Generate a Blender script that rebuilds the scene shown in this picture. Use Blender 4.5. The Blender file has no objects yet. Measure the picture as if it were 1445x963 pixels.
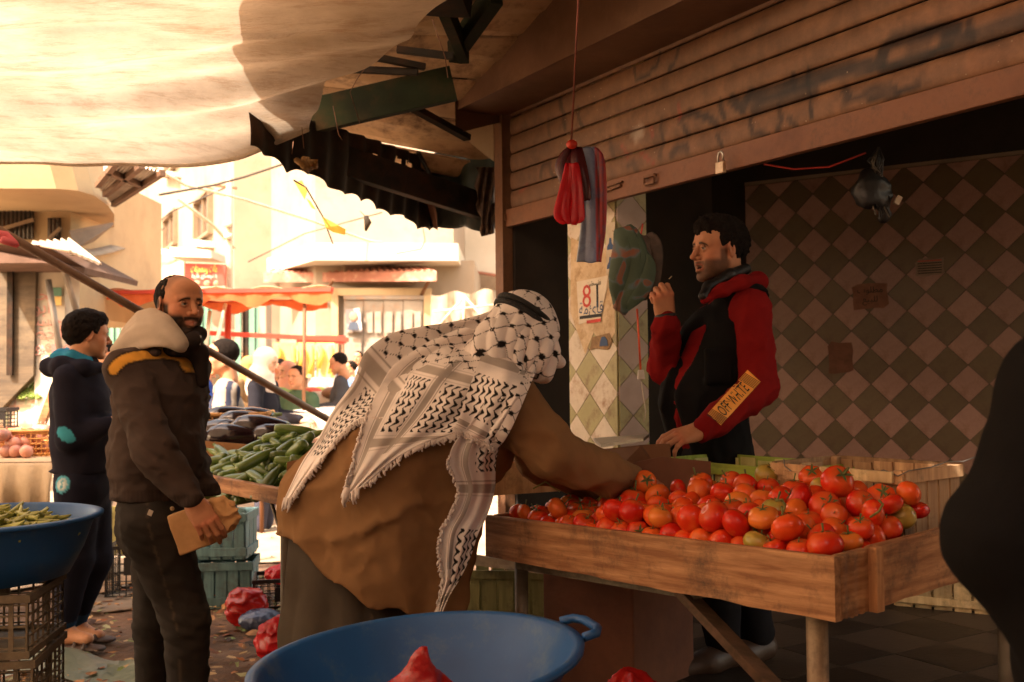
import bpy, bmesh, math, random
import numpy as np
from mathutils import Vector, Matrix, Quaternion
random.seed(7); RNG = np.random.default_rng(11)
SC = bpy.context.scene
COL = SC.collection
R = math.radians
# ------------------------------------------------------------------ camera, world, sun, exposure
F = 1405.0; CX, CY = 722.5, 481.5
PITCH = math.atan(51.0 / F); ROLL = R(0.57); CAMZ = 1.4
def camera():
    cd = bpy.data.cameras.new('camera'); cam = bpy.data.objects.new('camera', cd); COL.objects.link(cam)
    cd.sensor_width = 36; cd.lens = F / 1445 * 36; cd.clip_start = 0.05; cd.clip_end = 900
    cd.dof.use_dof = True; cd.dof.focus_distance = 3.25; cd.dof.aperture_fstop = 4.0
    fwd = Vector((0, math.cos(PITCH), math.sin(PITCH))); right = Vector((1, 0, 0)); up = right.cross(fwd)
    r2 = right * math.cos(ROLL) - up * math.sin(ROLL); u2 = right * math.sin(ROLL) + up * math.cos(ROLL)
    m = Matrix((r2, u2, -fwd)).transposed().to_4x4(); m.translation = Vector((0, 0, CAMZ))
    cam.matrix_world = m; SC.camera = cam
    return r2, u2, fwd
CR, CU, CF = camera()
SC.view_settings.view_transform = 'Standard'; SC.view_settings.look = 'None'; SC.view_settings.gamma = 1.0
SC.view_settings.exposure = 3.0
SUN_EL, SUN_AZ = R(50), R(-140)      # azimuth measured from +Y towards +X: the sun stands behind and left of the camera
def world():
    w = bpy.data.worlds.new('World'); SC.world = w; w.use_nodes = True
    nt = w.node_tree; nt.nodes.clear()
    o = nt.nodes.new('ShaderNodeOutputWorld'); b = nt.nodes.new('ShaderNodeBackground'); s = nt.nodes.new('ShaderNodeTexSky')
    s.sky_type = 'NISHITA'; s.sun_disc = False; s.sun_elevation = SUN_EL; s.sun_rotation = SUN_AZ; s.dust_density = 4.0; s.ozone_density = 0.3; s.air_density = 1.4
    mx = nt.nodes.new('ShaderNodeMix'); mx.data_type = 'RGBA'; mx.blend_type = 'MULTIPLY'; mx.inputs[0].default_value = 1.0
    mx.inputs[7].default_value = (1.0, 0.72, 0.50, 1)           # warm dusty air
    nt.links.new(s.outputs[0], mx.inputs[6]); nt.links.new(mx.outputs[2], b.inputs[0]); b.inputs[1].default_value = 0.15
    nt.links.new(b.outputs[0], o.inputs[0])
world()
def sun():
    l = bpy.data.lights.new('sun', 'SUN'); l.energy = 2.05; l.angle = R(0.53); l.color = (1.0, 0.90, 0.77)
    o = bpy.data.objects.new('sun', l); COL.objects.link(o)
    d = Vector((math.sin(SUN_AZ) * math.cos(SUN_EL), math.cos(SUN_AZ) * math.cos(SUN_EL), math.sin(SUN_EL)))
    o.rotation_euler = d.to_track_quat('Z', 'Y').to_euler()
sun()
SC.cycles.use_denoising = True; SC.cycles.max_bounces = 8; SC.cycles.diffuse_bounces = 5; SC.cycles.transparent_max_bounces = 8
SC.cycles.sample_clamp_indirect = 6.0; SC.cycles.caustics_reflective = False; SC.cycles.caustics_refractive = False
# ------------------------------------------------------------------ measuring helpers (turn a photograph position plus a real distance into a place)
def W(px, py, Y):
    d = CF + CR * ((px - CX) / F) - CU * ((py - CY) / F)
    return Vector((0, 0, CAMZ)) + d * (Y / d.y)
def WZ(px, py, z):
    d = CF + CR * ((px - CX) / F) - CU * ((py - CY) / F)
    return Vector((0, 0, CAMZ)) + d * ((z - CAMZ) / d.z)
# ------------------------------------------------------------------ object helpers
def tag(o, label=None, cat=None, group=None, kind=None):
    if label: o['label'] = label
    if cat: o['category'] = cat
    if group: o['group'] = group
    if kind: o['kind'] = kind
    return o
def link(o, parent=None):
    COL.objects.link(o)
    if parent is not None: o.parent = parent
    return o
def empty(name, loc=(0, 0, 0), rz=0, label=None, cat=None, group=None, kind=None, parent=None):
    o = bpy.data.objects.new(name, None); o.empty_display_size = 0.05
    o.location = loc; o.rotation_euler = (0, 0, rz); link(o, parent)
    return tag(o, label, cat, group, kind)
def mesh(name, verts, faces, mat=None, parent=None, smooth=False, uvs=None, cols=None):
    me = bpy.data.meshes.new(name)
    if isinstance(verts, np.ndarray): verts = verts.tolist()
    if isinstance(faces, np.ndarray): faces = faces.tolist()
    me.from_pydata(verts, [], faces)
    if uvs is not None:
        uvl = me.uv_layers.new(name='UVMap'); idx = np.empty(len(me.loops), int); me.loops.foreach_get('vertex_index', idx)
        uvl.data.foreach_set('uv', np.asarray(uvs, float)[idx].ravel())
    if cols is not None:
        a = me.color_attributes.new('Col', 'FLOAT_COLOR', 'POINT')
        c = np.ones((len(me.vertices), 4), np.float32); c[:, :3] = np.asarray(cols)[:, :3]; a.data.foreach_set('color', c.ravel())
    if smooth: me.polygons.foreach_set('use_smooth', [True] * len(me.polygons))
    if mat: me.materials.append(mat)
    me.update()
    o = bpy.data.objects.new(name, me)
    link(o, parent)
    if parent is not None: o.matrix_parent_inverse = Matrix.Identity(4)
    return o
class MB:
    """collects simple shapes into one mesh"""
    def __init__(s): s.v = []; s.f = []; s.sm = []
    def add(s, v, f, smooth=False):
        n = len(s.v); s.v += [tuple(x) for x in v]; s.f += [tuple(i + n for i in q) for q in f]; s.sm += [smooth] * len(f); return s
    def box(s, c, d, rz=0, rot=None, taper=1.0):
        c = Vector(c); m = rot.to_3x3() if rot is not None else Matrix.Rotation(rz, 3, 'Z')
        v = []
        for z in (-1, 1):
            t = taper if z > 0 else 1
            for x, y in ((-1, -1), (1, -1), (1, 1), (-1, 1)): v.append(c + m @ Vector((x * d[0] / 2 * t, y * d[1] / 2 * t, z * d[2] / 2)))
        return s.add(v, [(0, 3, 2, 1), (4, 5, 6, 7), (0, 1, 5, 4), (1, 2, 6, 5), (2, 3, 7, 6), (3, 0, 4, 7)])
    def bar(s, a, b, w, h=None, up=(0, 0, 1), ext=0.0):
        """rectangular bar from a to b, width w (sideways) and height h (along up)"""
        a = Vector(a); b = Vector(b); h = h or w; t = (b - a); L = t.length; t.normalize(); up = Vector(up)
        if abs(t.dot(up)) > 0.98: up = Vector((0, 1, 0))
        x = t.cross(up).normalized(); y = x.cross(t)
        m = Matrix((x, t, y)).transposed()
        return s.box((a + b) / 2, (w, L + 2 * ext, h), rot=m)
    def tube(s, pts, r, n=8, cap=True, rb=None):
        pts = [Vector(p) for p in pts]; k = len(pts); rs = r if isinstance(r, (list, tuple)) else [r] * k
        v = []; up = None
        for i, p in enumerate(pts):
            t = (pts[min(i + 1, k - 1)] - pts[max(i - 1, 0)]).normalized()
            if up is None: up = Vector((0, 0, 1)) if abs(t.z) < 0.9 else Vector((1, 0, 0))
            x = t.cross(up).normalized(); y = x.cross(t).normalized(); up = y
            for j in range(n):
                a = 2 * math.pi * j / n; v.append(p + (x * math.cos(a) + y * math.sin(a)) * rs[i])
        f = [(i * n + j, i * n + (j + 1) % n, (i + 1) * n + (j + 1) % n, (i + 1) * n + j) for i in range(k - 1) for j in range(n)]
        if cap: f += [tuple(range(n - 1, -1, -1)), tuple((k - 1) * n + j for j in range(n))]
        return s.add(v, f, True)
    def lathe(s, prof, c=(0, 0, 0), n=32, rot=None, closed=False):
        c = Vector(c); m = rot.to_3x3() if rot is not None else Matrix.Identity(3); v = []
        for r, z in prof:
            for j in range(n):
                a = 2 * math.pi * j / n; v.append(c + m @ Vector((r * math.cos(a), r * math.sin(a), z)))
        f = [(i * n + j, i * n + (j + 1) % n, (i + 1) * n + (j + 1) % n, (i + 1) * n + j) for i in range(len(prof) - 1) for j in range(n)]
        return s.add(v, f, True)
    def sphere(s, c, r, n=10, m=7, scale=(1, 1, 1)):
        v = []; c = Vector(c)
        for i in range(m + 1):
            t = math.pi * i / m
            for j in range(n):
                a = 2 * math.pi * j / n
                v.append(c + Vector((r * scale[0] * math.sin(t) * math.cos(a), r * scale[1] * math.sin(t) * math.sin(a), r * scale[2] * math.cos(t))))
        f = [(i * n + j, (i + 1) * n + j, (i + 1) * n + (j + 1) % n, i * n + (j + 1) % n) for i in range(m) for j in range(n)]
        return s.add(v, f, True)
    def slab(s, poly, nrm, th):
        """polygon (list of points) extruded by th along nrm"""
        n = len(poly); nv = Vector(nrm).normalized() * th; a = [Vector(p) for p in poly]; b = [p + nv for p in a]
        return s.add(a + b, [tuple(range(n - 1, -1, -1)), tuple(range(n, 2 * n))] + [(i, (i + 1) % n, n + (i + 1) % n, n + i) for i in range(n)])
    def grid(s, P, th=0.0, nrm=None):
        """P[i][j] points -> sheet"""
        ni, nj = len(P), len(P[0]); v = [p for row in P for p in row]
        f = [(i * nj + j, i * nj + j + 1, (i + 1) * nj + j + 1, (i + 1) * nj + j) for i in range(ni - 1) for j in range(nj - 1)]
        return s.add(v, f, True)
    def build(s, name, mat=None, parent=None, bevel=0.0, smooth=None):
        o = mesh(name, s.v, s.f, mat, parent)
        o.data.polygons.foreach_set('use_smooth', s.sm if smooth is None else [smooth] * len(s.f))
        if bevel: 
            b = o.modifiers.new('bevel', 'BEVEL'); b.width = bevel; b.segments = 2; b.limit_method = 'ANGLE'; b.angle_limit = R(50)
        return o
def align(o, d):
    """turn the object's own axes so that local x runs along d (grain follows the piece); the shape stays where it is"""
    x = Vector(d).normalized(); z = Vector((0, 0, 1)) if abs(x.z) < .9 else Vector((0, 1, 0)); y = z.cross(x).normalized(); z = x.cross(y); m = Matrix((x, y, z)).transposed().to_4x4()
    o.data.transform(m.inverted()); o.matrix_basis = o.matrix_basis @ m; return o
def solidify(o, th, off=-1):
    m = o.modifiers.new('solid', 'SOLIDIFY'); m.thickness = th; m.offset = off; return o
def subsurf(o, n=1):
    m = o.modifiers.new('sub', 'SUBSURF'); m.levels = n; m.render_levels = n; return o
def copy_tree(o, parent=None):
    c = o.copy(); COL.objects.link(c)
    if parent is not None: c.parent = parent
    for ch in KIDS.get(o.name, ()): copy_tree(ch, c)
    return c
KIDS = {}
def remember(o, *kids): KIDS[o.name] = list(kids); return o
def N3(p, seed=0, f=1.0):
    """cheap smooth noise, p (...,3) -> about -1..1"""
    r = np.random.default_rng(seed); p = np.asarray(p) * f; o = 0
    for i in range(7):
        d = r.normal(size=3); d /= np.linalg.norm(d); k = r.uniform(0.6, 1.9); ph = r.uniform(0, 6.28)
        q = p @ d * k + ph
        d2 = r.normal(size=3); d2 /= np.linalg.norm(d2)
        o = o + np.sin(q + 0.9 * np.sin(p @ d2 * k * 1.3 + ph * 2))
    return o / 4.0
# ------------------------------------------------------------------ materials
MATS = {}
def nmat(name, two_sided=False):
    m = bpy.data.materials.new(name); m.use_nodes = True; nt = m.node_tree; b = nt.nodes['Principled BSDF']; return m, nt, b
def ramp(nt, fac, stops):
    r = nt.nodes.new('ShaderNodeValToRGB'); nt.links.new(fac, r.inputs[0]); e = r.color_ramp.elements
    while len(e) > 1: e.remove(e[-1])
    e[0].position = stops[0][0]; e[0].color = (*stops[0][1], 1)
    for p, c in stops[1:]: x = e.new(p); x.color = (*c, 1)
    return r.outputs[0]
def noise(nt, scale, detail=4, coord='Object', stretch=None, rough=0.6, dist=0.0):
    tc = nt.nodes.new('ShaderNodeTexCoord'); out = tc.outputs[coord]
    if stretch:
        mp = nt.nodes.new('ShaderNodeMapping'); mp.inputs['Scale'].default_value = stretch; nt.links.new(out, mp.inputs[0]); out = mp.outputs[0]
    n = nt.nodes.new('ShaderNodeTexNoise'); n.inputs['Scale'].default_value = scale; n.inputs['Detail'].default_value = detail
    n.inputs['Roughness'].default_value = rough; n.inputs['Distortion'].default_value = dist; nt.links.new(out, n.inputs['Vector']); return n.outputs['Fac']
def mixc(nt, fac, a, b, mode='MIX'):
    m = nt.nodes.new('ShaderNodeMix'); m.data_type = 'RGBA'; m.blend_type = mode
    for s, x in ((0, fac), (6, a), (7, b)):
        if hasattr(x, 'is_output') or hasattr(x, 'links'): nt.links.new(x, m.inputs[s])
        else: m.inputs[s].default_value = x if s == 0 else (*x[:3], 1)
    return m.outputs[2]
def bumpn(nt, b, h, strength=0.3, dist=0.01):
    n = nt.nodes.new('ShaderNodeBump'); n.inputs['Strength'].default_value = strength; n.inputs['Distance'].default_value = dist
    nt.links.new(h, n.inputs['Height']); nt.links.new(n.outputs[0], b.inputs['Normal'])
def surf(name, c1, c2=None, rough=0.8, scale=6, detail=5, stretch=None, bump=0.2, bscale=None, bdist=0.01, dirt=None, dirt_amt=0.5, dscale=3,
         metallic=0, spec=0.4, coat=0, sub=0, trans=0, lo=0.35, hi=0.65, sheen=0, rvar=0, alpha=None):
    """general worn surface: two tones mixed by noise, optional dirt tone, fine relief"""
    if name in MATS: return MATS[name]
    m, nt, b = nmat(name); c2 = c2 or tuple(x * 0.75 for x in c1)
    n = noise(nt, scale, detail, stretch=stretch)
    col = ramp(nt, n, [(lo, c2), (hi, c1)])
    if dirt:
        d = noise(nt, dscale, 8, rough=0.75); df = ramp(nt, d, [(0.5, (0, 0, 0)), (0.68, (dirt_amt,) * 3)]); col = mixc(nt, df, col, dirt)
    oi = nt.nodes.new('ShaderNodeObjectInfo'); 
    if rvar:
        mr = nt.nodes.new('ShaderNodeMapRange'); nt.links.new(oi.outputs['Random'], mr.inputs[0]); mr.inputs[3].default_value = 1 - rvar; mr.inputs[4].default_value = 1 + rvar
        v = nt.nodes.new('ShaderNodeHueSaturation'); nt.links.new(mr.outputs[0], v.inputs['Value']); nt.links.new(col, v.inputs['Color']); col = v.outputs[0]
    nt.links.new(col, b.inputs['Base Color'])
    b.inputs['Roughness'].default_value = rough; b.inputs['Metallic'].default_value = metallic; b.inputs['Specular IOR Level'].default_value = spec
    b.inputs['Coat Weight'].default_value = coat
    if sub: b.inputs['Subsurface Weight'].default_value = sub; b.inputs['Subsurface Radius'].default_value = (0.01, 0.004, 0.002); b.inputs['Subsurface Scale'].default_value = 1
    if sheen: b.inputs['Sheen Weight'].default_value = sheen
    if bump: bumpn(nt, b, noise(nt, bscale or scale * 6, 6, stretch=stretch), bump, bdist)
    if trans:
        tr = nt.nodes.new('ShaderNodeBsdfTranslucent'); nt.links.new(col, tr.inputs[0]); mx = nt.nodes.new('ShaderNodeMixShader'); mx.inputs[0].default_value = trans
        out = nt.nodes['Material Output']; nt.links.new(b.outputs[0], mx.inputs[1]); nt.links.new(tr.outputs[0], mx.inputs[2]); nt.links.new(mx.outputs[0], out.inputs[0])
    MATS[name] = m; return m
def vcol(name, rough=0.6, bump=0.1, bscale=120, spec=0.4, sub=0.0, var=0.15, vscale=20, bdist=0.003, sheen=0):
    """surface whose own colours are carried per vertex"""
    if name in MATS: return MATS[name]
    m, nt, b = nmat(name); a = nt.nodes.new('ShaderNodeVertexColor'); a.layer_name = 'Col'
    n = noise(nt, vscale, 5); g = ramp(nt, n, [(0.3, (1 - var,) * 3), (0.7, (1 + var * .3,) * 3)])
    nt.links.new(mixc(nt, 1.0, a.outputs[0], g, 'MULTIPLY'), b.inputs['Base Color'])
    b.inputs['Roughness'].default_value = rough; b.inputs['Specular IOR Level'].default_value = spec
    if sub: b.inputs['Subsurface Weight'].default_value = sub; b.inputs['Subsurface Radius'].default_value = (0.012, 0.005, 0.003); b.inputs['Subsurface Scale'].default_value = 1
    if sheen: b.inputs['Sheen Weight'].default_value = sheen
    if bump: bumpn(nt, b, noise(nt, bscale, 4), bump, bdist)
    MATS[name] = m; return m
def wood(name, c1, c2, axis=0, dirt=(0.05, 0.03, 0.02), rough=0.75, rvar=0.15, dirt_amt=0.6, bump=0.35, scale=10):
    st = [14, 14, 14]; st[axis] = 1.2
    return surf(name, c1, c2, rough=rough, scale=scale / 4, detail=8, stretch=tuple(st), bump=bump, bscale=scale / 1.5, bdist=0.004, dirt=dirt, dirt_amt=dirt_amt, dscale=7, rvar=rvar, lo=0.38, hi=0.62)
# ------------------------------------------------------------------ sculpting: a distance field on a grid, turned into a mesh (bodies, clothes, faces, hands)
class SDF:
    def __init__(s, lo, hi, h):
        s.lo = np.array(lo, float); s.h = h; s.n = np.ceil((np.array(hi) - s.lo) / h).astype(int) + 1
        s.d = np.full(s.n, 9.0, np.float32); s.ax = [(s.lo[i] + np.arange(s.n[i]) * h).astype(np.float32) for i in range(3)]
    def sub(s, lo, hi):
        a = np.clip(np.floor((np.array(lo) - s.lo) / s.h).astype(int), 0, s.n); b = np.clip(np.ceil((np.array(hi) - s.lo) / s.h).astype(int) + 1, 0, s.n)
        sl = tuple(slice(a[i], b[i]) for i in range(3))
        g = [s.ax[0][sl[0]][:, None, None], s.ax[1][sl[1]][None, :, None], s.ax[2][sl[2]][None, None, :]]
        return sl, g
    def comb(s, sl, d, k, op):
        a = s.d[sl]
        if op == 'add':
            if k <= 0: s.d[sl] = np.minimum(a, d)
            else:
                h = np.clip(0.5 + 0.5 * (a - d) / k, 0, 1); s.d[sl] = a + (d - a) * h - k * h * (1 - h)
        else:
            d = -d
            if k <= 0: s.d[sl] = np.maximum(a, d)
            else:
                h = np.clip(0.5 - 0.5 * (a - d) / k, 0, 1); s.d[sl] = a + (d - a) * h + k * h * (1 - h)
    def cap(s, a, b, ra, rb=None, k=0.02, op='add', flat=None):
        """tapered capsule; flat=(direction, factor) squashes its section along that direction"""
        rb = ra if rb is None else rb; a = np.array(a, float); b = np.array(b, float); m = max(ra, rb) * (max(1, flat[1]) if flat else 1) + k + 2 * s.h
        sl, g = s.sub(np.minimum(a, b) - m, np.maximum(a, b) + m); ab = b - a; L2 = max(ab @ ab, 1e-9)
        p = [g[i] - a[i] for i in range(3)]; t = np.clip((p[0] * ab[0] + p[1] * ab[1] + p[2] * ab[2]) / L2, 0, 1)
        w = [p[i] - t * ab[i] for i in range(3)]; q = 1
        if flat:
            n = np.array(flat[0], float); n /= np.linalg.norm(n); q = flat[1]; wn = w[0] * n[0] + w[1] * n[1] + w[2] * n[2]
            w = [w[i] + n[i] * wn * (1 / q - 1) for i in range(3)]
        d = (np.sqrt(w[0] ** 2 + w[1] ** 2 + w[2] ** 2) - (ra + (rb - ra) * t)) * min(1, q)
        s.comb(sl, d.astype(np.float32), k, op); return s
    def chain(s, pts, rs, k=0.02, op='add', flat=None):
        for i in range(len(pts) - 1): s.cap(pts[i], pts[i + 1], rs[i], rs[i + 1], k, op, flat)
        return s
    def ell(s, c, r, k=0.02, op='add', rot=None):
        c = np.array(c, float); r = np.array(r, float) * np.ones(3); m = r.max() + k + 2 * s.h
        sl, g = s.sub(c - m, c + m); p = [g[i] - c[i] for i in range(3)]
        if rot is not None:
            M = np.array(rot.to_3x3() if hasattr(rot, 'to_3x3') else rot).T; p = [M[i, 0] * p[0] + M[i, 1] * p[1] + M[i, 2] * p[2] for i in range(3)]
        k0 = np.sqrt((p[0] / r[0]) ** 2 + (p[1] / r[1]) ** 2 + (p[2] / r[2]) ** 2); k1 = np.sqrt((p[0] / r[0] ** 2) ** 2 + (p[1] / r[1] ** 2) ** 2 + (p[2] / r[2] ** 2) ** 2) + 1e-6
        s.comb(sl, (k0 * (k0 - 1) / k1).astype(np.float32), k, op); return s
    def box(s, c, half, r=0.01, k=0.01, op='add', rot=None):
        c = np.array(c, float); half = np.array(half, float); m = np.linalg.norm(half) + k + r + 2 * s.h
        sl, g = s.sub(c - m, c + m); p = [g[i] - c[i] for i in range(3)]
        if rot is not None:
            M = np.array(rot.to_3x3() if hasattr(rot, 'to_3x3') else rot).T; p = [M[i, 0] * p[0] + M[i, 1] * p[1] + M[i, 2] * p[2] for i in range(3)]
        q = [np.abs(p[i]) - half[i] + r for i in range(3)]
        d = np.sqrt(sum(np.maximum(x, 0) ** 2 for x in q)) + np.minimum(np.maximum(np.maximum(q[0], q[1]), q[2]), 0) - r
        s.comb(sl, d.astype(np.float32), k, op); return s
    def cut(s, p0, n, k=0.004, lo=None, hi=None):
        """remove everything on the +n side of a plane (only inside lo..hi when given)"""
        n = np.array(n, float); n /= np.linalg.norm(n); p0 = np.array(p0, float)
        sl, g = s.sub(s.lo if lo is None else lo, s.ax and [a[-1] for a in s.ax] if hi is None else hi)
        d = sum((g[i] - p0[i]) * n[i] for i in range(3)); a = s.d[sl]
        s.d[sl] = np.maximum(a, d.astype(np.float32)); return s
    def disp(s, fn, band=0.06):
        """push the surface by fn(points) where the field is near it"""
        m = np.abs(s.d) < band; idx = np.argwhere(m); P = s.lo + idx * s.h; s.d[m] += fn(P).astype(np.float32); return s
    def val(s, P):
        q = (np.asarray(P) - s.lo) / s.h; i = np.clip(np.round(q).astype(int), 0, s.n - 1); return s.d[i[:, 0], i[:, 1], i[:, 2]]
    def mesh(s):
        d = s.d; n = s.n; ins = d < 0
        c = np.zeros(n - 1, np.int8)
        offs = [(i, j, k) for i in (0, 1) for j in (0, 1) for k in (0, 1)]
        for o in offs: c += ins[o[0]:n[0] - 1 + o[0], o[1]:n[1] - 1 + o[1], o[2]:n[2] - 1 + o[2]]
        act = np.argwhere((c > 0) & (c < 8)); id_ = np.full(n - 1, -1, np.int64); id_[act[:, 0], act[:, 1], act[:, 2]] = np.arange(len(act))
        cv = {o: d[act[:, 0] + o[0], act[:, 1] + o[1], act[:, 2] + o[2]] for o in offs}
        acc = np.zeros((len(act), 3)); cnt = np.zeros(len(act))
        for o in offs:
            for ax in range(3):
                if o[ax] == 0:
                    p = list(o); p[ax] = 1; a = cv[o]; b = cv[tuple(p)]; m = (a < 0) != (b < 0)
                    t = np.where(m, a / np.where(m, a - b, 1), 0); q = np.array(o, float) + np.zeros((len(act), 3)); q[:, ax] = t
                    acc[m] += q[m]; cnt[m] += 1
        V = s.lo + (act + acc / cnt[:, None]) * s.h; Fs = []
        for ax in range(3):
            u, v = [(1, 2), (2, 0), (0, 1)][ax]
            sa = [slice(0, None)] * 3; sb = [slice(0, None)] * 3; sa[ax] = slice(0, -1); sb[ax] = slice(1, None)
            A = ins[tuple(sa)]; B = ins[tuple(sb)]; e = np.argwhere(A != B); e = e[(e[:, u] > 0) & (e[:, v] > 0) & (e[:, u] < n[u] - 1) & (e[:, v] < n[v] - 1)]
            fl = A[e[:, 0], e[:, 1], e[:, 2]]
            q = []
            for du, dv in ((-1, -1), (0, -1), (0, 0), (-1, 0)):
                x = e.copy(); x[:, u] += du; x[:, v] += dv; q.append(id_[x[:, 0], x[:, 1], x[:, 2]])
            q = np.stack(q, 1); q[~fl] = q[~fl][:, ::-1]; Fs.append(q[(q >= 0).all(1)])
        return V, np.concatenate(Fs)
    def build(s, name, mat, parent=None, colf=None, M=None, cols=None):
        V, Fc = s.mesh()
        C = colf(V) if colf else None
        if M is not None: V = V @ np.array(M.to_3x3()).T + np.array(M.translation)
        return mesh(name, V, Fc, mat, parent, True, cols=C)
def joinVF(parts):
    V = []; Fc = []; C = []; n = 0
    for v, f, c in parts: V.append(v); Fc.append(np.asarray(f) + n); C.append(np.zeros((len(v), 3)) + c); n += len(v)
    return np.concatenate(V), np.concatenate(Fc), np.concatenate(C)
def xf(M, V): return V @ np.array(M.to_3x3()).T + np.array(M.translation)
def frame(o, x=None, y=None, z=None):
    """matrix from an origin and two of its axes (y kept exact, z made square to it)"""
    y = Vector(y).normalized(); z = Vector(z); z = (z - y * z.dot(y)).normalized(); x = y.cross(z)
    m = Matrix((x, y, z)).transposed().to_4x4(); m.translation = Vector(o); return m
# ---- heads.  Local space: x = the person's right, y = where the face points, z = up, origin between the ears.
SKIN = {'olive': (0.47, 0.215, 0.115), 'tan': (0.50, 0.25, 0.14), 'fair': (0.60, 0.36, 0.24)}
def head_sdf(h=0.003, open_mouth=False, detail=True, nose=1.0, fat=1.0, neck=((0, -0.035, -0.16), 0.058)):
    s = SDF((-0.12, -0.14, -0.235), (0.12, 0.16, 0.135), h)
    s.ell((0, -0.018, 0.030), (0.077, 0.099, 0.086), 0)
    s.ell((0, 0.028, -0.030), (0.066 * fat, 0.066, 0.080), 0.03)
    s.ell((0, 0.045, 0.045), (0.060, 0.045, 0.045), 0.03)
    for x in (-1, 1):
        s.cap((x * 0.054 * fat, -0.005, -0.055), (x * 0.020 * fat, 0.068, -0.103), 0.020, 0.016, 0.025)
        s.ell((x * 0.044 * fat, 0.060, -0.022), (0.020, 0.020, 0.016), 0.02)
        s.ell((x * 0.036, 0.060, -0.055), (0.022, 0.022, 0.03), 0.02)
    s.ell((0, 0.078, -0.104), (0.022, 0.016, 0.016), 0.022)
    s.cap((0, -0.025, -0.05), neck[0], neck[1], neck[1] * 1.05, 0.025)
    s.chain([(-0.046, 0.070, 0.020), (-0.026, 0.082, 0.024), (0.026, 0.082, 0.024), (0.046, 0.070, 0.020)], [0.010, 0.0125, 0.0125, 0.010], 0.012)
    for x in (-1, 1):
        s.ell((x * 0.031, 0.100, 0.003), (0.020, 0.016, 0.013), 0.014, 'sub')
    s.chain([(0, 0.088, 0.018), (0, 0.103, -0.008), (0, 0.113 + 0.004 * nose, -0.028)], [0.007, 0.0085, 0.0115], 0.010)
    for x in (-1, 1):
        s.ell((x * 0.013, 0.099, -0.033), (0.0085, 0.011, 0.0085), 0.006)
        s.ell((x * 0.0065, 0.107, -0.0425), (0.0038, 0.006, 0.004), 0.002, 'sub')
    if open_mouth:
        s.chain([(-0.020, 0.083, -0.060), (0, 0.099, -0.056), (0.020, 0.083, -0.060)], [0.005, 0.0075, 0.005], 0.006)
        s.chain([(-0.020, 0.080, -0.068), (0, 0.095, -0.082), (0.020, 0.080, -0.068)], [0.005, 0.0085, 0.005], 0.006)
        s.ell((0, 0.094, -0.068), (0.015, 0.020, 0.0075), 0.003, 'sub')
    else:
        s.chain([(-0.023, 0.082, -0.070), (0, 0.098, -0.062), (0.023, 0.082, -0.070)], [0.004, 0.0065, 0.004], 0.006)
        s.chain([(-0.020, 0.082, -0.074), (0, 0.096, -0.074), (0.020, 0.082, -0.074)], [0.004, 0.0075, 0.004], 0.006)
        s.chain([(-0.024, 0.089, -0.0735), (0, 0.105, -0.0675), (0.024, 0.089, -0.0735)], [0.002, 0.002, 0.002], 0.002, 'sub')
    if detail:
        for x in (-1, 1):
            s.ell((x * 0.031, 0.0785, 0.003), (0.0145, 0.0125, 0.0125), 0.001)
            s.chain([(x * 0.015, 0.086, 0.001), (x * 0.024, 0.0915, 0.0088), (x * 0.036, 0.0905, 0.0092), (x * 0.048, 0.079, 0.002)], [0.0018, 0.0024, 0.0026, 0.002], 0.005)
            s.chain([(x * 0.016, 0.085, 0.000), (x * 0.031, 0.0895, -0.0065), (x * 0.047, 0.078, 0.001)], [0.0016, 0.002, 0.0016], 0.006)
        for x in (-1, 1):
            rt = Matrix.Rotation(x * R(-18), 3, 'Z') @ Matrix.Rotation(R(-12), 3, 'X')
            s.ell((x * 0.078, -0.008, -0.004), (0.008, 0.019, 0.033), 0.006, 'add', rt)
            s.ell((x * 0.087, -0.004, 0.002), (0.007, 0.011, 0.021), 0.004, 'sub', rt)
            s.ell((x * 0.082, 0.006, -0.004), (0.004, 0.004, 0.007), 0.003, 'add', rt)
    return s
def smooth01(x, a, b): t = np.clip((x - a) / (b - a), 0, 1); return t * t * (3 - 2 * t)
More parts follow.
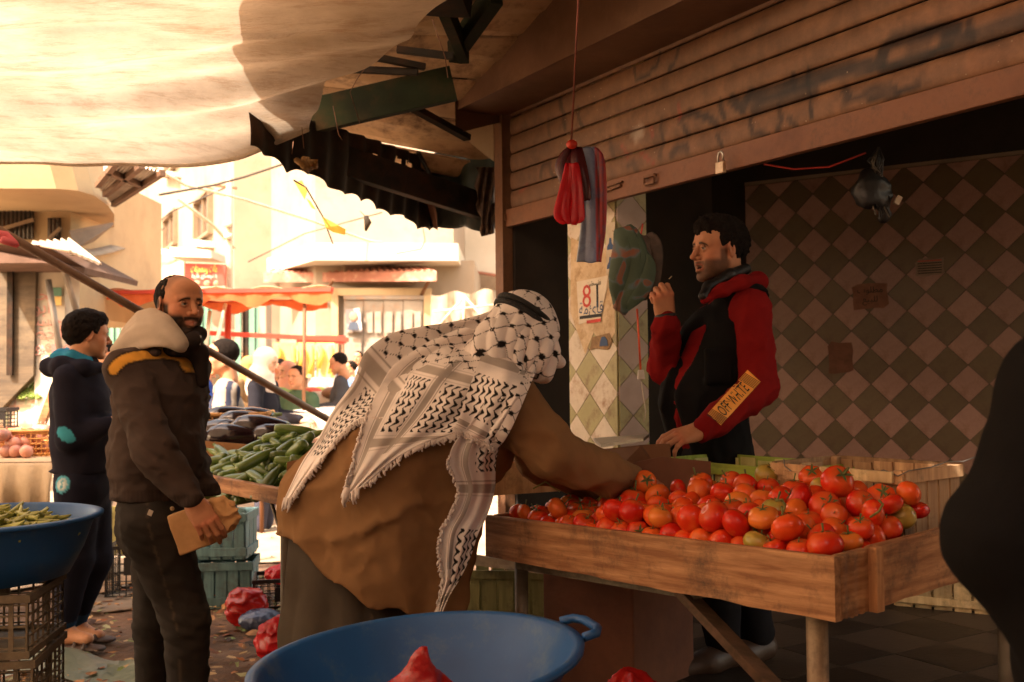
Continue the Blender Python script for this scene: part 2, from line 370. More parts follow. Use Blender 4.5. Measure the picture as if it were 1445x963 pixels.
def head_col(skin, hair=(0.012, 0.008, 0.006), beard=0.0, brow=1.0, open_mouth=False, bald=False, stubble_top=0.0, gaze=(0.0, 0.0), hl=None):
    skin = np.array(skin); hair = np.array(hair)
    def f(V):
        x, y, z = V[:, 0], V[:, 1], V[:, 2]; ax = np.abs(x); C = np.tile(skin, (len(V), 1))
        n = N3(V, 5, 60) * 0.5; n2 = N3(V, 9, 260) * 0.5
        C = C * (1 + 0.10 * n[:, None])
        red = np.exp(-((ax - 0.045) ** 2 + (y - 0.07) ** 2 + (z + 0.03) ** 2) / 0.0009) * 0.25 + np.exp(-((ax) ** 2 + (y - 0.115) ** 2 + (z + 0.03) ** 2) / 0.0003) * 0.25 + np.exp(-((ax - 0.085) ** 2 + (z) ** 2) / 0.0009) * 0.25
        C *= (1 + np.stack([0.25 * red, -0.35 * red, -0.35 * red], 1))
        # beard: jaw, chin, moustache
        jaw = smooth01(-z + 0.55 * (0.06 - y) * (y > -0.02) * 0.0, 0.028, 0.052) * smooth01(y, -0.012, 0.012) * smooth01(ax + (-z - 0.05) * 0.6, 0.022, 0.040)
        side = smooth01(-z, -0.015, 0.01) * smooth01(y, 0.002, 0.012) * (1 - smooth01(y, 0.030, 0.044)) * smooth01(ax, 0.05, 0.06)
        chin = smooth01(-z, 0.078, 0.088) * smooth01(y, 0.02, 0.04)
        mous = smooth01(-z, 0.042, 0.048) * (1 - smooth01(-z, 0.060, 0.064)) * smooth01(y, 0.07, 0.08) * (1 - smooth01(ax, 0.028, 0.036))
        gap = np.exp(-((ax) ** 2 / 0.00045 + (z + 0.068) ** 2 / 0.00009)) * (y > 0.07)
        under = 1 - smooth01(-z, 0.118, 0.135)
        b = np.clip(np.maximum.reduce([jaw, side, chin, mous]) * under * (1 - gap) * (0.97 + 0.12 * n2), 0, 1) * beard
        C = C * (1 - b[:, None]) + hair * 1.1 * b[:, None]
        # cropped or receding hair left as a dark shade on the scalp
        if stubble_top or bald:
            back = smooth01(-(y - 0.1 * (z)), -0.02, 0.02) * smooth01(z, -0.085, -0.05); top = 1 - smooth01(z - 0.35 * (-y), 0.055, 0.085)
            t = np.clip(back * (top if bald else 1) * (0.95 + 0.2 * n2), 0, 1) * (0.93 if bald else stubble_top)
            t = np.maximum(t, .42 * (bald and 1) * smooth01(-y, -.055, -.02) * smooth01(z, .04, .07)); t *= (1 - smooth01(ax, 0.082, 0.086) * (y > -0.03) * (z < 0.03))
            C = C * (1 - t[:, None]) + hair * t[:, None]
        # brows
        br = 1.25 * np.exp(-((z - 0.0235 + 0.010 * ((ax - 0.026) / 0.02) ** 2 * (ax > 0.026)) ** 2) / 0.000022) * smooth01(ax, 0.010, 0.015) * (1 - smooth01(ax, 0.045, 0.052)) * (y > 0.06) * brow
        C = C * (1 - np.clip(br, 0, 1)[:, None] * 0.92) + hair * np.clip(br, 0, 1)[:, None] * 0.92
        # lips
        lz = z + 0.068; w = (0.014 if open_mouth else 0.009)
        lp = np.exp(-(lz / w) ** 4) * (1 - smooth01(ax, 0.018, 0.026)) * smooth01(y, 0.080, 0.086)
        C = C * (1 - 0.6 * lp[:, None]) + np.array([0.36, 0.11, 0.085]) * 0.6 * lp[:, None]
        if open_mouth:
            mo = ((np.abs(z + 0.068) < 0.0075) & (ax < 0.014) & (y < 0.094) & (y > 0.05)); C[mo] = (0.05, 0.01, 0.008)
            te = mo & (z > -0.066) & (y > 0.074); C[te] = (0.45, 0.36, 0.27)
        # eyes
        e = np.sqrt(((ax - 0.031) / 1.1) ** 2 + (y - 0.0785) ** 2 + (z - 0.003) ** 2); eb = (e < 0.0140) & (y > 0.083) & (np.abs(z - 0.0015) < 0.0066 - 24 * (ax - 0.031) ** 2)
        C[eb] = (0.34, 0.28, 0.23); sx = np.sign(x)
        ir = eb & (((x - sx * 0.031 - gaze[0]) ** 2 + (z - 0.003 - gaze[1]) ** 2) < 0.0052 ** 2); C[ir] = (0.015, 0.008, 0.005)
        li = np.exp(-(((e - 0.0150)) / 0.0018) ** 2) * (z > 0.004) * (y > 0.085) * (ax > 0.018) * (ax < 0.045); C = C * (1 - 0.75 * li[:, None])
        sh = np.exp(-((ax - 0.031) ** 2 / 0.0002 + (z + 0.008) ** 2 / 0.00002)) * (y > 0.08); C = C * (1 - 0.18 * sh[:, None])
        if hl is not None: C = hl(V, C)
        return np.clip(C, 0, 1)
    return f
# ---- hands.  Local space: y = from the wrist to the fingers, z = back of the hand, x = thumb side (mirror for the other hand).
def hand_sdf(curl=(0.4, 0.45, 0.5, 0.55), thumb=(0.5, 0.2), spread=0.06, h=0.003, mirror=1, scale=1.0):
    s = SDF((-0.12, -0.09, -0.13), (0.12, 0.21, 0.09), h); k = scale
    def P(x, y, z): return (mirror * x * k, y * k, z * k)
    s.cap(P(0, -0.07, 0), P(0, 0.0, 0), 0.027 * k, 0.028 * k, 0.01, flat=((0, 0, 1), 0.78))
    kn = [(0.031, 0.083, 0.002), (0.010, 0.089, 0.005), (-0.012, 0.085, 0.004), (-0.031, 0.075, 0.0)]
    for i, c in enumerate(kn): s.cap(P(c[0] * 0.55, 0.008, 0), P(c[0], c[1] - 0.004, c[2] - 0.003), 0.017 * k, 0.0125 * k, 0.016, flat=((0, 0, 1), 0.85))
    s.ell(P(0.02, 0.035, -0.012), (0.022 * k, 0.03 * k, 0.014 * k), 0.015)
    s.ell(P(-0.022, 0.03, -0.010), (0.017 * k, 0.032 * k, 0.012 * k), 0.015)
    L = [(0.043, 0.026, 0.021), (0.047, 0.030, 0.022), (0.043, 0.028, 0.022), (0.033, 0.021, 0.019)]; rr = [0.0098, 0.0102, 0.0096, 0.0084]; tips = []
    for i, c in enumerate(kn):
        a = 0.0; p = np.array(c); sx = spread * (1.5 - i); pts = [p]
        cu = curl[i] if isinstance(curl[i], (tuple, list)) else (curl[i], curl[i] * 1.25, curl[i] * 0.8)
        for j in range(3):
            a += cu[j]; d = np.array([math.sin(sx) * math.cos(a), math.cos(sx) * math.cos(a), -math.sin(a)]); p = p + d * L[i][j]; pts.append(p)
        pts = [P(*q) for q in pts]; r = rr[i] * k
        s.chain(pts, [r * 1.08, r * 1.0, r * 0.93, r * 0.78], 0.0035); s.ell(pts[1], r * 1.08, 0.003); tips.append(pts[-1])
    t0 = np.array([0.024, 0.018, -0.008]); a, b = thumb
    d = np.array([math.sin(a) * math.cos(b), math.cos(a) * math.cos(b), -math.sin(b)]); p1 = t0 + d * 0.040
    a2 = a * 0.65; b2 = b * 1.3; d2 = np.array([math.sin(a2) * math.cos(b2), math.cos(a2) * math.cos(b2), -math.sin(b2)]); p2 = p1 + d2 * 0.032
    a3 = a * 0.35; b3 = b * 1.7; d3 = np.array([math.sin(a3) * math.cos(b3), math.cos(a3) * math.cos(b3), -math.sin(b3)]); p3 = p2 + d3 * 0.024
    s.chain([P(*t0), P(*p1), P(*p2), P(*p3)], [0.015 * k, 0.0125 * k, 0.0108 * k, 0.0088 * k], 0.006)
    s.knuckles = [P(*c) for c in kn]; s.tips = tips
    return s
def hand_col(skin):
    skin = np.array(skin)
    def f(V):
        n = N3(V, 3, 90) * 0.5; C = skin * (1 + 0.12 * n[:, None]); r = np.exp(-((V[:, 1] - 0.085) ** 2) / 0.0002)[:, None]
        return np.clip(C * (1 + r * np.array([0.10, -0.12, -0.12])), 0, 1)
    return f
# ------------------------------------------------------------------ materials of the setting
M_dirt = surf('trodden earth', (0.16, 0.085, 0.045), (0.07, 0.038, 0.022), rough=0.95, scale=2.2, detail=9, bump=0.9, bscale=26, bdist=0.02, dirt=(0.25, 0.16, 0.10), dirt_amt=0.5, dscale=5)
M_concrete = surf('old concrete', (0.27, 0.21, 0.15), (0.17, 0.13, 0.09), rough=0.9, scale=3, bump=0.4, bscale=40, dirt=(0.08, 0.055, 0.04))
M_darkwall = surf('dark wall paint', (0.026, 0.017, 0.011), (0.014, 0.009, 0.006), rough=0.85, scale=3, bump=0.2)  # near-black tone for the side wall, the ceiling and above the tiles
M_grout = surf('dirty grout', (0.10, 0.075, 0.05), rough=0.9, scale=20)
M_tpink = surf('worn white glazed tile', (0.36, 0.205, 0.155), (0.27, 0.15, 0.11), rough=0.38, scale=5, dirt=(0.16, 0.07, 0.035), dirt_amt=0.7, dscale=4.5, bump=0.05, spec=0.5, rvar=0.10)
M_tgreen = surf('worn olive glazed tile', (0.145, 0.098, 0.045), (0.105, 0.07, 0.032), rough=0.38, scale=5, dirt=(0.07, 0.035, 0.018), dirt_amt=0.7, dscale=5, bump=0.05, spec=0.5, rvar=0.10)
M_cwhite = surf('cream column tile', (0.62, 0.52, 0.40), (0.50, 0.40, 0.29), rough=0.4, scale=6, dirt=(0.26, 0.12, 0.05), dirt_amt=0.85, dscale=9, bump=0.05, rvar=0.05)
M_cgreen = surf('green column tile', (0.36, 0.31, 0.14), (0.29, 0.245, 0.10), rough=0.4, scale=6, dirt=(0.16, 0.08, 0.03), dirt_amt=0.8, dscale=9, bump=0.05, rvar=0.06)
M_rust = surf('rusty painted steel', (0.20, 0.085, 0.035), (0.105, 0.045, 0.02), rough=0.62, scale=5, detail=8, bump=0.35, bscale=60, dirt=(0.04, 0.018, 0.01), dirt_amt=0.8, dscale=5, metallic=0.25)
M_pelmet = surf('brown sheet steel', (0.16, 0.082, 0.045), (0.115, 0.057, 0.03), rough=0.42, scale=2.5, bump=0.12, bscale=9, bdist=0.02, metallic=0.45, dirt=(0.22, 0.12, 0.07), dirt_amt=0.5, dscale=6)
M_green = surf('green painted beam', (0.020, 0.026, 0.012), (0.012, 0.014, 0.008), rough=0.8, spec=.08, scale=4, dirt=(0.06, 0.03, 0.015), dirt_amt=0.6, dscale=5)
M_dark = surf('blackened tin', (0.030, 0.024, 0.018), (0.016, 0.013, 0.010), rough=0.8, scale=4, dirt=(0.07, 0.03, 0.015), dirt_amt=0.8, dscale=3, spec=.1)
M_roof = surf('pale roof board', (0.62, 0.43, 0.25), (0.46, 0.30, 0.17), rough=0.8, scale=3, dirt=(0.09, 0.04, 0.02), dirt_amt=0.85, dscale=4, rvar=0.12, trans=0.12)
M_cream = surf('cream render', (0.33, 0.275, 0.21), (0.25, 0.20, 0.15), rough=0.95, scale=0.5, bump=0.2, bscale=9, dirt=(0.20, 0.14, 0.09), dirt_amt=0.6, dscale=0.9)
M_cream2 = surf('yellow render', (0.46, 0.34, 0.20), (0.38, 0.28, 0.16), rough=0.95, scale=0.8, dirt=(0.28, 0.19, 0.11), dirt_amt=0.5, dscale=1.3)
M_white = surf('white render', (0.55, 0.50, 0.42), (0.46, 0.41, 0.33), rough=0.9, scale=0.8)
M_winglass = surf('dark window glass', (0.05, 0.035, 0.025), (0.08, 0.055, 0.04), rough=0.25, scale=2)
M_frame = surf('tan window frame', (0.24, 0.17, 0.11), rough=0.8)
M_greymetal = surf('grey painted door', (0.27, 0.24, 0.20), (0.21, 0.18, 0.15), rough=0.65, scale=3, dirt=(0.30, 0.15, 0.07), dirt_amt=0.8, dscale=5)
M_seagreen = surf('sea green shutter', (0.12, 0.26, 0.19), (0.09, 0.20, 0.15), rough=0.7, scale=4, dirt=(0.12, 0.22, 0.16))
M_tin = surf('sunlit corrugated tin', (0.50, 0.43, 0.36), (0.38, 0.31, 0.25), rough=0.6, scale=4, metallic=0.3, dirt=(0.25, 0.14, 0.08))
M_pinktin = surf('faded red awning tin', (0.36, 0.15, 0.10), (0.27, 0.11, 0.075), rough=0.7, scale=5, dirt=(0.7, 0.5, 0.38), dirt_amt=0.6, dscale=3)
M_brownpole = surf('weathered brown pole', (0.15, 0.085, 0.05), (0.09, 0.05, 0.03), rough=0.6, scale=12, metallic=0.2)
M_redpaint = surf('red paint', (0.50, 0.05, 0.025), (0.38, 0.035, 0.02), rough=0.55, scale=5)
M_black = surf('black plastic', (0.012, 0.010, 0.009), rough=0.5, scale=8)
M_wire = surf('cable', (0.05, 0.04, 0.03), rough=0.6)
M_palewire = surf('pale cable', (0.60, 0.48, 0.36), rough=0.6)
M_txt_red = surf('red lettering', (0.62, 0.06, 0.04), rough=0.7, bump=0)
M_txt_yel = surf('yellow lettering', (0.85, 0.58, 0.10), rough=0.7, bump=0)
M_txt_white = surf('white lettering', (0.8, 0.75, 0.66), rough=0.7, bump=0)
M_txt_black = surf('black lettering', (0.02, 0.018, 0.015), rough=0.7, bump=0)
M_txt_blue = surf('blue lettering', (0.04, 0.08, 0.18), rough=0.7, bump=0)
M_sign = surf('red sign board', (0.62, 0.045, 0.03), rough=0.5, scale=3)
# ---- flat print: lettering
def letters(s, name, mat, size, loc, xdir, parent=None, up=(0, 0, 1), th=0.0, align='CENTER', shear=0.0, fit=None):
    c = bpy.data.curves.new(name, 'FONT'); c.body = s; c.size = size; c.align_x = align; c.extrude = th; c.shear = shear; c.resolution_u = 2
    t = bpy.data.objects.new('tmp', c); COL.objects.link(t); dg = bpy.context.evaluated_depsgraph_get()
    me = bpy.data.meshes.new_from_object(t.evaluated_get(dg)); bpy.data.objects.remove(t)
    me.materials.clear(); me.materials.append(mat); me.name = name
    o = bpy.data.objects.new(name, me); link(o, parent)
    x = Vector(xdir).normalized(); u = Vector(up); u = (u - x * u.dot(x)).normalized(); n = x.cross(u)
    m = Matrix((x, u, n)).transposed().to_4x4(); m.translation = Vector(loc); 
    if fit and me.vertices:
        xs = [v.co.x for v in me.vertices]; k = fit / max(1e-6, max(xs) - min(xs)); m = m @ Matrix.Diagonal((k, 1, 1, 1))
    o.matrix_world = m if parent is None else parent.matrix_world.inverted() @ m
    return o
_AR = {'ا': (0xFE8D, 1), 'أ': (0xFE83, 1), 'إ': (0xFE87, 1), 'آ': (0xFE81, 1), 'ب': (0xFE8F, 0), 'ة': (0xFE93, 1), 'ت': (0xFE95, 0), 'ث': (0xFE99, 0), 'ج': (0xFE9D, 0), 'ح': (0xFEA1, 0), 'خ': (0xFEA5, 0),
       'د': (0xFEA9, 1), 'ذ': (0xFEAB, 1), 'ر': (0xFEAD, 1), 'ز': (0xFEAF, 1), 'س': (0xFEB1, 0), 'ش': (0xFEB5, 0), 'ص': (0xFEB9, 0), 'ض': (0xFEBD, 0), 'ط': (0xFEC1, 0), 'ظ': (0xFEC5, 0), 'ع': (0xFEC9, 0), 'غ': (0xFECD, 0),
       'ف': (0xFED1, 0), 'ق': (0xFED5, 0), 'ك': (0xFED9, 0), 'ل': (0xFEDD, 0), 'م': (0xFEE1, 0), 'ن': (0xFEE5, 0), 'ه': (0xFEE9, 0), 'و': (0xFEED, 1), 'ى': (0xFEEF, 1), 'ي': (0xFEF1, 0)}
def arabic(s):
    """join the letters and put them in drawing order"""
    out = []
    for i, ch in enumerate(s):
        if ch not in _AR: out.append(ch); continue
        base, right_only = _AR[ch]; prev = i > 0 and s[i - 1] in _AR and not _AR[s[i - 1]][1]; nxt = i + 1 < len(s) and s[i + 1] in _AR and not right_only
        out.append(chr(base + (3 if prev and nxt else 2 if nxt else 1 if prev else 0)))
    return ''.join(reversed(out))
def writing(s, *a, **k): return letters(arabic(s), *a, **k)
# ------------------------------------------------------------------ ground
def ground():
    n = 90; xs = np.concatenate([np.linspace(-500, -9, 12), np.linspace(-8, 4, n), np.linspace(5, 500, 12)]); ys = np.concatenate([np.linspace(-60, -2, 8), np.linspace(-1.5, 13, n), np.linspace(14, 700, 14)])
    X, Y = np.meshgrid(xs, ys, indexing='ij'); P = np.stack([X, Y, np.zeros_like(X)], -1)
    b = np.exp(-((X + 1.5) / 6) ** 4) * np.exp(-((Y - 5) / 8) ** 4); P[..., 2] = (N3(P, 2, 1.3) * 0.008 + N3(P, 4, 5.0) * 0.006) * b
    ni, nj = X.shape; idx = np.arange(ni * nj).reshape(ni, nj); f = np.stack([idx[:-1, :-1], idx[1:, :-1], idx[1:, 1:], idx[:-1, 1:]], -1).reshape(-1, 4)
    tag(mesh('ground', P.reshape(-1, 3), f, M_dirt, smooth=True), kind='structure')
ground()
m = MB(); m.slab([(-400, -60, .016), (-3.3, -60, .016), (-3.4, 6.6, .016), (-2.6, 7.6, .016), (400, 8.4, .016), (400, 600, .016), (-400, 600, .016)], (0, 0, 1), .004); tag(m.build('street', surf('sun paled street', (0.36, 0.28, 0.20), (0.26, 0.195, 0.13), rough=.95, scale=1.2, detail=9, bump=.5, bscale=14, dirt=(.16, .10, .06), dirt_amt=.5)), kind='structure')  # pale slab added over the sunlit ground to bounce warm light
# ------------------------------------------------------------------ the shop on the right
U = Vector((0.526, -0.850, 0)).normalized(); OUT = Vector((-0.850, -0.526, 0)).normalized(); INW = -OUT
S0 = W(719.7, 321.1, 5.65); S0.z = 0
def SP(t, inward=0.0, z=0.0): return S0 + U * t + INW * inward + Vector((0, 0, z))
FLOORZ = 0.30
T0 = Vector((1.5, 6.32, 0)); TD = Vector((0.843, -0.537, 0)).normalized(); TN = Vector((-0.537, -0.843, 0)).normalized()    # tiled wall: line, and the way it faces
def clip_poly(poly, x0, x1, z0, z1):
    def c(p, ax, v, keep):
        o = []
        for i in range(len(p)):
            a, b = p[i], p[(i + 1) % len(p)]; ia = keep(a[ax], v); ib = keep(b[ax], v)
            if ia: o.append(a)
            if ia != ib: t = (v - a[ax]) / (b[ax] - a[ax]); q = [a[0] + t * (b[0] - a[0]), a[1] + t * (b[1] - a[1])]; q[ax] = v; o.append(tuple(q))
        return o
    ge = lambda a, v: a >= v - 1e-9; le = lambda a, v: a <= v + 1e-9
    for ax, v, k in ((0, x0, ge), (0, x1, le), (1, z0, ge), (1, z1, le)):
        if len(poly) < 3: return []
        poly = c(poly, ax, v, k)
    return poly
def tiling(parent, o, xd, nd, w, z0, z1, dx, dz, cx, cz, ma, mb, th=0.007, gap=0.0016, limit=None):
    """diamond tiles on an upright face that starts at o, runs along xd and faces nd; cx, cz = centre of one pale tile"""
    xd = Vector(xd); nd = Vector(nd); cache = {}; n = 0
    for i in range(int((0 - cx) / (dx / 2)) - 2, int((w - cx) / (dx / 2)) + 3):
        for j in range(int((z0 - cz) / (dz / 2)) - 2, int((z1 - cz) / (dz / 2)) + 3):
            if (i + j) % 2: continue
            x = cx + i * dx / 2; z = cz + j * dz / 2; hx = dx / 2 - gap * 1.4; hz = dz / 2 - gap * 1.4; pale = i % 2 == 0
            full = [(x - hx, z), (x, z - hz), (x + hx, z), (x, z + hz)]; p = clip_poly(full, 0.001, w - 0.001, z0, z1)
            if len(p) < 3: continue
            area = abs(sum(p[a][0] * p[(a + 1) % len(p)][1] - p[(a + 1) % len(p)][0] * p[a][1] for a in range(len(p)))) / 2
            if area < 0.0004: continue
            key = pale if p == full else None; t = random.uniform(-0.0006, 0.0006)
            if key is not None and key in cache: ob = bpy.data.objects.new('tile', cache[key]); link(ob, parent)
            else:
                b = MB(); bx, bz = (x, z) if key is not None else (0, 0)
                b.slab([xd * (a - bx) + Vector((0, 0, c - bz)) for a, c in p], nd, th); ob = b.build('tile', ma if pale else mb, parent)
                if key is not None: cache[key] = ob.data
            ob.location = Vector(o) + nd * t + ((xd * x + Vector((0, 0, z))) if key is not None else Vector())
            n += 1
    return n
def wall_slab(name, a, b, z0, z1, th, nd, mat, label=None, cat='wall', **k):
    m = MB(); nd = Vector(nd); m.slab([Vector((a.x, a.y, z0)), Vector((b.x, b.y, z0)), Vector((b.x, b.y, z1)), Vector((a.x, a.y, z1))], nd, -th)
    return tag(m.build(name, mat), label, cat, **k)
def shop():
    CEIL = 3.35
    # raised floor with worn chequered tiles that runs out under the stall
    m = MB(); pts = [SP(-0.1, 0.0), SP(0.0, 2.3), T0 + TD * 3.4 - TN * 0.1, SP(6.5, 0.4), SP(6.5, -0.75), SP(-0.1, -0.75)]
    m.slab([Vector((p.x, p.y, 0)) for p in pts], (0, 0, 1), FLOORZ); fl = tag(m.build('pavement', surf('worn shop floor', (0.085, 0.05, 0.03), (0.05, 0.03, 0.018), rough=0.5, scale=3, dirt=(0.03, 0.018, 0.012), dirt_amt=0.8)), kind='structure')
    ta = surf('dark floor tile', (0.026, 0.016, 0.010), rough=0.45, scale=8, dirt=(0.03, 0.02, 0.012)); tb = surf('pale floor tile', (0.065, 0.043, 0.028), rough=0.45, scale=8, dirt=(0.06, 0.035, 0.02))
    me = {}
    for i in range(0, 13):
        for j in range(-3, 9):
            c = SP(0.9 + i * 0.30, j * 0.30 + 0.2, 0)
            if (c - T0).dot(TN) < 0.25: continue
            k = (i + j) % 2
            if k not in me: b = MB(); b.box((0, 0, 0.002), (0.296, 0.296, 0.008)); o = b.build('floor_tile', (ta, tb)[k], fl); me[k] = o.data
            else: o = bpy.data.objects.new('floor_tile', me[k]); link(o, fl)
            o.location = (c.x, c.y, FLOORZ + 0.002 + random.uniform(0, .0012)); o.rotation_euler = (0, 0, math.atan2(U.y, U.x))
    # walls and ceiling
    wall_slab('shop_side_wall', SP(0.02, 0.02), SP(0.02, 2.35), 0, CEIL, 0.15, U, M_darkwall, 'dark side wall inside the shop behind the steel post')
    a = T0 - TD * 0.45; b = T0 + TD * 4.6; wt = wall_slab('tiled_wall', a, b, 0, CEIL, 0.15, TN, M_darkwall, 'shop wall covered in pale and olive diamond tiles below dark paint')
    o = T0 + TN * 0.0; m = MB(); m.slab([o + Vector((0, 0, FLOORZ)), o + TD * 3.35 + Vector((0, 0, FLOORZ)), o + TD * 3.35 + Vector((0, 0, 2.6)), o + Vector((0, 0, 2.6))], TN, 0.004); m.build('grout_bed', M_grout, wt)
    px = W(1309, 464, 5.755); s = (Vector((px.x, px.y, 0)) - T0).dot(TD); D = 0.2125
    tiling(wt, T0 + TN * 0.003, TD, TN, 3.35, FLOORZ + 0.45, 2.6, D, D, s, 1.656 + D / 2, M_tpink, M_tgreen)
    m = MB(); m.slab([o + TN * 0.002 + Vector((0, 0, 2.603)), o + TD * 3.35 + TN * 0.002 + Vector((0, 0, 2.603)), o + TD * 3.35 + TN * 0.002 + Vector((0, 0, 2.625)), o + TN * 0.002 + Vector((0, 0, 2.625))], TN, 0.012)
    m.build('tile_border', surf('pale border', (0.25, 0.19, 0.13)), wt)
    m = MB(); e = T0 + TD * 4.6
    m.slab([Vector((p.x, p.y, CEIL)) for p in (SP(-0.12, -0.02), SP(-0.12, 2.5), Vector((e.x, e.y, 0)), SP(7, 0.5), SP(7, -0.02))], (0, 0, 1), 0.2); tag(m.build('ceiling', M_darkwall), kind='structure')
    wall_slab('facade_wall', SP(3.75, 0), SP(9.5, 0), 0, 5.2, 0.25, OUT, M_concrete, 'bare wall of the building to the right of the shop opening')
    wall_slab('upper_facade', SP(-0.12, 0.02), SP(3.75, 0.02), 3.36, 5.2, 0.25, OUT, M_concrete, 'wall of the building above the shutter box')
    # stuck and torn papers on the tiles
    def paper(px, py, w, h, mat, lab, lines=0, tm=None):
        c = W(px, py, 5.8); q = c - T0; c = T0 + TD * Vector((q.x, q.y, 0)).dot(TD) + Vector((0, 0, 0)); 
        d = W(px, py, 1.0) - Vector((0, 0, CAMZ)); t = ((T0 + TN * 0.012) - Vector((0, 0, CAMZ))).dot(TN) / d.dot(TN); c = Vector((0, 0, CAMZ)) + d * t
        m = MB(); pts = []
        for k in range(14):
            aa = k / 14 * 4; sd = int(aa); f = aa - sd; e = [(-1, -1), (1, -1), (1, 1), (-1, 1), (-1, -1)]; x = e[sd][0] + (e[sd + 1][0] - e[sd][0]) * f; z = e[sd][1] + (e[sd + 1][1] - e[sd][1]) * f
            pts.append(c + TD * (x * w / 2 + random.uniform(-.006, .006)) + Vector((0, 0, z * h / 2 + random.uniform(-.008, .006))))
        m.slab(pts, TN, 0.0015); p = tag(m.build('wall_paper', mat), lab, 'paper')
        return p, c
    p, c = paper(1228, 418, 0.20, 0.15, surf('brown torn paper', (0.27, 0.12, 0.065), (0.17, 0.075, 0.045), scale=9), 'torn brown paper with faded black writing stuck to the tiles')
    for k, s_ in enumerate(('مطلوب', 'للبيع')): letters(arabic(s_), 'writing', M_txt_black, 0.05, c + TN * 0.004 + Vector((0, 0, 0.02 - 0.055 * k)), TD, p)
    p, c = paper(1312, 377, 0.15, 0.10, surf('pale printed paper', (0.27, 0.19, 0.13), scale=9), 'pale printed sheet stuck high on the tiled wall')
    for k in range(6):
        m = MB(); m.box((0, 0, 0), (0.13, 0.0015, 0.005)); q = m.build('printed_line', M_txt_black if k else M_txt_red, p); q.location = c + TN * 0.003 + Vector((0, 0, 0.036 - 0.014 * k)); q.rotation_euler = (0, 0, math.atan2(TD.y, TD.x))
    paper(1186, 505, 0.14, 0.19, surf('rust brown paper', (0.19, 0.08, 0.045), (0.13, 0.055, 0.03), scale=14), 'rust brown remains of a paper low on the tiled wall')
shop()
# ---- tiled column
def column():
    c0 = SP(0.497, 0.06); w = 0.408; d = 0.185
    root = empty('tiled_column', (c0.x, c0.y, FLOORZ), 0, 'square column clad in cream and green diamond tiles with torn posters', 'column')
    m = MB(); g = 0.004; pts = [SP(0.497 + g, 0.06 + g), SP(0.497 + w - g, 0.06 + g), SP(0.497 + w - g, 0.06 + d), SP(0.497 + g, 0.06 + d)]
    L = root.location
    m.slab([Vector((p.x - L.x, p.y - L.y, 0)) for p in pts], (0, 0, 1), 3.0); m.build('core', M_grout, root)
    o = c0 - Vector((L.x, L.y, 0)); o.z = -FLOORZ
    q = W(812, 555, 5.2); s = (Vector((q.x, q.y, 0)) - c0).dot(U); zc = q.z
    q2 = W(851, 555, 5.0); s2 = (Vector((q2.x, q2.y, 0)) - c0).dot(U)
    tiling(root, o, U, OUT, w, 1.0, 3.25, s2 - s, 0.222, s, zc, M_cwhite, M_cgreen, th=0.008)
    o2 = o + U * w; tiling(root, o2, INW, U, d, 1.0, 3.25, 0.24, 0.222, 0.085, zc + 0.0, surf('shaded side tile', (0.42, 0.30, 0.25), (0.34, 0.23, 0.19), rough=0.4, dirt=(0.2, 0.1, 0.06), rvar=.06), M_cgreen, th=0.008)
    def onface(px, py, off=0.010):
        dd = W(px, py, 1.0) - Vector((0, 0, CAMZ)); p0 = c0 + OUT * off; t = (p0 - Vector((0, 0, CAMZ))).dot(OUT) / dd.dot(OUT); return Vector((0, 0, CAMZ)) + dd * t
    def ppr(pxs, mat, lab, off=0.009):
        m = MB(); m.slab([onface(*p, off=off) for p in pxs], OUT, 0.001); return tag(m.build('poster', mat), lab, 'poster')
    Mp = surf('yellowed poster paper', (0.62, 0.47, 0.30), (0.48, 0.33, 0.18), rough=0.8, scale=14, dirt=(0.30, 0.17, 0.07), dirt_amt=0.8, dscale=22)
    p1 = ppr([(806, 335), (838, 352), (866, 350), (868, 470), (855, 492), (838, 470), (826, 500), (815, 470), (805, 440)], Mp, 'large yellowed torn poster layer pasted on the upper column')
    p = ppr([(814, 398), (858, 389), (856, 410), (851, 430), (847, 455), (833, 453), (817, 458)], surf('white torn poster', (0.70, 0.60, 0.46), (0.6, 0.5, 0.36), scale=12), 'torn white poster with the number 81 and black and blue print', 0.012)
    letters('8', 'number', M_txt_red, 0.17, onface(828, 434, .0145), U, p); letters('1', 'number', M_txt_black, 0.17, onface(843, 434, .0146), U, p)
    writing('قائمة', 'writing', M_txt_blue, 0.085, onface(834, 443, .0147), U, p); writing('فلسطين', 'writing', M_txt_black, 0.035, onface(838, 403, .0145), U, p)
    for k, (a, b, c, d_, mm) in enumerate([(818, 451, 849, 447, M_txt_black), (828, 457, 848, 454, M_txt_red)]):
        m = MB(); m.slab([onface(a, b, .014), onface(c, d_, .014), onface(c, d_ - 4.5, .014), onface(a, b - 4.5, .014)], OUT, 0.001); m.build('printed_band', mm, p)
    p = ppr([(836, 476), (860, 470), (864, 482), (858, 494), (840, 492), (832, 495)], surf('brown stained scrap', (0.33, 0.2, 0.09), (0.2, 0.12, 0.06), scale=30), 'stained scrap with a dark blue portrait on the column', 0.012)
    m = MB(); m.slab([onface(*q, off=.0145) for q in [(846, 489), (858, 488), (857, 480), (853, 475), (849, 476), (847, 482)]], OUT, 0.001); m.build('printed_figure', M_txt_blue, p)
    p = ppr([(855, 316), (868, 313), (868, 385), (856, 388)], surf('pale strip poster', (0.55, 0.45, 0.32), scale=16), 'narrow strip poster with two small dark portraits on the column edge', 0.012)
    for yy in (345, 372):
        m = MB(); m.slab([onface(a, yy + b, .0145) for a, b in [(856.5, 8), (866, 7), (865.5, 2), (863, -2), (862.5, -9), (860, -9), (859.5, -2), (857, 3)]], OUT, 0.001); m.build('printed_figure', M_txt_blue, p)
column()
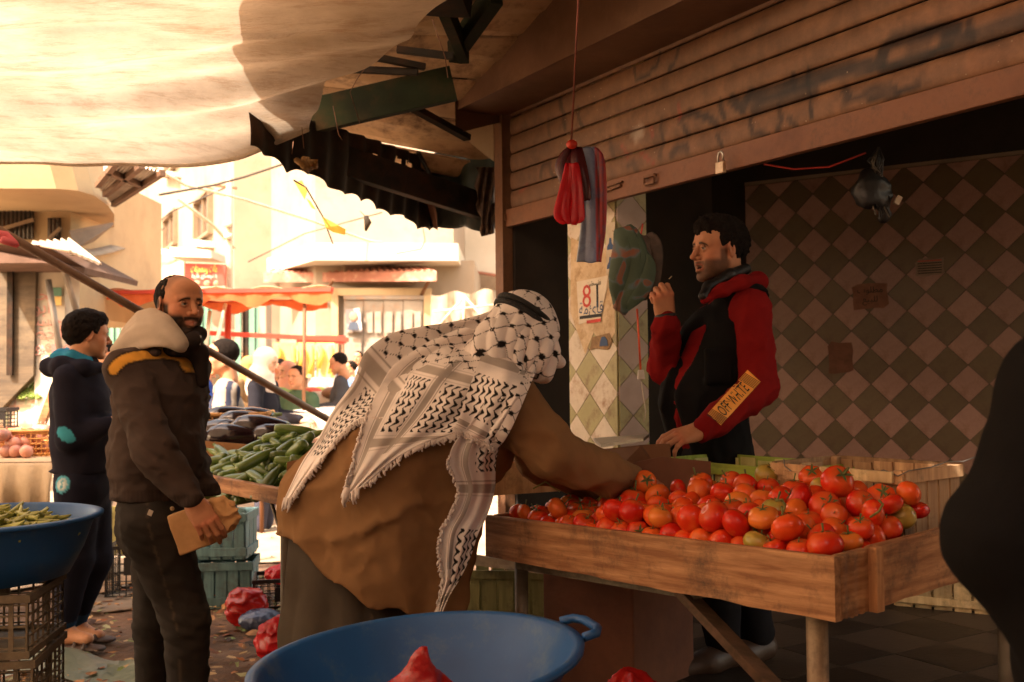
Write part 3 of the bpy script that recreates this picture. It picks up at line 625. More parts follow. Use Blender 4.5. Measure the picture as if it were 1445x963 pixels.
# ---- steel post, shutter box, rolling shutter with graffiti
def shutter():
    m = MB(); m.box((0, 0, 1.5), (0.075, 0.05, 3.0), rz=math.atan2(U.y, U.x)); p = m.build('steel_post', M_rust, bevel=0.004); p.location = SP(-0.055, -0.02); tag(p, 'rusty brown steel post at the left end of the shutter', 'post')
    m = MB(); m.box((0, 0, 1.5), (0.022, 0.065, 3.0), rz=math.atan2(U.y, U.x)); q = m.build('guide_rail', M_rust, p); q.location = U * 0.05
    root = empty('rolling_shutter', SP(0, 0, 2.25), 0, 'half rolled down steel shutter with graffiti over the shop opening', 'shutter'); L0 = root.location
    Lx = 3.78; Mg = vcol('graffiti slats', rough=0.6, bump=0.45, bscale=70, spec=0.35, var=0.35, vscale=14, bdist=0.004)
    nt = Mg.node_tree; b_ = nt.nodes['Principled BSDF']; lk_ = b_.inputs['Base Color'].links[0].from_socket; vo = nt.nodes.new('ShaderNodeTexVoronoi'); vo.inputs['Scale'].default_value = 26; tc_ = nt.nodes.new('ShaderNodeTexCoord'); nt.links.new(tc_.outputs['Object'], vo.inputs['Vector'])
    k_ = ramp(nt, vo.outputs['Distance'], [(.07, (1, 1, 1)), (.11, (0, 0, 0))]); g_ = ramp(nt, noise(nt, 2.0, 4), [(.48, (0, 0, 0)), (.6, (.8,) * 3)]); nt.links.new(mixc(nt, mixc(nt, 1.0, k_, g_, 'MULTIPLY'), lk_, (.45, .33, .22)), b_.inputs['Base Color'])
    rg = np.random.default_rng(3); strokes = []
    def pxs(px, py):            # photograph position -> (along, height) on the shutter
        dd = W(px, py, 1.0) - Vector((0, 0, CAMZ)); o = Vector((0, 0, CAMZ)); t = (SP(0) - o).dot(OUT) / dd.dot(OUT); q = o + dd * t; return ((q - SP(0)).x * U.x + (q - SP(0)).y * U.y, q.z)
    raw = [([(897, 95), (900, 112), (915, 108), (932, 90), (932, 76)], .9, 2.5), ([(960, 66), (957, 85), (945, 100)], .9, 2.5), ([(793, 140), (797, 165), (800, 180)], .8, 4), ([(817, 155), (822, 178)], .7, 3.5), ([(775, 170), (778, 192)], .5, 3.5),
           ([(765, 250), (768, 235), (778, 232), (782, 250)], .7, 4), ([(862, 196), (868, 222)], .6, 4), ([(934, 172), (938, 200), (934, 220)], .6, 3.5), ([(962, 170), (975, 160), (1000, 165), (1012, 175)], .85, 5), ([(968, 178), (972, 192)], .8, 4),
           ([(950, 220), (958, 208), (970, 205), (972, 212)], .7, 5), ([(890, 235), (896, 232), (900, 240)], .6, 5), ([(1018, 145), (1024, 165)], .9, 4), ([(1015, 190), (1020, 206)], .8, 3.5), ([(1035, 140), (1050, 155), (1060, 132)], .9, 6), ([(1060, 168), (1066, 190), (1085, 190)], .85, 3),
           ([(1062, 138), (1100, 128), (1150, 112), (1200, 98), (1230, 95)], .95, 8), ([(1068, 155), (1105, 140), (1150, 128)], .8, 7), ([(1120, 105), (1125, 130)], .8, 3), ([(1142, 100), (1148, 165)], .95, 2.5), ([(1100, 150), (1106, 170), (1098, 188)], .8, 3), ([(1118, 168), (1124, 178)], .8, 4),
           ([(1195, 128), (1200, 135)], .9, 5), ([(1190, 150), (1230, 130), (1262, 122), (1272, 128)], .7, 3), ([(1225, 140), (1262, 138), (1300, 118)], .9, 3), ([(1245, 95), (1250, 70), (1262, 60), (1300, 48), (1352, 40)], .95, 7), ([(1250, 96), (1300, 84), (1340, 66)], .95, 5), ([(1340, 62), (1400, 50), (1445, 30)], .85, 9), ([(1370, 30), (1375, 55)], .8, 4), ([(1290, 70), (1310, 60)], .5, 7)]
    for pts, a, w in raw: strokes.append(([pxs(*p) for p in pts], a, w * 0.0034, (0.010, 0.008, 0.008)))
    for pts in [[(880, 205), (888, 222)], [(920, 180), (925, 195)], [(905, 215), (925, 232)], [(960, 150), (962, 170)], [(735, 272), (745, 262)]]: strokes.append(([pxs(*p) for p in pts], .55, 0.008, (0.28, 0.03, 0.02)))
    for pts in [[(895, 188), (905, 182)], [(900, 195), (908, 190)]]: strokes.append(([pxs(*p) for p in pts], .5, 0.018, (0.40, 0.33, 0.26)))
    def paint(A, Z):
        P = np.stack([A, A * 0, Z], -1); base = np.array([0.165, 0.078, 0.037]); Ps = np.stack([A * 1.0, A * 0, Z * .12], -1); st_ = N3(Ps, 27, 45) * .5; st2 = N3(Ps, 28, 150) * .5; n = N3(P, 21, 4.0) * .5; n2 = N3(P, 22, 25) * .5; n3 = N3(P, 23, 90) * .5
        C = base * (1 + 0.28 * n[:, None] + 0.14 * n2[:, None] + .16 * st_[:, None] + .10 * st2[:, None]); r = smooth01(n + 0.3 * n2, 0.25, 0.8)[:, None]; C = C * (1 - .5 * r) + np.array([0.21, 0.075, 0.03]) * .5 * r
        for pts, a, w, c in strokes:
            dmin = np.full(len(A), 9.0)
            for i in range(len(pts) - 1):
                ax, az = pts[i]; bx, bz = pts[i + 1]; vx, vz = bx - ax, bz - az; t = np.clip(((A - ax) * vx + (Z - az) * vz) / (vx * vx + vz * vz + 1e-9), 0, 1)
                dmin = np.minimum(dmin, np.hypot(A - ax - t * vx, Z - az - t * vz))
            k = (a * (1 - smooth01(dmin + 0.004 * n2 + 0.003 * n3, w * .7, w * 1.6)) * (0.85 + .3 * n2)).clip(0, 1)[:, None]; C = C * (1 - k) + np.array(c) * k
        return C
    z = 2.25 + 0.106; na = 330; a = np.linspace(0.03, Lx, na)
    prof = [(-0.002, 0.0), (0.004, 0.006), (0.010, 0.022), (0.012, 0.045), (0.012, 0.062), (0.009, 0.085), (0.003, 0.098), (-0.004, 0.101)]
    for k in range(9):
        zz = z + 0.1045 * k; A, J = np.meshgrid(a, np.arange(len(prof)), indexing='ij'); pr = np.array(prof)[J]; wv = N3(np.stack([A, A * 0, A * 0 + zz], -1), 40, 1.2) * 0.002
        off = pr[..., 0] + wv; zs = zz + pr[..., 1]; P = np.stack([S0.x + U.x * A + OUT.x * off - L0.x, S0.y + U.y * A + OUT.y * off - L0.y, zs - L0.z], -1)
        idx = np.arange(A.size).reshape(A.shape); f = np.stack([idx[:-1, :-1], idx[1:, :-1], idx[1:, 1:], idx[:-1, 1:]], -1).reshape(-1, 4)
        o = mesh('slat', P.reshape(-1, 3), f, Mg, root, True, cols=paint(A.ravel(), zs.ravel())); solidify(o, 0.002)
    # bottom bar with handles, bolt tab
    m = MB(); a_ = SP(-0.005, -0.012, 2.25 + 0.052) - L0; b_ = SP(Lx, -0.012, 2.25 + 0.052) - L0; m.bar(a_, b_, 0.035, 0.100); m.build('bottom_bar', surf('rust red bottom bar', (0.21, 0.083, 0.034), (0.11, 0.038, 0.015), rough=0.6, scale=4, detail=9, dirt=(0.06, 0.025, 0.012), dirt_amt=0.8, dscale=4, bump=.3), root, bevel=0.004)
    m = MB(); c = SP(1.02, -0.035, 2.31) - L0
    m.bar(c - U * 0.10 + Vector((0, 0, -.01)), c + U * 0.05, 0.02, 0.014); m.bar(c - U * 0.08 + Vector((0, 0, .012)), c + U * 0.06 + Vector((0, 0, .016)), 0.016, 0.008); m.build('hasp', M_rust, root)
    m = MB(); c = SP(1.29, -0.045, 2.315) - L0
    for s_ in (-1, 1): m.bar(c + U * 0.03 * s_, c + U * 0.03 * s_ + INW * 0.03, 0.012, 0.012)
    m.bar(c - U * 0.036, c + U * 0.036, 0.012, 0.012); m.bar(c - U * 0.036 - Vector((0, 0, 0.035)), c + U * 0.036 - Vector((0, 0, 0.035)), 0.01, 0.01); m.bar(c + U * 0.036, c + U * 0.036 - Vector((0, 0, 0.035)), 0.01, 0.01); m.bar(c - U * 0.036, c - U * 0.036 - Vector((0, 0, 0.035)), 0.01, 0.01)
    m.build('pull_handle', M_rust, root)
    m = MB(); m.box(SP(0.0, -0.035, 2.305) - L0, (0.03, 0.012, 0.03), rz=math.atan2(U.y, U.x)); m.build('stop_bolt', M_rust, root)
    # padlock
    lk = W(1017, 237, 4.08); r = empty('padlock', lk, math.atan2(U.y, U.x), 'small brass padlock hanging open from the shutter hasp', 'padlock')
    m = MB(); m.box((0, 0, 0), (0.046, 0.02, 0.05)); m.build('lock_body', surf('dull brass', (0.50, 0.36, 0.24), (0.42, 0.29, 0.18), metallic=0.6, rough=0.4, scale=20), r, bevel=0.004)
    m = MB(); m.tube([(-0.014, 0, 0.022), (-0.015, 0, 0.05), (-0.008, 0, 0.064), (0.006, 0, 0.066), (0.014, 0, 0.055), (0.015, 0, 0.03)], 0.0045, 8); m.build('shackle', surf('steel shackle', (0.5, 0.45, 0.38), metallic=0.8, rough=0.35), r)
    # shutter box
    zb, zt = 2.90, 3.225; r = empty('shutter_box', SP(-0.03, 0, zb), 0, 'long brown sheet steel box above the shutter', 'shutter box'); L1 = r.location
    def Q(t, o, zz): return SP(t, -o, zz) - L1
    for nm, poly, n_ in (('front_panel', [Q(-.03, .31, zb), Q(4.2, .31, zb), Q(4.2, .31, zt), Q(-.03, .31, zt)], OUT), ('bottom_panel', [Q(-.03, .0, zb), Q(4.2, .0, zb), Q(4.2, .306, zb), Q(-.03, .306, zb)], Vector((0, 0, -1))),
                         ('end_plate', [Q(-.032, -.02, zb - .02), Q(-.032, .33, zb - .14), Q(-.032, .335, zt + .01), Q(-.032, -.02, zt + .01)], -U), ('top_panel', [Q(-.03, 0, zt), Q(4.2, 0, zt), Q(4.2, .31, zt), Q(-.03, .31, zt)], Vector((0, 0, 1)))):
        m = MB(); m.slab(poly, n_, 0.004); m.build(nm, M_pelmet, r)
    m = MB(); m.bar(Q(-.03, .315, zb), Q(4.2, .315, zb), .006, .012); m.bar(Q(-.03, .315, zt), Q(4.2, .315, zt), .006, .012); m.build('folded_edge', M_pelmet, r)
    # pale bracket plate under the box end
    m = MB(); q = [W(630, 172, 5.75), W(698, 168, 5.72), W(699, 228, 5.72), W(690, 222, 5.72)]; m.slab(q, OUT, 0.012); tag(m.build('bracket_plate', surf('pale bracket plate', (0.46, 0.33, 0.21), (0.36, 0.25, 0.15), rough=0.8, scale=6, dirt=(0.2, .11, .05))), 'pale triangular plate fixed behind the top of the steel post', 'plate')
shutter()
# ------------------------------------------------------------------ roof over the walkway: boards, beams, hanging tin edge
def roof():
    r = empty('lean_to_roof', W(560, 180, 5.5), 0, 'board lean-to roof seen from below beyond the awning', 'roof'); L = r.location
    far = [W(300, 178, 6.0), W(700, 262, 6.4)]; near = [W(560, -60, 3.9), W(900, -120, 4.3)]
    # boards run across (left-right), stepping away from the camera
    n = 11; shared = None
    for k in range(n):
        t0 = k / n; t1 = (k + 0.97) / n
        a = far[0].lerp(near[0], t0); b = far[1].lerp(near[1], t0); c = far[1].lerp(near[1], t1); d = far[0].lerp(near[0], t1)
        lift = Vector((0, 0, 0.012 * (k % 2) + random.uniform(-.006, .006))); m = MB(); m.slab([a + lift - L, b + lift - L, c - L, d - L], (0, 0, 1), 0.012); m.build('roof_board', M_roof, r)
    m = MB(); m.slab([p + Vector((0, 0, .22)) - L for p in (far[0] + Vector((-.1, 0.3, 0)), far[1] + Vector((.5, .3, 0)), near[1] + Vector((1, -.5, 0)), near[0] + Vector((-.5, -.5, 0)))], (0, 0, 1), 0.01); m.build('light_stop_sheet', M_dark, r)  # unseen sheet added above the boards to stop stray sunlight
    def beam(p, q, w, h, name='beam', mat=M_green): m = MB(); m.bar(p - L, q - L, w, h); return m.build(name, mat, r, bevel=0.003)
    beam(W(425, 168, 4.9), W(640, 118, 4.9), 0.05, 0.17); beam(W(380, 180, 4.92), W(445, 160, 4.95), 0.05, 0.15)
    beam(W(575, 148, 5.2), W(660, 195, 5.6), 0.05, 0.035, 'purlin', M_dark); beam(W(490, 98, 4.6), W(590, 102, 4.6), 0.03, 0.03, 'purlin', M_dark); beam(W(560, 70, 4.4), W(640, 80, 4.4), 0.03, 0.03, 'purlin', M_dark)
    beam(W(500, 75, 4.5), W(600, 95, 4.6), 0.03, 0.03, 'purlin', M_dark); beam(W(625, 5, 4.2), W(655, 78, 4.8), 0.05, 0.09, 'brace'); beam(W(700, -10, 4.3), W(640, 75, 4.8), 0.06, 0.11, 'brace')
    beam(W(395, 198, 4.9), W(705, 300, 6.3), 0.06, 0.16, 'edge_beam', M_dark); beam(W(590, 215, 5.6), W(606, 245, 5.9), 0.02, 0.02, 'purlin', M_dark)
    m = MB(); m.slab([W(577, 20, 3.9), W(640, -30, 3.7), W(668, -10, 4.0), W(664, 26, 4.1), W(618, 24, 4.0)], (0, 0, 1), 0.02); tag(m.build('dark_flap', M_dark), 'dark flap of sheet hanging above the gap beside the steel box', 'sheet')
    # wavy tin valance
    def wavy(name, a, b, top0, top1, bot0, bot1, waves, amp, mat, lab, holes=(), ragged=0.02):
        nu = waves * 10; nv = 26; dirv = (b - a); dirv.z = 0; nn = Vector((dirv.y, -dirv.x, 0)).normalized(); P = np.zeros((nu + 1, nv + 1, 3)); keep = np.ones((nu, nv), bool)
        for i in range(nu + 1):
            s = i / nu; ph = s * waves * 2 * math.pi; p = a.lerp(b, s); zt = top0 + (top1 - top0) * s; zb = bot0 + (bot1 - bot0) * s + ragged * math.cos(ph) * (.35 + .30 * math.sin(i * .13)) + .006 * math.sin(i * .31) + 0.012 * math.sin(ph * .37 + 1)
            for j in range(nv + 1):
                t = j / nv; q = p + nn * (amp * math.sin(ph) + 0.02 * math.sin(3 * s + 2 * t)); P[i, j] = (q.x, q.y, zt + (zb - zt) * t)
        for (hs, ht, rs, rt) in holes:
            for i in range(nu):
                for j in range(nv):
                    if ((i / nu - hs) / rs) ** 2 + ((j / nv - ht) / rt) ** 2 < 1 + 0.5 * math.sin(i * 2.1 + j * 1.3): keep[i, j] = False
        idx = np.arange((nu + 1) * (nv + 1)).reshape(nu + 1, nv + 1); f = np.stack([idx[:-1, :-1], idx[1:, :-1], idx[1:, 1:], idx[:-1, 1:]], -1)[keep]
        o = mesh(name, P.reshape(-1, 3), f.reshape(-1, 4), mat, None, True); solidify(o, 0.003); tag(o, lab, 'tin sheet'); return o
    a = W(348, 203, 4.3); b = W(618, 326, 6.5)
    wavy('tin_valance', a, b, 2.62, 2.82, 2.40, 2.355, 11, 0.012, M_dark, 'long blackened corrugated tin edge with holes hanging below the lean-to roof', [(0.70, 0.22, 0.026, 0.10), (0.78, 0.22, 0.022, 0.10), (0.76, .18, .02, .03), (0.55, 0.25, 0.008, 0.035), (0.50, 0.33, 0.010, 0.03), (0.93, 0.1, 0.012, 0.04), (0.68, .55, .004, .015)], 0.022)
    wavy('tin_valance', W(612, 322, 6.48), W(702, 318, 6.05), 2.86, 2.86, 2.36, 2.33, 2, 0.03, surf('dark green tin', (0.022, 0.032, 0.022), (0.015, 0.02, 0.014), rough=.6, dirt=(.05, .03, .02)), 'short dark green tin panel hanging between the black tin edge and the post', [], 0.02)
    # torn rusty rag of tin near the post
    P = []
    for i in range(9):
        row = []
        for j in range(12):
            u = i / 8; v = j / 11; x = 672 + 26 * u + (3 * math.sin(j * 1.7) if i == 0 else 0) + 14 * (1 - u) * max(0, v - .4); y = 236 + 98 * v + 6 * u * math.sin(v * 4); row.append(W(x, y, 5.95 + 0.03 * math.sin(i * 2 + j)))
        P.append(row)
    m = MB(); m.grid(P); o = m.build('torn_tin', surf('rusty torn tin', (0.13, 0.07, 0.04), (0.05, 0.03, 0.02), scale=12, rough=.8, dirt=(.3, .18, .1))); solidify(o, .004); tag(o, 'ragged rusty scrap of tin hanging beside the steel post', 'tin sheet')
    m = MB(); m.slab([W(592, 246, 5.85), W(600, 243, 5.85), W(616, 300, 5.9), W(618, 325, 5.95), W(612, 322, 5.95)], (0, -1, 0), 0.004); tag(m.build('rust_strip', surf('rust brown strip', (0.12, .045, .02), rough=.8)), 'narrow rust brown strip hanging on the black tin edge', 'strip')
    # bits of wire and rag
    for i, (pts, rr) in enumerate([([(517, 50, 4.2), (524, 85, 4.3), (505, 110, 4.3), (494, 130, 4.3), (508, 175, 4.4)], .0018), ([(610, 28, 3.9), (628, 80, 4.0), (632, 110, 4.1)], .0022), ([(470, 150, 4.5), (478, 190, 4.5), (483, 198, 4.5)], .002), ([(414, 200, 4.5), (412, 218, 4.5)], .002), ([(426, 180, 4.4), (429, 210, 4.4)], .0015)]):
        m = MB(); m.tube([W(*p) for p in pts], rr, 5); tag(m.build('tie_wire', M_rust), ['thin rusty wire looping down from the awning edge', 'thin wire hanging beside the end of the shutter box', 'short wire hanging under the green beam', 'short wire hook hanging in the gap at the awning corner', 'thin thread hanging from the awning corner'][i], 'wire')
    m = MB()
    for k in range(5): m.tube([W(418 + k * 5, 226 + 3 * math.sin(k * 2), 4.5), W(426 + k * 5, 232 + 5 * math.sin(k), 4.47), W(433 + k * 3, 238 + 3 * math.cos(k), 4.5)], 0.014, 6)
    tag(m.build('tied_rag', surf('ochre rag', (0.25, 0.13, 0.03), (.12, .06, .02), scale=30)), 'ochre rag knotted at the corner of the black tin edge', 'rag')
roof()
# ------------------------------------------------------------------ the sackcloth awning overhead
def awning():
    M, nt, b = nmat('sackcloth awning'); n = noise(nt, 2.2, 8, rough=.65); c = ramp(nt, n, [(0.35, (0.46, 0.36, 0.26)), (0.62, (0.68, 0.57, 0.45))])
    d = noise(nt, 4, 9, rough=0.8, stretch=(.8, 3, 1)); c = mixc(nt, ramp(nt, d, [(0.50, (0, 0, 0)), (0.70, (.75,) * 3)]), c, (0.30, 0.17, 0.09)); nt.links.new(c, b.inputs['Base Color']); b.inputs['Roughness'].default_value = 0.95; b.inputs['Specular IOR Level'].default_value = .1
    bumpn(nt, b, noise(nt, 22, 8, stretch=(1, 4, 1)), 0.9, 0.03)
    tr = nt.nodes.new('ShaderNodeBsdfTranslucent'); nt.links.new(c, tr.inputs[0]); mx = nt.nodes.new('ShaderNodeMixShader'); mx.inputs[0].default_value = 0.28
    nt.links.new(b.outputs[0], mx.inputs[1]); nt.links.new(tr.outputs[0], mx.inputs[2]); nt.links.new(mx.outputs[0], nt.nodes['Material Output'].inputs[0])
    # right edge (px, py, Y) from the far corner towards the camera, then on overhead
    E = [W(436, 183, 4.4), W(452, 140, 4.2), W(462, 118, 4.05), W(490, 90, 3.9), W(538, 74, 3.72), W(572, 56, 3.55), W(592, 34, 3.38), W(612, 14, 3.25), W(655, -20, 3.05), W(740, -120, 2.7), Vector((.35, 1.9, 2.62)), Vector((.6, 0.9, 2.62)), Vector((.8, -.3, 2.62)), Vector((1.2, -1.8, 2.62)), Vector((1.6, -3.4, 2.62))]
    Lf = [Vector((-6.6, 5.6, 2.55))] + [None] * (len(E) - 1); n = len(E)
    for k in range(1, n): Lf[k] = Vector((-6.6, 5.6 - 9.4 * (k / (n - 1)) ** 1.2, 2.55))
    def cr(pts, t):
        k = t * (len(pts) - 1); i = min(int(k), len(pts) - 2); f = k - i; p = [pts[max(i - 1, 0)], pts[i], pts[i + 1], pts[min(i + 2, len(pts) - 1)]]
        return 0.5 * ((2 * p[1]) + (p[2] - p[0]) * f + (2 * p[0] - 5 * p[1] + 4 * p[2] - p[3]) * f * f + (3 * p[1] - p[0] - 3 * p[2] + p[3]) * f ** 3)
    far = [Vector((-6.6, 5.6, 2.55)), W(-200, 236, 5.35), W(0, 226, 5.1), W(120, 221, 4.95), W(235, 216, 4.8), W(330, 207, 4.62), W(395, 194, 4.48), W(436, 183, 4.4)]
    nu, nv = 150, 200; P = np.zeros((nu, nv, 3))
    for j in range(nv):
        t = j / (nv - 1); l = cr(Lf, t); e = cr(E, t); base_far = t
        for i in range(nu):
            s = i / (nu - 1); p = l.lerp(e, s); f0 = cr(far, s) - Lf[0].lerp(E[0], s); p = p + f0 * max(0, 1 - t * 2.2) ** 2; P[i, j] = p
    X, Y = P[..., 0], P[..., 1]; s = np.linspace(0, 1, nu)[:, None]; t = np.linspace(0, 1, nv)[None, :]
    fold = np.sin((Y + 0.35 * X) * 9 + 1.6 * N3(P, 51, 1.1)) * 0.5 + 0.5; w = np.exp(-((X + 1.0) / 1.1) ** 2) * np.clip(1.2 - t * 2.5, 0, 1)
    P[..., 2] += -0.085 * w * fold ** 2 + 0.020 * N3(P, 52, 2.2) * np.minimum(1, 8 * t) + 0.006 * N3(P, 53, 9) - 0.09 * np.sin(np.pi * np.clip(s, 0, 1)) * np.sin(np.pi * t)
    P[..., 2] += 0.018 * np.sin(22 * Y + 8 * X) * np.clip(1 - np.abs(X + .8), 0, 1) * (t < .4)
    P[:, 0, 2] += 0.010 * N3(P[:, 0], 57, 2.5); P[:, 1:, 2] += 0.010 * (1 - np.abs(N3(P[:, 1:] * np.array([.35, 1, 1]), 58, 7)))
    idx = np.arange(nu * nv).reshape(nu, nv); f = np.stack([idx[:-1, :-1], idx[1:, :-1], idx[1:, 1:], idx[:-1, 1:]], -1).reshape(-1, 4)
    r = tag(mesh('awning', P.reshape(-1, 3), f, M, None, True), 'large stained sackcloth awning stretched overhead', 'awning')
    # second layer added above the right part to shade the awning there
    i0 = 131; Q = P[i0:, ::4].copy(); Q[..., 2] += 0.25 + 0.02 * N3(Q, 60, 3); Q[0, :, 0] += 0.06 * N3(Q[0], 61, 4)
    a, c = Q.shape[:2]; idx = np.arange(a * c).reshape(a, c); f = np.stack([idx[:-1, :-1], idx[1:, :-1], idx[1:, 1:], idx[:-1, 1:]], -1).reshape(-1, 4)
    Q[:, 0, 1] -= 0.3; Q[-1, :, 0] -= 0.12
    tag(mesh('shade_layer', Q.reshape(-1, 3), f, surf('shading cloth', (0.50, 0.37, 0.24), rough=.95, trans=0.42), None, True), 'added cloth layer that shades the right part of the awning', 'awning')
    # rolled hem stitched along the far edge
    m = MB(); m.tube([Vector(P[i, 0]) for i in range(0, nu, 2)], 0.010, 6); m.build('hem', M, r)
awning()
# diagonal pole that props the awning
m = MB(); m.tube([W(-40, 303, 4.4), W(480, 602, 6.2)], 0.021, 12); tag(m.build('prop_pole', M_brownpole, smooth=True), 'long brown pole slanting down across the stalls', 'pole')
m = MB(); m.tube([W(-30, 325, 4.4), W(10, 332, 4.45), W(22, 345, 4.45), W(2, 338, 4.4)], .018, 6); tag(m.build('pink_ribbon', surf('pink plastic', (0.75, 0.18, 0.22), trans=.3)), 'pink plastic strip tied to the top of the slanting pole', 'strip')
# ------------------------------------------------------------------ unseen slab added above the walkway to keep the sun off the shop
m = MB(); m.slab([SP(0.7, -2.1, 3.36), SP(9.5, -2.1, 3.36), SP(9.5, -.02, 3.36), SP(0.7, -.02, 3.36)], (0, 0, 1), 0.04); tag(m.build('sun_block_slab', M_dark), 'unseen flat slab added above the steel shutter box to block the sun', 'roof')
m = MB(); m.box((0, -6.2, 2.6), (20, 0.3, 5.2)); m.box((-9.5, -3.6, 2.6), (0.3, 5.0, 5.2)); tag(m.build('light_block_wall', M_concrete), 'unseen wall added behind the viewer to block light', 'wall')  # unseen walls added behind and left of the camera to block light
# ------------------------------------------------------------------ the street and its houses
def quad_on(px, Y): return [W(x, y, Y) for x, y in px]
def wall_window(parent, p, xd, nd, w, h, mullions=1, depth=0.10, fr=M_frame, gl=M_winglass):
    """recess pane and frame; p = centre on the wall face (parent space)"""
    xd = Vector(xd).normalized(); nd = Vector(nd).normalized(); z = Vector((0, 0, 1)); p = Vector(p)
    m = MB(); b = 0.07
    for s in (-1, 1):
        m.slab([p + xd * (s * w / 2) - z * h / 2, p + xd * (s * (w / 2 + b)) - z * h / 2, p + xd * (s * (w / 2 + b)) + z * h / 2, p + xd * (s * w / 2) + z * h / 2], nd, depth)
    for s in (-1, 1): m.slab([p - xd * (w / 2 + b) + z * (s * h / 2), p + xd * (w / 2 + b) + z * (s * h / 2), p + xd * (w / 2 + b) + z * (s * (h / 2 + b)), p - xd * (w / 2 + b) + z * (s * (h / 2 + b))], nd, depth * 1.05)
    for k in range(mullions): x = -w / 2 + w * (k + 1) / (mullions + 1); m.slab([p + xd * (x - .03) - z * h / 2, p + xd * (x + .03) - z * h / 2, p + xd * (x + .03) + z * h / 2, p + xd * (x - .03) + z * h / 2], nd, depth * .6)
    o = m.build('window', fr, parent)
    m = MB(); m.slab([p - xd * w / 2 - z * h / 2, p + xd * w / 2 - z * h / 2, p + xd * w / 2 + z * h / 2, p - xd * w / 2 + z * h / 2], nd, 0.02); m.build('pane', gl, o)
    return o
def hit(px, py, p0, n):
    d = W(px, py, 1.0) - Vector((0, 0, CAMZ)); o = Vector((0, 0, CAMZ)); return o + d * ((Vector(p0) - o).dot(Vector(n)) / d.dot(Vector(n)))
def block(name, poly, z0, z1, mat, parent): m = MB(); m.slab([Vector((p[0], p[1], z0)) for p in poly], (0, 0, 1), z1 - z0); return m.build(name, mat, parent)
def corrugated(name, a, b, c, d, n, amp, mat, parent=None, th=0.004):
    """sheet a-b (one edge) to d-c (other edge); ridges run from a-b towards d-c"""
    nu = n * 6; up = (Vector(b) - Vector(a)).cross(Vector(d) - Vector(a)).normalized(); P = []
    for i in range(nu + 1):
        s = i / nu; o = up * (amp * math.sin(s * n * 2 * math.pi)); P.append([Vector(a).lerp(Vector(b), s) + o, Vector(d).lerp(Vector(c), s) + o])
    m = MB(); m.grid(P); o = m.build(name, mat, parent); solidify(o, th); return o
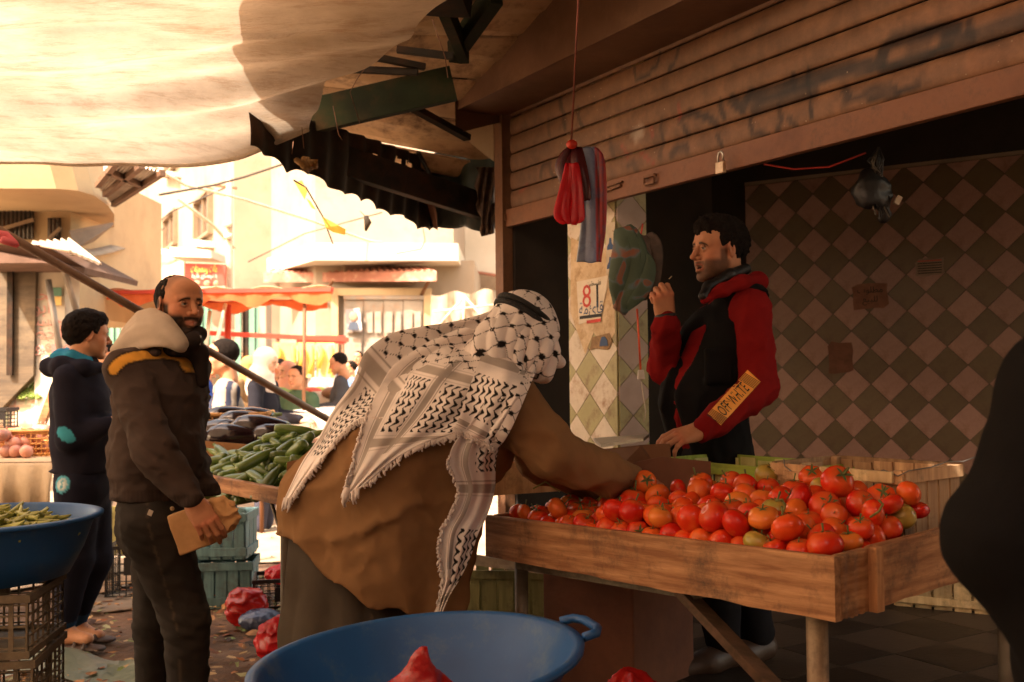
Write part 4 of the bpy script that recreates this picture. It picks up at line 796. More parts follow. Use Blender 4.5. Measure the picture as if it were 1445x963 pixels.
def street():
    # corner building in the middle
    r = empty('corner_building', (-4, 20.8, 0), 0, 'cream corner building with a white balcony edge, oval window and grey metal doors', 'building'); L = r.location
    cx = W(445, 345, 20.8).x; rx = W(648, 345, 20.8).x + .3
    lw = W(300, 345, 26.5); q = lambda p: (p[0] - L.x, p[1] - L.y)
    block('wall', [q((cx, 20.8)), q((rx, 21.2)), q((rx, 27)), q((lw.x, 27.5)), q((lw.x, lw.y))], 0, 3.9, M_cream, r)
    A = W(445, 345, 20.0); Bp = W(640, 348, 20.3); Cc = W(320, 350, 25.4)
    block('upper_storey', [q((A.x, A.y)), q((Bp.x, Bp.y)), q((Bp.x, 27)), q((Cc.x - 1, 27)), q((Cc.x, Cc.y))], 4.12, 11, M_cream, r)
    block('balcony_edge', [q((A.x, A.y - .12)), q((Bp.x + .1, Bp.y - .12)), q((Bp.x + .1, 26.9)), q((Cc.x - .9, 26.9)), q((Cc.x - .1, Cc.y - .1))], 3.78, 4.13, M_white, r)
    # side of the upper storey that turns towards the bright house
    def pt(x, y, Y=20.78): return W(x, y, Y) - L
    f = MB(); f.slab([pt(478, 408, 20.74), pt(600, 408, 20.9), pt(600, 418, 20.9), pt(478, 418, 20.74)], (0, -1, 0), 0.18); f.build('lintel', M_cream2, r)
    for x in (474, 604):
        f = MB(); f.slab([pt(x - 5, 408, 20.76), pt(x + 5, 408, 20.78), pt(x + 5, 640, 20.78), pt(x - 5, 640, 20.76)], (0, -1, 0), 0.16); f.build('pilaster', M_cream2, r)
    # oval window
    f = MB(); ov = [(485 + 8 * (1 - math.cos(a)), 384 - 16 * math.sin(a)) for a in np.linspace(math.pi / 2, -math.pi / 2, 9)] + [(590 - 8 * (1 - math.cos(a)), 384 - 16 * math.sin(a)) for a in np.linspace(-math.pi / 2, math.pi / 2, 9)]
    ov = [W(x, y, 20.72 + (x - 445) * .002) - L for x, y in ov]; f.slab(ov, (0, -1, 0), 0.03); w = f.build('window', surf('brown window void', (0.14, 0.08, 0.05), rough=.6), r)
    f = MB(); f.tube(ov + [ov[0]], 0.05, 6, cap=False); f.build('window_surround', M_frame, w)
    # doors
    for k in range(4):
        x0 = 486 + 28 * k; f = MB(); f.slab([pt(x0, 424, 20.68), pt(x0 + 27.2, 424, 20.7), pt(x0 + 27.2, 640, 20.7), pt(x0, 640, 20.68)], (0, -1, 0), 0.05); d = f.build('door_panel', M_greymetal, r)
        for (u0, u1, v0, v1) in ((3, 12, 440, 470), (15, 24, 440, 470), (3, 24, 478, 520), (3, 24, 530, 600)):
            f = MB(); f.slab([pt(x0 + u0, v0, 20.61), pt(x0 + u1, v0, 20.61), pt(x0 + u1, v1, 20.61), pt(x0 + u0, v1, 20.61)], (0, -1, 0), 0.03); f.build('raised_panel', M_greymetal, d)
    f = MB(); f.slab([pt(486, 418, 20.7), pt(599, 418, 20.72), pt(599, 423.5, 20.72), pt(486, 423.5, 20.7)], (0, -1, 0), 0.12); f.build('door_head', M_greymetal, r)
    f = MB(); pz = lambda x, y: W(x, y, 20.45); f.slab([pz(488, 437), pz(508, 435), pz(511, 468), pz(489, 468)], (0, -1, 0), 0.01); p = tag(f.build('poster', surf('blue grey poster', (0.45, 0.45, 0.45), (0.16, 0.12, 0.12), scale=3, lo=.45, hi=.55)), 'poster with a portrait on the grey metal doors', 'poster')
    f = MB(); f.sphere(pz(499, 447) + Vector((0, -.03, 0)), .09, 10, 6, (1, .15, 1.1)); f.build('printed_face', surf('printed skin', (0.42, 0.25, 0.17)), p); f = MB(); f.slab([pz(491, 466) + Vector((0, -.03, 0)), pz(507, 466) + Vector((0, -.03, 0)), pz(505, 455) + Vector((0, -.03, 0)), pz(494, 455) + Vector((0, -.03, 0))], (0, -1, 0), .005); f.build('printed_coat', surf('printed dark', (0.06, 0.08, 0.12)), p)
    # graffiti on the side wall
    for k, (s_, x, y, sz, mt) in enumerate((('الله', 408, 462, .5, surf('faded brown paint', (0.32, 0.2, 0.1))), ('فتح', 447, 470, .45, surf('faded teal paint', (0.22, 0.32, 0.24))))): writing(s_, 'graffiti', mt, sz, W(x, y, 20.72), (1, 0.02, 0), r)
    # awning over the doors
    a = W(372, 386, 21.3); b = W(616, 383, 20.0); c = W(600, 376, 20.7); d = W(385, 380, 21.6)
    o = corrugated('door_awning', a, b, c, d, 26, 0.02, M_pinktin); tag(o, 'long faded red tin awning over the grey doors', 'awning')
    f = MB(); f.slab([a, b, b - Vector((0, 0, .20)), a - Vector((0, 0, .20))], (0, -1, 0), 0.02); f.build('fascia', M_pinktin, o)
    for (x, y) in ((470, 395), (606, 395)):
        f = MB(); f.bar(W(x, y, 20.1), W(x - 14, y + 26, 20.75), .05); f.build('strut', M_rust, o)
    # bright house on the right, behind
    r2 = empty('bright_house', (0, 25, 0), 0, 'glaring white house at the end of the street beside the post', 'building'); L2 = r2.location
    block('wall', [(W(630, 400, 25).x, 0.4), (2.6, 0.6), (2.6, 5), (W(630, 400, 25).x, 5)], 0, 9, M_white, r2)
    f = MB(); f.slab([W(660, 384, 25.3) - L2, W(703, 391, 25.3) - L2, W(703, 411, 25.3) - L2, W(664, 404, 25.3) - L2], (0, -1, 0), 0.05); f.build('window', M_frame, r2)
    f = MB(); f.slab([W(640, 378, 24.9) - L2, W(704, 389, 24.6) - L2, W(704, 392, 24.6) - L2, W(640, 381, 24.9) - L2], (0, -1, 0), 0.25); f.build('ledge', M_pinktin, r2)
    # pale net hung on the right of the doors
    P = [[W(608 + 88 * i / 14, 416 + 3 * math.sin(i * .9) - 6 * (i / 14) + 22 * j, 19.6 + .1 * math.sin(i * 1.3 + j)) for j in range(10)] for i in range(15)]
    m = MB(); m.grid(P); o = m.build('hanging_net', surf('pale netting', (0.40, 0.34, 0.26), (0.30, 0.25, 0.18), rough=.95, trans=.2, scale=3)); tag(o, 'pale netting hung up to the right of the grey doors', 'net')
    for (a_, b_) in (((610, 470), (655, 418)), ((655, 418), (700, 470)), ((655, 418), (652, 500)), ((612, 440), (700, 430))):
        m = MB(); m.tube([W(*a_, 19.4), W(*b_, 19.4)], .02, 5); m.build('net_cord', M_palewire, o)
    # receding house on the left with windows
    r3 = empty('apartment_house', (-10, 30, 0), 0, 'cream apartment house receding down the street with framed windows', 'building'); L3 = r3.location
    a = Vector((-5.9, 21.5, 0)); a = Vector((W(330, 500, 22).x, 22, 0)); b = Vector((W(150, 500, 52).x, 52, 0)); dr = (b - a).normalized(); nn = Vector((-dr.y, dr.x, 0)); nn = nn if nn.dot(-a) > 0 else -nn
    f = MB(); f.slab([Vector((p.x, p.y, 0)) - L3 for p in (a, b, b - nn * 5, a - nn * 5)], (0, 0, 1), 11.5); f.build('wall', M_cream, r3)
    xd = Vector((-dr.x, -dr.y, 0)); 
    for (x0, x1, y0, y1) in ((278, 303, 280, 334), (234, 253, 306, 348), (217, 225, 320, 346), (190, 203, 332, 362), (236, 256, 218, 238)):
        p00 = hit(x0, (y0 + y1) / 2, a, nn); p11 = hit(x1, (y0 + y1) / 2, a, nn); c = (p00 + p11) / 2; hgt = hit((x0 + x1) / 2, y0, a, nn).z - hit((x0 + x1) / 2, y1, a, nn).z
        wall_window(r3, c - L3, xd, nn, (p11 - p00).length * .8, abs(hgt), 1, 0.14)
        f = MB(); f.slab([p00 - L3 - Vector((0, 0, hgt / 2 + .1)), p11 - L3 - Vector((0, 0, hgt / 2 + .1)), p11 - L3 - Vector((0, 0, hgt / 2 + .25)), p00 - L3 - Vector((0, 0, hgt / 2 + .25))], nn, 0.25); f.build('sill', M_white, r3)
    f = MB(); p = [hit(x, y, a, nn) - L3 for x, y in ((140, 312), (192, 296), (192, 318), (140, 332))]; f.slab(p, nn, 2.2); f.build('balcony', M_white, r3)
    # tall building behind, closing the gap
    r4 = empty('far_house', (-22, 62, 0), 0, 'pale far house at the end of the street', 'building'); block('wall', [(-16, 0), (12, 0), (12, 8), (-16, 8)], 0, 12, M_cream2, r4)
    for k in range(5): wall_window(r4, (-12 + k * 4, 0, 9), (1, 0, 0), (0, -1, 0), 1.4, 1.8, 1)
    # torn shop awning and red sign of the receding house
    jag = [(182, 393), (190, 384), (205, 376), (222, 367), (243, 361), (264, 357)]; P = []
    for i in range(19):
        s = i / 18; x = 182 + 84 * s; y = 392 - 36 * s ** .8 + 1.5 * math.sin(i * 2.2); Y = 21 - 3 * s; P.append([W(x, y - 9 + 1.6 * math.sin(i * 1.9), Y + .8), W(x, y, Y), W(x + 1, y + 5 + 2 * math.sin(i * 3.1), Y)])
    m = MB(); m.grid(P); tag(m.build('torn_awning', surf('torn brown canvas', (0.22, 0.15, 0.10), (0.4, 0.3, 0.2), rough=.9, scale=3)), 'torn brown canvas awning sloping over a shop on the left', 'awning')
    m = MB(); m.slab([W(184, 398, 21.2), W(262, 366, 18.4), W(262, 412, 18.4), W(184, 430, 21.2)], (0, -1, 0), .1); tag(m.build('small_shop', surf('pinkish shop front', (0.50, 0.33, 0.25), (0.42, 0.27, 0.2), rough=.8, scale=1)), 'pinkish shop front under the torn brown awning', 'shop')
    m = MB(); m.slab([W(263, 372, 16.5), W(320, 374, 16.2), W(319, 404, 16.2), W(264, 405, 16.5)], (0, -1, 0), .06); s = tag(m.build('shop_sign', M_sign), 'red shop sign with yellow and white Arabic writing', 'sign')
    writing('سلطات ومعجنات', 'writing', M_txt_yel, .17, W(292, 384, 16.2), (1, 0, 0), s, fit=.52); writing('حلويات وعصائر طازجة', 'writing', M_txt_white, .10, W(292, 392, 16.2), (1, 0, 0), s, fit=.5)
    for x in (278, 292, 306): m = MB(); m.sphere(W(x, 400, 16.2), .06, 8, 5, (1, .2, .8)); m.build('printed_dish', surf('printed dish', (0.5, 0.3, 0.2), (.3, .1, .05), scale=30), s)
    m = MB(); m.slab([W(262, 357, 17), W(318, 362, 16.8), W(319, 372, 16.8), W(262, 370, 17)], (0, -1, 0), .8); tag(m.build('sign_ledge', M_white), 'pale ledge above the red shop sign', 'ledge')
    # utility pole
    m = MB(); m.tube([W(322, 640, 17), W(324, 252, 17)], [0.085, 0.06], 8); p = tag(m.build('utility_pole', surf('grey weathered pole', (0.42, 0.32, 0.23), (0.33, 0.24, 0.17), rough=.9)), 'grey utility pole with white insulators at the street corner', 'pole')
    for y in (316, 333): m = MB(); m.tube([W(317, y, 16.9), W(327, y + 1, 16.9)], .05, 8); m.build('insulator', M_white, p)
    m = MB(); m.bar(W(303, 262, 17), W(334, 266, 17), .04); m.build('crossarm', M_rust, p)
    # left building: yellow curved slab, barred windows
    r5 = empty('yellow_house', (-5, 9.5, 0), 0, 'yellow rendered house on the left with a rounded overhanging slab', 'building'); L5 = r5.location
    f = MB(); f.slab([W(-200, 225, 9.6) - L5, W(100, 225, 9.6) - L5, W(99, 445, 9.6) - L5, W(-200, 445, 9.6) - L5], (0, 1, 0), 2.5); f.build('wall', M_cream2, r5)
    zt = W(60, 226, 8.6).z; P = []; edge = [(-260, 8.45), (-60, 8.3), (60, 8.35), (92, 8.45), (116, 8.7), (136, 9.2), (146, 9.7), (146, 12)]
    prof = []; zb = W(146, 303, 9.7).z
    V = [Vector((W(x, 300, Y).x, Y, 0)) for x, Y in edge]; n = len(V)
    f = MB(); top = [Vector((p.x, p.y, zt + .35)) - L5 for p in V]; mid = [Vector((p.x, p.y, zb + .42)) - L5 for p in V]; low = [Vector((p.x * .985, p.y + .12, zb + .02)) - L5 for p in V]; back = [Vector((p.x * 12.2 / p.y, 12.2, zb + .0)) - L5 for p in V]; bt = [Vector((p.x * 12.2 / p.y, 12.2, zt + .35)) - L5 for p in V]
    f.grid([bt, top, mid, low, back]); f.build('overhanging_slab', M_cream2, r5, smooth=False)
    for (x0, x1, y0, y1) in ((-40, 48, 296, 338), (68, 86, 308, 340)):
        p = [W(x, y, 9.58) - L5 for x, y in ((x0, y0), (x1, y0), (x1, y1), (x0, y1))]; f = MB(); f.slab(p, (0, -1, 0), 0.015); w = f.build('window', M_winglass, r5)
        for x in range(x0 + 4, x1, 6): f = MB(); f.bar(W(x, y0, 9.53) - L5, W(x, y1, 9.53) - L5, .014); f.build('bar', M_dark, w)
        f = MB(); f.bar(W(x0, y1 - 2, 9.5) - L5, W(x1, y0 + 14, 9.5) - L5, .03); f.build('brace', M_frame, w)
    m = MB(); m.slab([W(-60, 344, 8.2), W(60, 346, 8.2), W(120, 378, 8.4), W(118, 386, 8.4), W(60, 371, 8.2), W(-60, 372, 8.2)], (0, 1, 0), 1.2); tag(m.build('brown_awning', surf('brown awning sheet', (0.11, 0.06, 0.04), (0.07, 0.035, 0.02), rough=.8)), 'dark brown sheet awning over the shop at the far left', 'awning')
    o = corrugated('tin_sheet', W(40, 343, 8.3), W(100, 338, 8.3), W(144, 374, 8.0), W(95, 352, 8.0), 6, .02, M_tin); tag(o, 'bent sunlit tin sheet lying over the brown awning', 'tin sheet')
    m = MB(); m.grid([[W(98, 348, 8.2), W(100, 360, 8)], [W(128, 352, 9.4), W(132, 362, 9)], [W(158, 346, 10.6), W(160, 356, 10.2)], [W(186, 340, 11.8), W(188, 347, 11.5)]]); solidify(tag(m.build('grey_tarpaulin', surf('grey tarpaulin', (0.3, 0.24, 0.18))), 'grey tarpaulin sagging between the left houses', 'tarpaulin'), .01)
    m = MB(); m.slab([W(-60, 372, 8.9), W(51, 370, 8.9), W(47, 530, 8.9), W(-60, 640, 8.9)], (0, 1, 0), .1); d = tag(m.build('shutter_door', surf('dark streaked metal door', (0.12, 0.085, 0.05), (0.05, 0.035, 0.022), rough=.7, scale=2, stretch=(1, 1, 6), detail=9, dirt=(.2, .15, .09))), 'dark streaked metal door at the left edge', 'door')
    for x in (15,): m = MB(); m.bar(W(x, 375, 8.87), W(x - 1, 530, 8.87), .05, .03); m.build('door_stile', M_dark, d)
    m = MB(); m.slab([W(50, 377, 8.95), W(92, 379, 8.95), W(90, 640, 8.95), W(48, 640, 8.95)], (0, 1, 0), .3); c = tag(m.build('white_pillar', M_white), 'white pillar with faded red Arabic writing next to the dark door', 'pillar')
    for k, s_ in enumerate(('محل', 'أبو', 'حسن', 'للخضار', 'والفواكه')): writing(s_, 'writing', surf('faded red lettering', (0.6, 0.3, 0.25), rough=.8, bump=0), .17, W(59, 424 + 18 * k, 8.93), (1, 0, 0), c)
    for (x, y, mt) in ((80, 412, M_seagreen), (80, 425, surf('poster yellow', (.8, .55, .2))), (80, 492, surf('poster pink', (.7, .35, .35))), (78, 505, surf('poster lime', (.5, .6, .2)))): m = MB(); m.slab([W(x - 7, y - 6, 8.92), W(x + 7, y - 6, 8.92), W(x + 7, y + 6, 8.92), W(x - 7, y + 6, 8.92)], (0, -1, 0), .006); m.build('pasted_paper', mt, c)
    # raised tin canopy, seen from below
    o = corrugated('tin_canopy', WZ(138, 262, 3.1), WZ(160, 289, 3.1), WZ(231, 243, 3.1), WZ(166, 226, 3.1), 12, .015, M_tin)
    tag(o, 'sheet tin canopy on a light frame sticking out above the yellow slab', 'canopy')
    for a_, b_ in (((138, 262, 3.06), (166, 227, 3.06)), ((160, 289, 3.06), (230, 244, 3.06)), ((148, 275, 3.06), (200, 234, 3.06)), ((152, 242, 3.06), (200, 262, 3.06))): m = MB(); m.bar(WZ(*a_), WZ(*b_), .045); m.build('frame_bar', M_brownpole, o)
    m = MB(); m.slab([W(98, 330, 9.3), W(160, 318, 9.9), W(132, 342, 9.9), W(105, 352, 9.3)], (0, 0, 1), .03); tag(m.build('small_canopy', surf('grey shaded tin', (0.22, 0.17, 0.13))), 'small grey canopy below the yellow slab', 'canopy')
    # overhead cables and pennants
    cab = [([(225, 275, 14), (300, 262, 16), (345, 250, 17), (420, 225, 16)], .02, 'brown cable from the pole to the black tin edge'), ([(188, 345, 20), (240, 300, 18), (325, 262, 17)], .015, 'thin cable running up to the crossarm of the pole'),
           ([(200, 225, 15), (262, 262, 16), (345, 282, 17), (440, 312, 19), (520, 340, 20), (640, 356, 21)], .025, 'pale cable sagging across the whole street'), ([(250, 280, 17), (300, 318, 18), (330, 350, 20)], .03, 'short pale cable beside the pole'), ([(130, 400, 20), (190, 352, 20), (232, 322, 20)], .012, 'thin slack cable near the receding house'),
           ([(350, 370, 18), (430, 330, 18), (540, 300, 18)], .012, 'thin cable rising behind the yellow pennants'), ([(596, 318, 14), (600, 340, 14), (594, 352, 14), (560, 358, 15)], .008, 'thin hooked wire over the white balcony')]
    for pts, rr, lb in cab: m = MB(); m.tube([W(*p) for p in pts], rr, 5); tag(m.build('cable', M_palewire if 'pale' in lb else M_wire), lb, 'cable')
    m = MB(); m.tube([W(415, 255, 6.0), W(432, 265, 6.4), W(455, 305, 7.2), W(470, 345, 8)], .006, 5); s = tag(m.build('pennant_string', M_wire), 'string of tattered yellow pennants below the black tin edge', 'pennants')
    My = surf('yellow pennant cloth', (0.75, 0.48, 0.08), (0.6, 0.36, 0.06), rough=.9, trans=.3)
    for pts in ([(416, 258), (426, 255), (434, 270), (430, 282)], [(432, 280), (438, 284), (446, 296), (440, 294)], [(455, 306), (468, 313), (488, 324), (487, 332), (470, 328), (460, 322)]): m = MB(); m.slab([W(x, y, 6.8) for x, y in pts], (0, -1, 0), .004); m.build('pennant', My, s)
    m = MB(); m.tube([W(516, 305, 9), W(519, 314, 9), W(516, 326, 9)], [.02, .035, .012], 7); tag(m.build('hanging_glove', M_dark), 'small dark rag hanging on a wire below the tin edge', 'rag')
    m = MB(); m.tube([W(508, 298, 9), W(516, 306, 9)], .004, 4); m.build('hook', M_wire)['label'] = 'thin hook that carries the small dark rag'; bpy.data.objects['hook']['category'] = 'hook'
street()
# ------------------------------------------------------------------ market stalls in the sun
M_orange = surf('orange awning cloth', (0.70, 0.16, 0.05), (0.55, 0.11, 0.035), rough=.85, trans=.35, scale=5)
M_wcloth = surf('white stall cloth', (0.80, 0.74, 0.64), (0.7, 0.62, 0.52), rough=.9)
def stalls():
    r = empty('orange_canopy', (-3, 11, 0), 0, 'orange stall canopy on a red and black pole frame', 'canopy'); L = r.location
    c = [W(468, 409, 9.9), W(462, 420, 11.8), W(88, 432, 12.6), W(150, 413, 10.4)]
    P = [[c[0].lerp(c[3], i / 20).lerp(c[1].lerp(c[2], i / 20), j / 4) - L + Vector((0, 0, .02 * math.sin(i * 1.4) + .03 - .04 * (j in (1, 3)))) for j in range(5)] for i in range(21)]
    m = MB(); m.grid(P); solidify(m.build('canopy_sheet', surf('sunlit pale canopy', (0.78, 0.55, 0.38), (.7, .42, .26), rough=.9, trans=.35), r), .006)
    for a_, b_ in ((0, 3), (1, 2), (0, 1), (2, 3)): m = MB(); m.bar(c[a_] - L, c[b_] - L, .04); m.build('frame_bar', M_redpaint, r)
    rg = random.Random(4)
    for (a_, b_, n) in ((c[0], c[3], 22), (c[1], c[2], 20)):
        for i in range(0, n, 4):
            m = MB(); G = []
            for k in range(9): s = min(1, (i + 4 * k / 8) / n); q = a_.lerp(b_, s) - L; h = .10 + .05 * math.sin(s * 23) + .03 * rg.random(); G.append([q, q + Vector((0, -.02 * math.sin(s * 60), -h))])
            m.grid(G); m.build('hanging_flap', M_orange, r)
    for (x, y0, y1, Y, mt, rad) in ((322, 430, 610, 10.8, M_redpaint, .035), (430, 414, 640, 10, M_rust, .018), (100, 430, 640, 12.4, M_redpaint, .03)): m = MB(); m.tube([W(x, y0, Y) - L, W(x - 2, y1, Y) - L], rad, 8); m.build('pole', mt, r)
    for (a_, b_) in (((302, 500, 9), (318, 430, 10.5)), ((290, 500, 10), (296, 440, 10.5)), ((140, 455, 11), (165, 430, 12))): m = MB(); m.tube([W(*a_) - L, W(*b_) - L], .02, 6); m.build('strut', M_palewire, r)
    for (a_, b_) in (((68, 395, 8.6), (85, 500, 8.6)), ((90, 378, 8.6), (108, 440, 9))): m = MB(); m.tube([W(*a_), W(*b_)], .028, 8); tag(m.build('steel_prop', surf('grey steel tube', (.28, .25, .22), metallic=.5, rough=.5)), 'slanting grey steel prop ' + ('in front of the pasted papers' if a_[0] == 68 else 'beside the white pillar'), 'pole')
    # green shutters and dark door behind
    for k, (x0, x1, Y, mt, lb) in enumerate(((332, 342, 16, M_seagreen, 'left leaf of the sea green door'), (343, 352, 16.05, M_dark, 'dark gap'), (352, 366, 16, M_seagreen, 'right'), (262, 300, 16.5, M_seagreen, 'shutter'), (145, 172, 17, M_seagreen, 'far'))):
        m = MB(); n = max(2, (x1 - x0) // 4)
        for i in range(n): xa = x0 + (x1 - x0) * i / n; xb = x0 + (x1 - x0) * (i + .85) / n; m.slab([W(xa, 432, Y), W(xb, 432, Y), W(xb, 620, Y), W(xa, 620, Y)], (0, -1, 0), .06 if i % 2 else .03)
        tag(m.build('green_shutter' if mt is M_seagreen else 'doorway', mt), ['narrow sea green door leaf left of the dark doorway', 'dark doorway between sea green leaves', 'sea green door leaf right of the dark doorway', 'wide sea green shutter behind the man with the paper bag', 'pale green shutter between the two standing men'][k], 'shutter' if mt is M_seagreen else 'doorway')
    m = MB(); m.slab([W(130, 428, 17.5), W(375, 428, 16.6), W(375, 640, 16.6), W(130, 640, 17.5)], (0, 1, 0), .4); tag(m.build('low_wall', M_cream), 'cream wall that carries the sea green shutters', 'wall')
    # stall with red strip and painted lettering
    r = empty('lettered_stall', (-2.6, 13, 0), 0, 'market stall with a red strip and yellow banners of red lettering', 'stall'); L = r.location; P = lambda x, y, Y=13: W(x, y, Y) - L
    m = MB(); m.bar(P(290, 470), P(492, 480), .06); m.build('rail', M_redpaint, r)
    m = MB(); m.slab([P(418, 474), P(488, 474), P(489, 485), P(419, 487)], (0, -1, 0), .02); m.build('red_strip', M_sign, r)
    for k, (x0, x1, s_) in enumerate(((386, 418, 'خضار'), (420, 444, 'وبس'), (446, 472, 'طازج'))):
        m = MB(); m.slab([P(x0, 484, 12.95), P(x1, 484, 12.95), P(x1, 533, 12.95), P(x0, 533, 12.95)], (0, 1, 0), .02); b = m.build('banner', surf('cream banner', (.8, .66, .35), (.75, .5, .1), scale=1.5), r)
        writing(s_, 'writing', M_txt_red, .34, W((x0 + x1) / 2, 512, 12.9), (1, 0, 0), b, fit=(x1 - x0) * .0085); 
        m = MB(); m.tube([P(x0 + 5, 488, 12.9), P(x0 + 9, 500, 12.9), P(x0 + 4, 520, 12.9)], .03, 5); m.tube([P(x1 - 5, 488, 12.9), P(x1 - 3, 510, 12.9), P(x1 - 7, 528, 12.9)], .03, 5); m.build('yellow_flourish', M_txt_yel, b)
    for x in (392, 432, 484): m = MB(); m.tube([P(x, 474), P(x, 640)], .02, 6); m.build('pole', M_rust, r)
    # white tables
    for k, (x0, x1, y, Y0, Y1, lb) in enumerate(((368, 474, 590, 9.0, 11.6, 'white covered market table behind the aubergines, glaring in the sun'), (440, 520, 556, 12.2, 13, 'white covered table under the red lettering'), (360, 440, 562, 11.8, 12.8, 'white table in front of the woman in the white headscarf'))):
        a = W(x0, y, Y0); b = W(x1, y - 6, Y0 + .2); z = a.z; c_ = Vector((b.x - .1, Y1, z)); d = Vector((a.x + .1, Y1, z)); m = MB(); m.slab([a, Vector((b.x, b.y, z)), c_, d], (0, 0, 1), .03)
        m.slab([a, Vector((b.x, b.y, z)), Vector((b.x, b.y, z - .35)), a - Vector((0, 0, .3))], (0, -1, 0), .01); o = tag(m.build('market_table', M_wcloth), lb, 'table')
        for p in (a, b, c_, d): m = MB(); m.tube([Vector((p.x, p.y + .03, z)), Vector((p.x, p.y + .03, 0))], .02, 6); m.build('leg', M_rust, o)
stalls()
# ------------------------------------------------------------------ wooden tray table heaped with tomatoes
MW_tray = wood('tray board', (0.52, 0.26, 0.115), (0.25, 0.10, 0.036), 0, bump=.6, dirt_amt=.8)
MW_crate = wood('crate slat', (0.50, 0.30, 0.15), (0.33, 0.18, 0.085), 2, rvar=.35)
MW_pale = wood('pale crate slat', (0.62, 0.48, 0.26), (0.48, 0.34, 0.17), 2, rvar=.3)
MW_yellow = wood('yellow painted slat', (0.66, 0.60, 0.24), (0.55, 0.48, 0.17), 2, rvar=.15, dirt_amt=.4)
MW_greenrail = wood('green painted rail', (0.36, 0.46, 0.07), (0.26, 0.33, 0.04), 0, rvar=.1, dirt_amt=.5)
MW_olive = wood('olive painted slat', (0.27, 0.27, 0.12), (0.18, 0.18, 0.08), 2, rvar=.2)
MW_blue = wood('blue painted slat', (0.09, 0.17, 0.18), (0.055, 0.11, 0.12), 2, rvar=.25)
MW_dark = wood('dark old wood', (0.13, 0.07, 0.04), (0.07, 0.04, 0.02), 0)
M_card = surf('brown cardboard', (0.24, 0.12, 0.06), (0.18, 0.085, 0.042), rough=.9, scale=3, dirt=(0.10, .05, .025), dirt_amt=.6)
M_leg = surf('grey steel leg', (0.16, 0.125, 0.09), (0.09, 0.065, 0.045), rough=.6, metallic=.3, scale=10)
M_legwood = wood('pale timber leg', (0.34, 0.24, 0.15), (0.22, 0.14, 0.085), 2)
TA = Vector((-0.616, 0.788, 0)).normalized(); TB = Vector((0.788, 0.616, 0)).normalized()
TC = W(1177, 787, 2.337); TL = TC + TA * 1.355; TL.z = 0.93
def TP(a, b, z=0.0):
    """a along the front edge from the near corner, b inwards, z above the rim line"""
    p = TC + TA * a + TB * b; p.z = TC.z + (TL.z - TC.z) * a / 1.355 + 0.03 * b + z; return p
def tray_table():
    r = empty('market_table', (TC.x + .1, TC.y + .6, 0), 0, 'wooden tray table on mixed legs, heaped with tomatoes', 'table'); L = r.location
    def board(name, p0, p1, h0, h1, th, inward, mat=MW_tray, n=16, rag=0.003):
        """plank standing on edge with a slightly chipped lower edge"""
        g = MB(); d = (p1 - p0).normalized(); P = []
        for k in range(n + 1):
            s = k / n; t = p0.lerp(p1, s); h = h0 + (h1 - h0) * s + rag * math.sin(k * 2.3) * random.random() - (0.004 if random.random() < .12 else 0); w = .0015 * math.sin(k * 1.1)
            P.append([t + inward * th + Vector((0, 0, -h)), t + inward * th, t + inward * .003 + Vector((0, 0, .001)), t - inward * w + Vector((0, 0, -.004)), t - inward * w + Vector((0, 0, -h)), t + inward * th + Vector((0, 0, -h))])
        P = [[q - L for q in row] for row in P]; g.grid(P); g.f += [tuple(range(0, 5))[::-1], tuple(n * 6 + i for i in range(5))]; g.sm = [False] * len(g.f)
        return align(g.build(name, mat, r, smooth=False), d)
    board('front_board', TP(0, 0), TP(1.37, 0), .150, .138, .024, TB)
    board('side_board', TP(0.0, 0.026), TP(0.0, 0.14), .150, .15, .022, TA); board('side_board', TP(0.006, 0.175), TP(0.006, 0.95), .15, .15, .022, TA, n=12)
    m = MB(); m.bar(TP(-.004, .157, .004) - L, TP(-.004, .157, -.152) - L, .034, .034, up=TB); align(m.build('corner_block', MW_tray, r, bevel=.003), (0, 0, 1))
    board('back_board', TP(0, .97), TP(1.37, .97), .14, .14, .02, TB, n=6); board('end_board', TP(1.36, .03), TP(1.36, .96), .138, .138, .02, -TA, n=6)
    for k in range(7): m = MB(); m.slab([TP(.03 + .19 * k, .03, -.128) - L, TP(.03 + .19 * k + .185, .03, -.128) - L, TP(.03 + .19 * k + .185, .96, -.128) - L, TP(.03 + .19 * k, .96, -.128) - L], (0, 0, 1), .014); m.build('bottom_plank', MW_dark, r)
    for (a, b, x0, rad, mt) in ((0.10, .07, 0, .026, M_legwood), (0.04, .90, 0, .026, M_leg), (1.30, .10, 0, .024, M_leg), (1.30, .88, 0, .024, M_leg)):
        p = TP(a, b, -.14); m = MB(); m.tube([p - L, Vector((p.x, p.y, 0.02)) - L], rad, 10); m.build('leg', mt, r)
    m = MB(); m.bar(TP(.55, .08, -.16) - L, TP(.16, .08, -.42) - L, .05, .025); m.build('brace', MW_dark, r)
    m = MB(); m.bar(TP(1.3, .10, -.17) - L, TP(.5, .10, -.165) - L, .05, .03); m.build('under_rail', wood('grey under rail', (.2, .16, .11), (.13, .1, .07), 0), r)
tray_table()
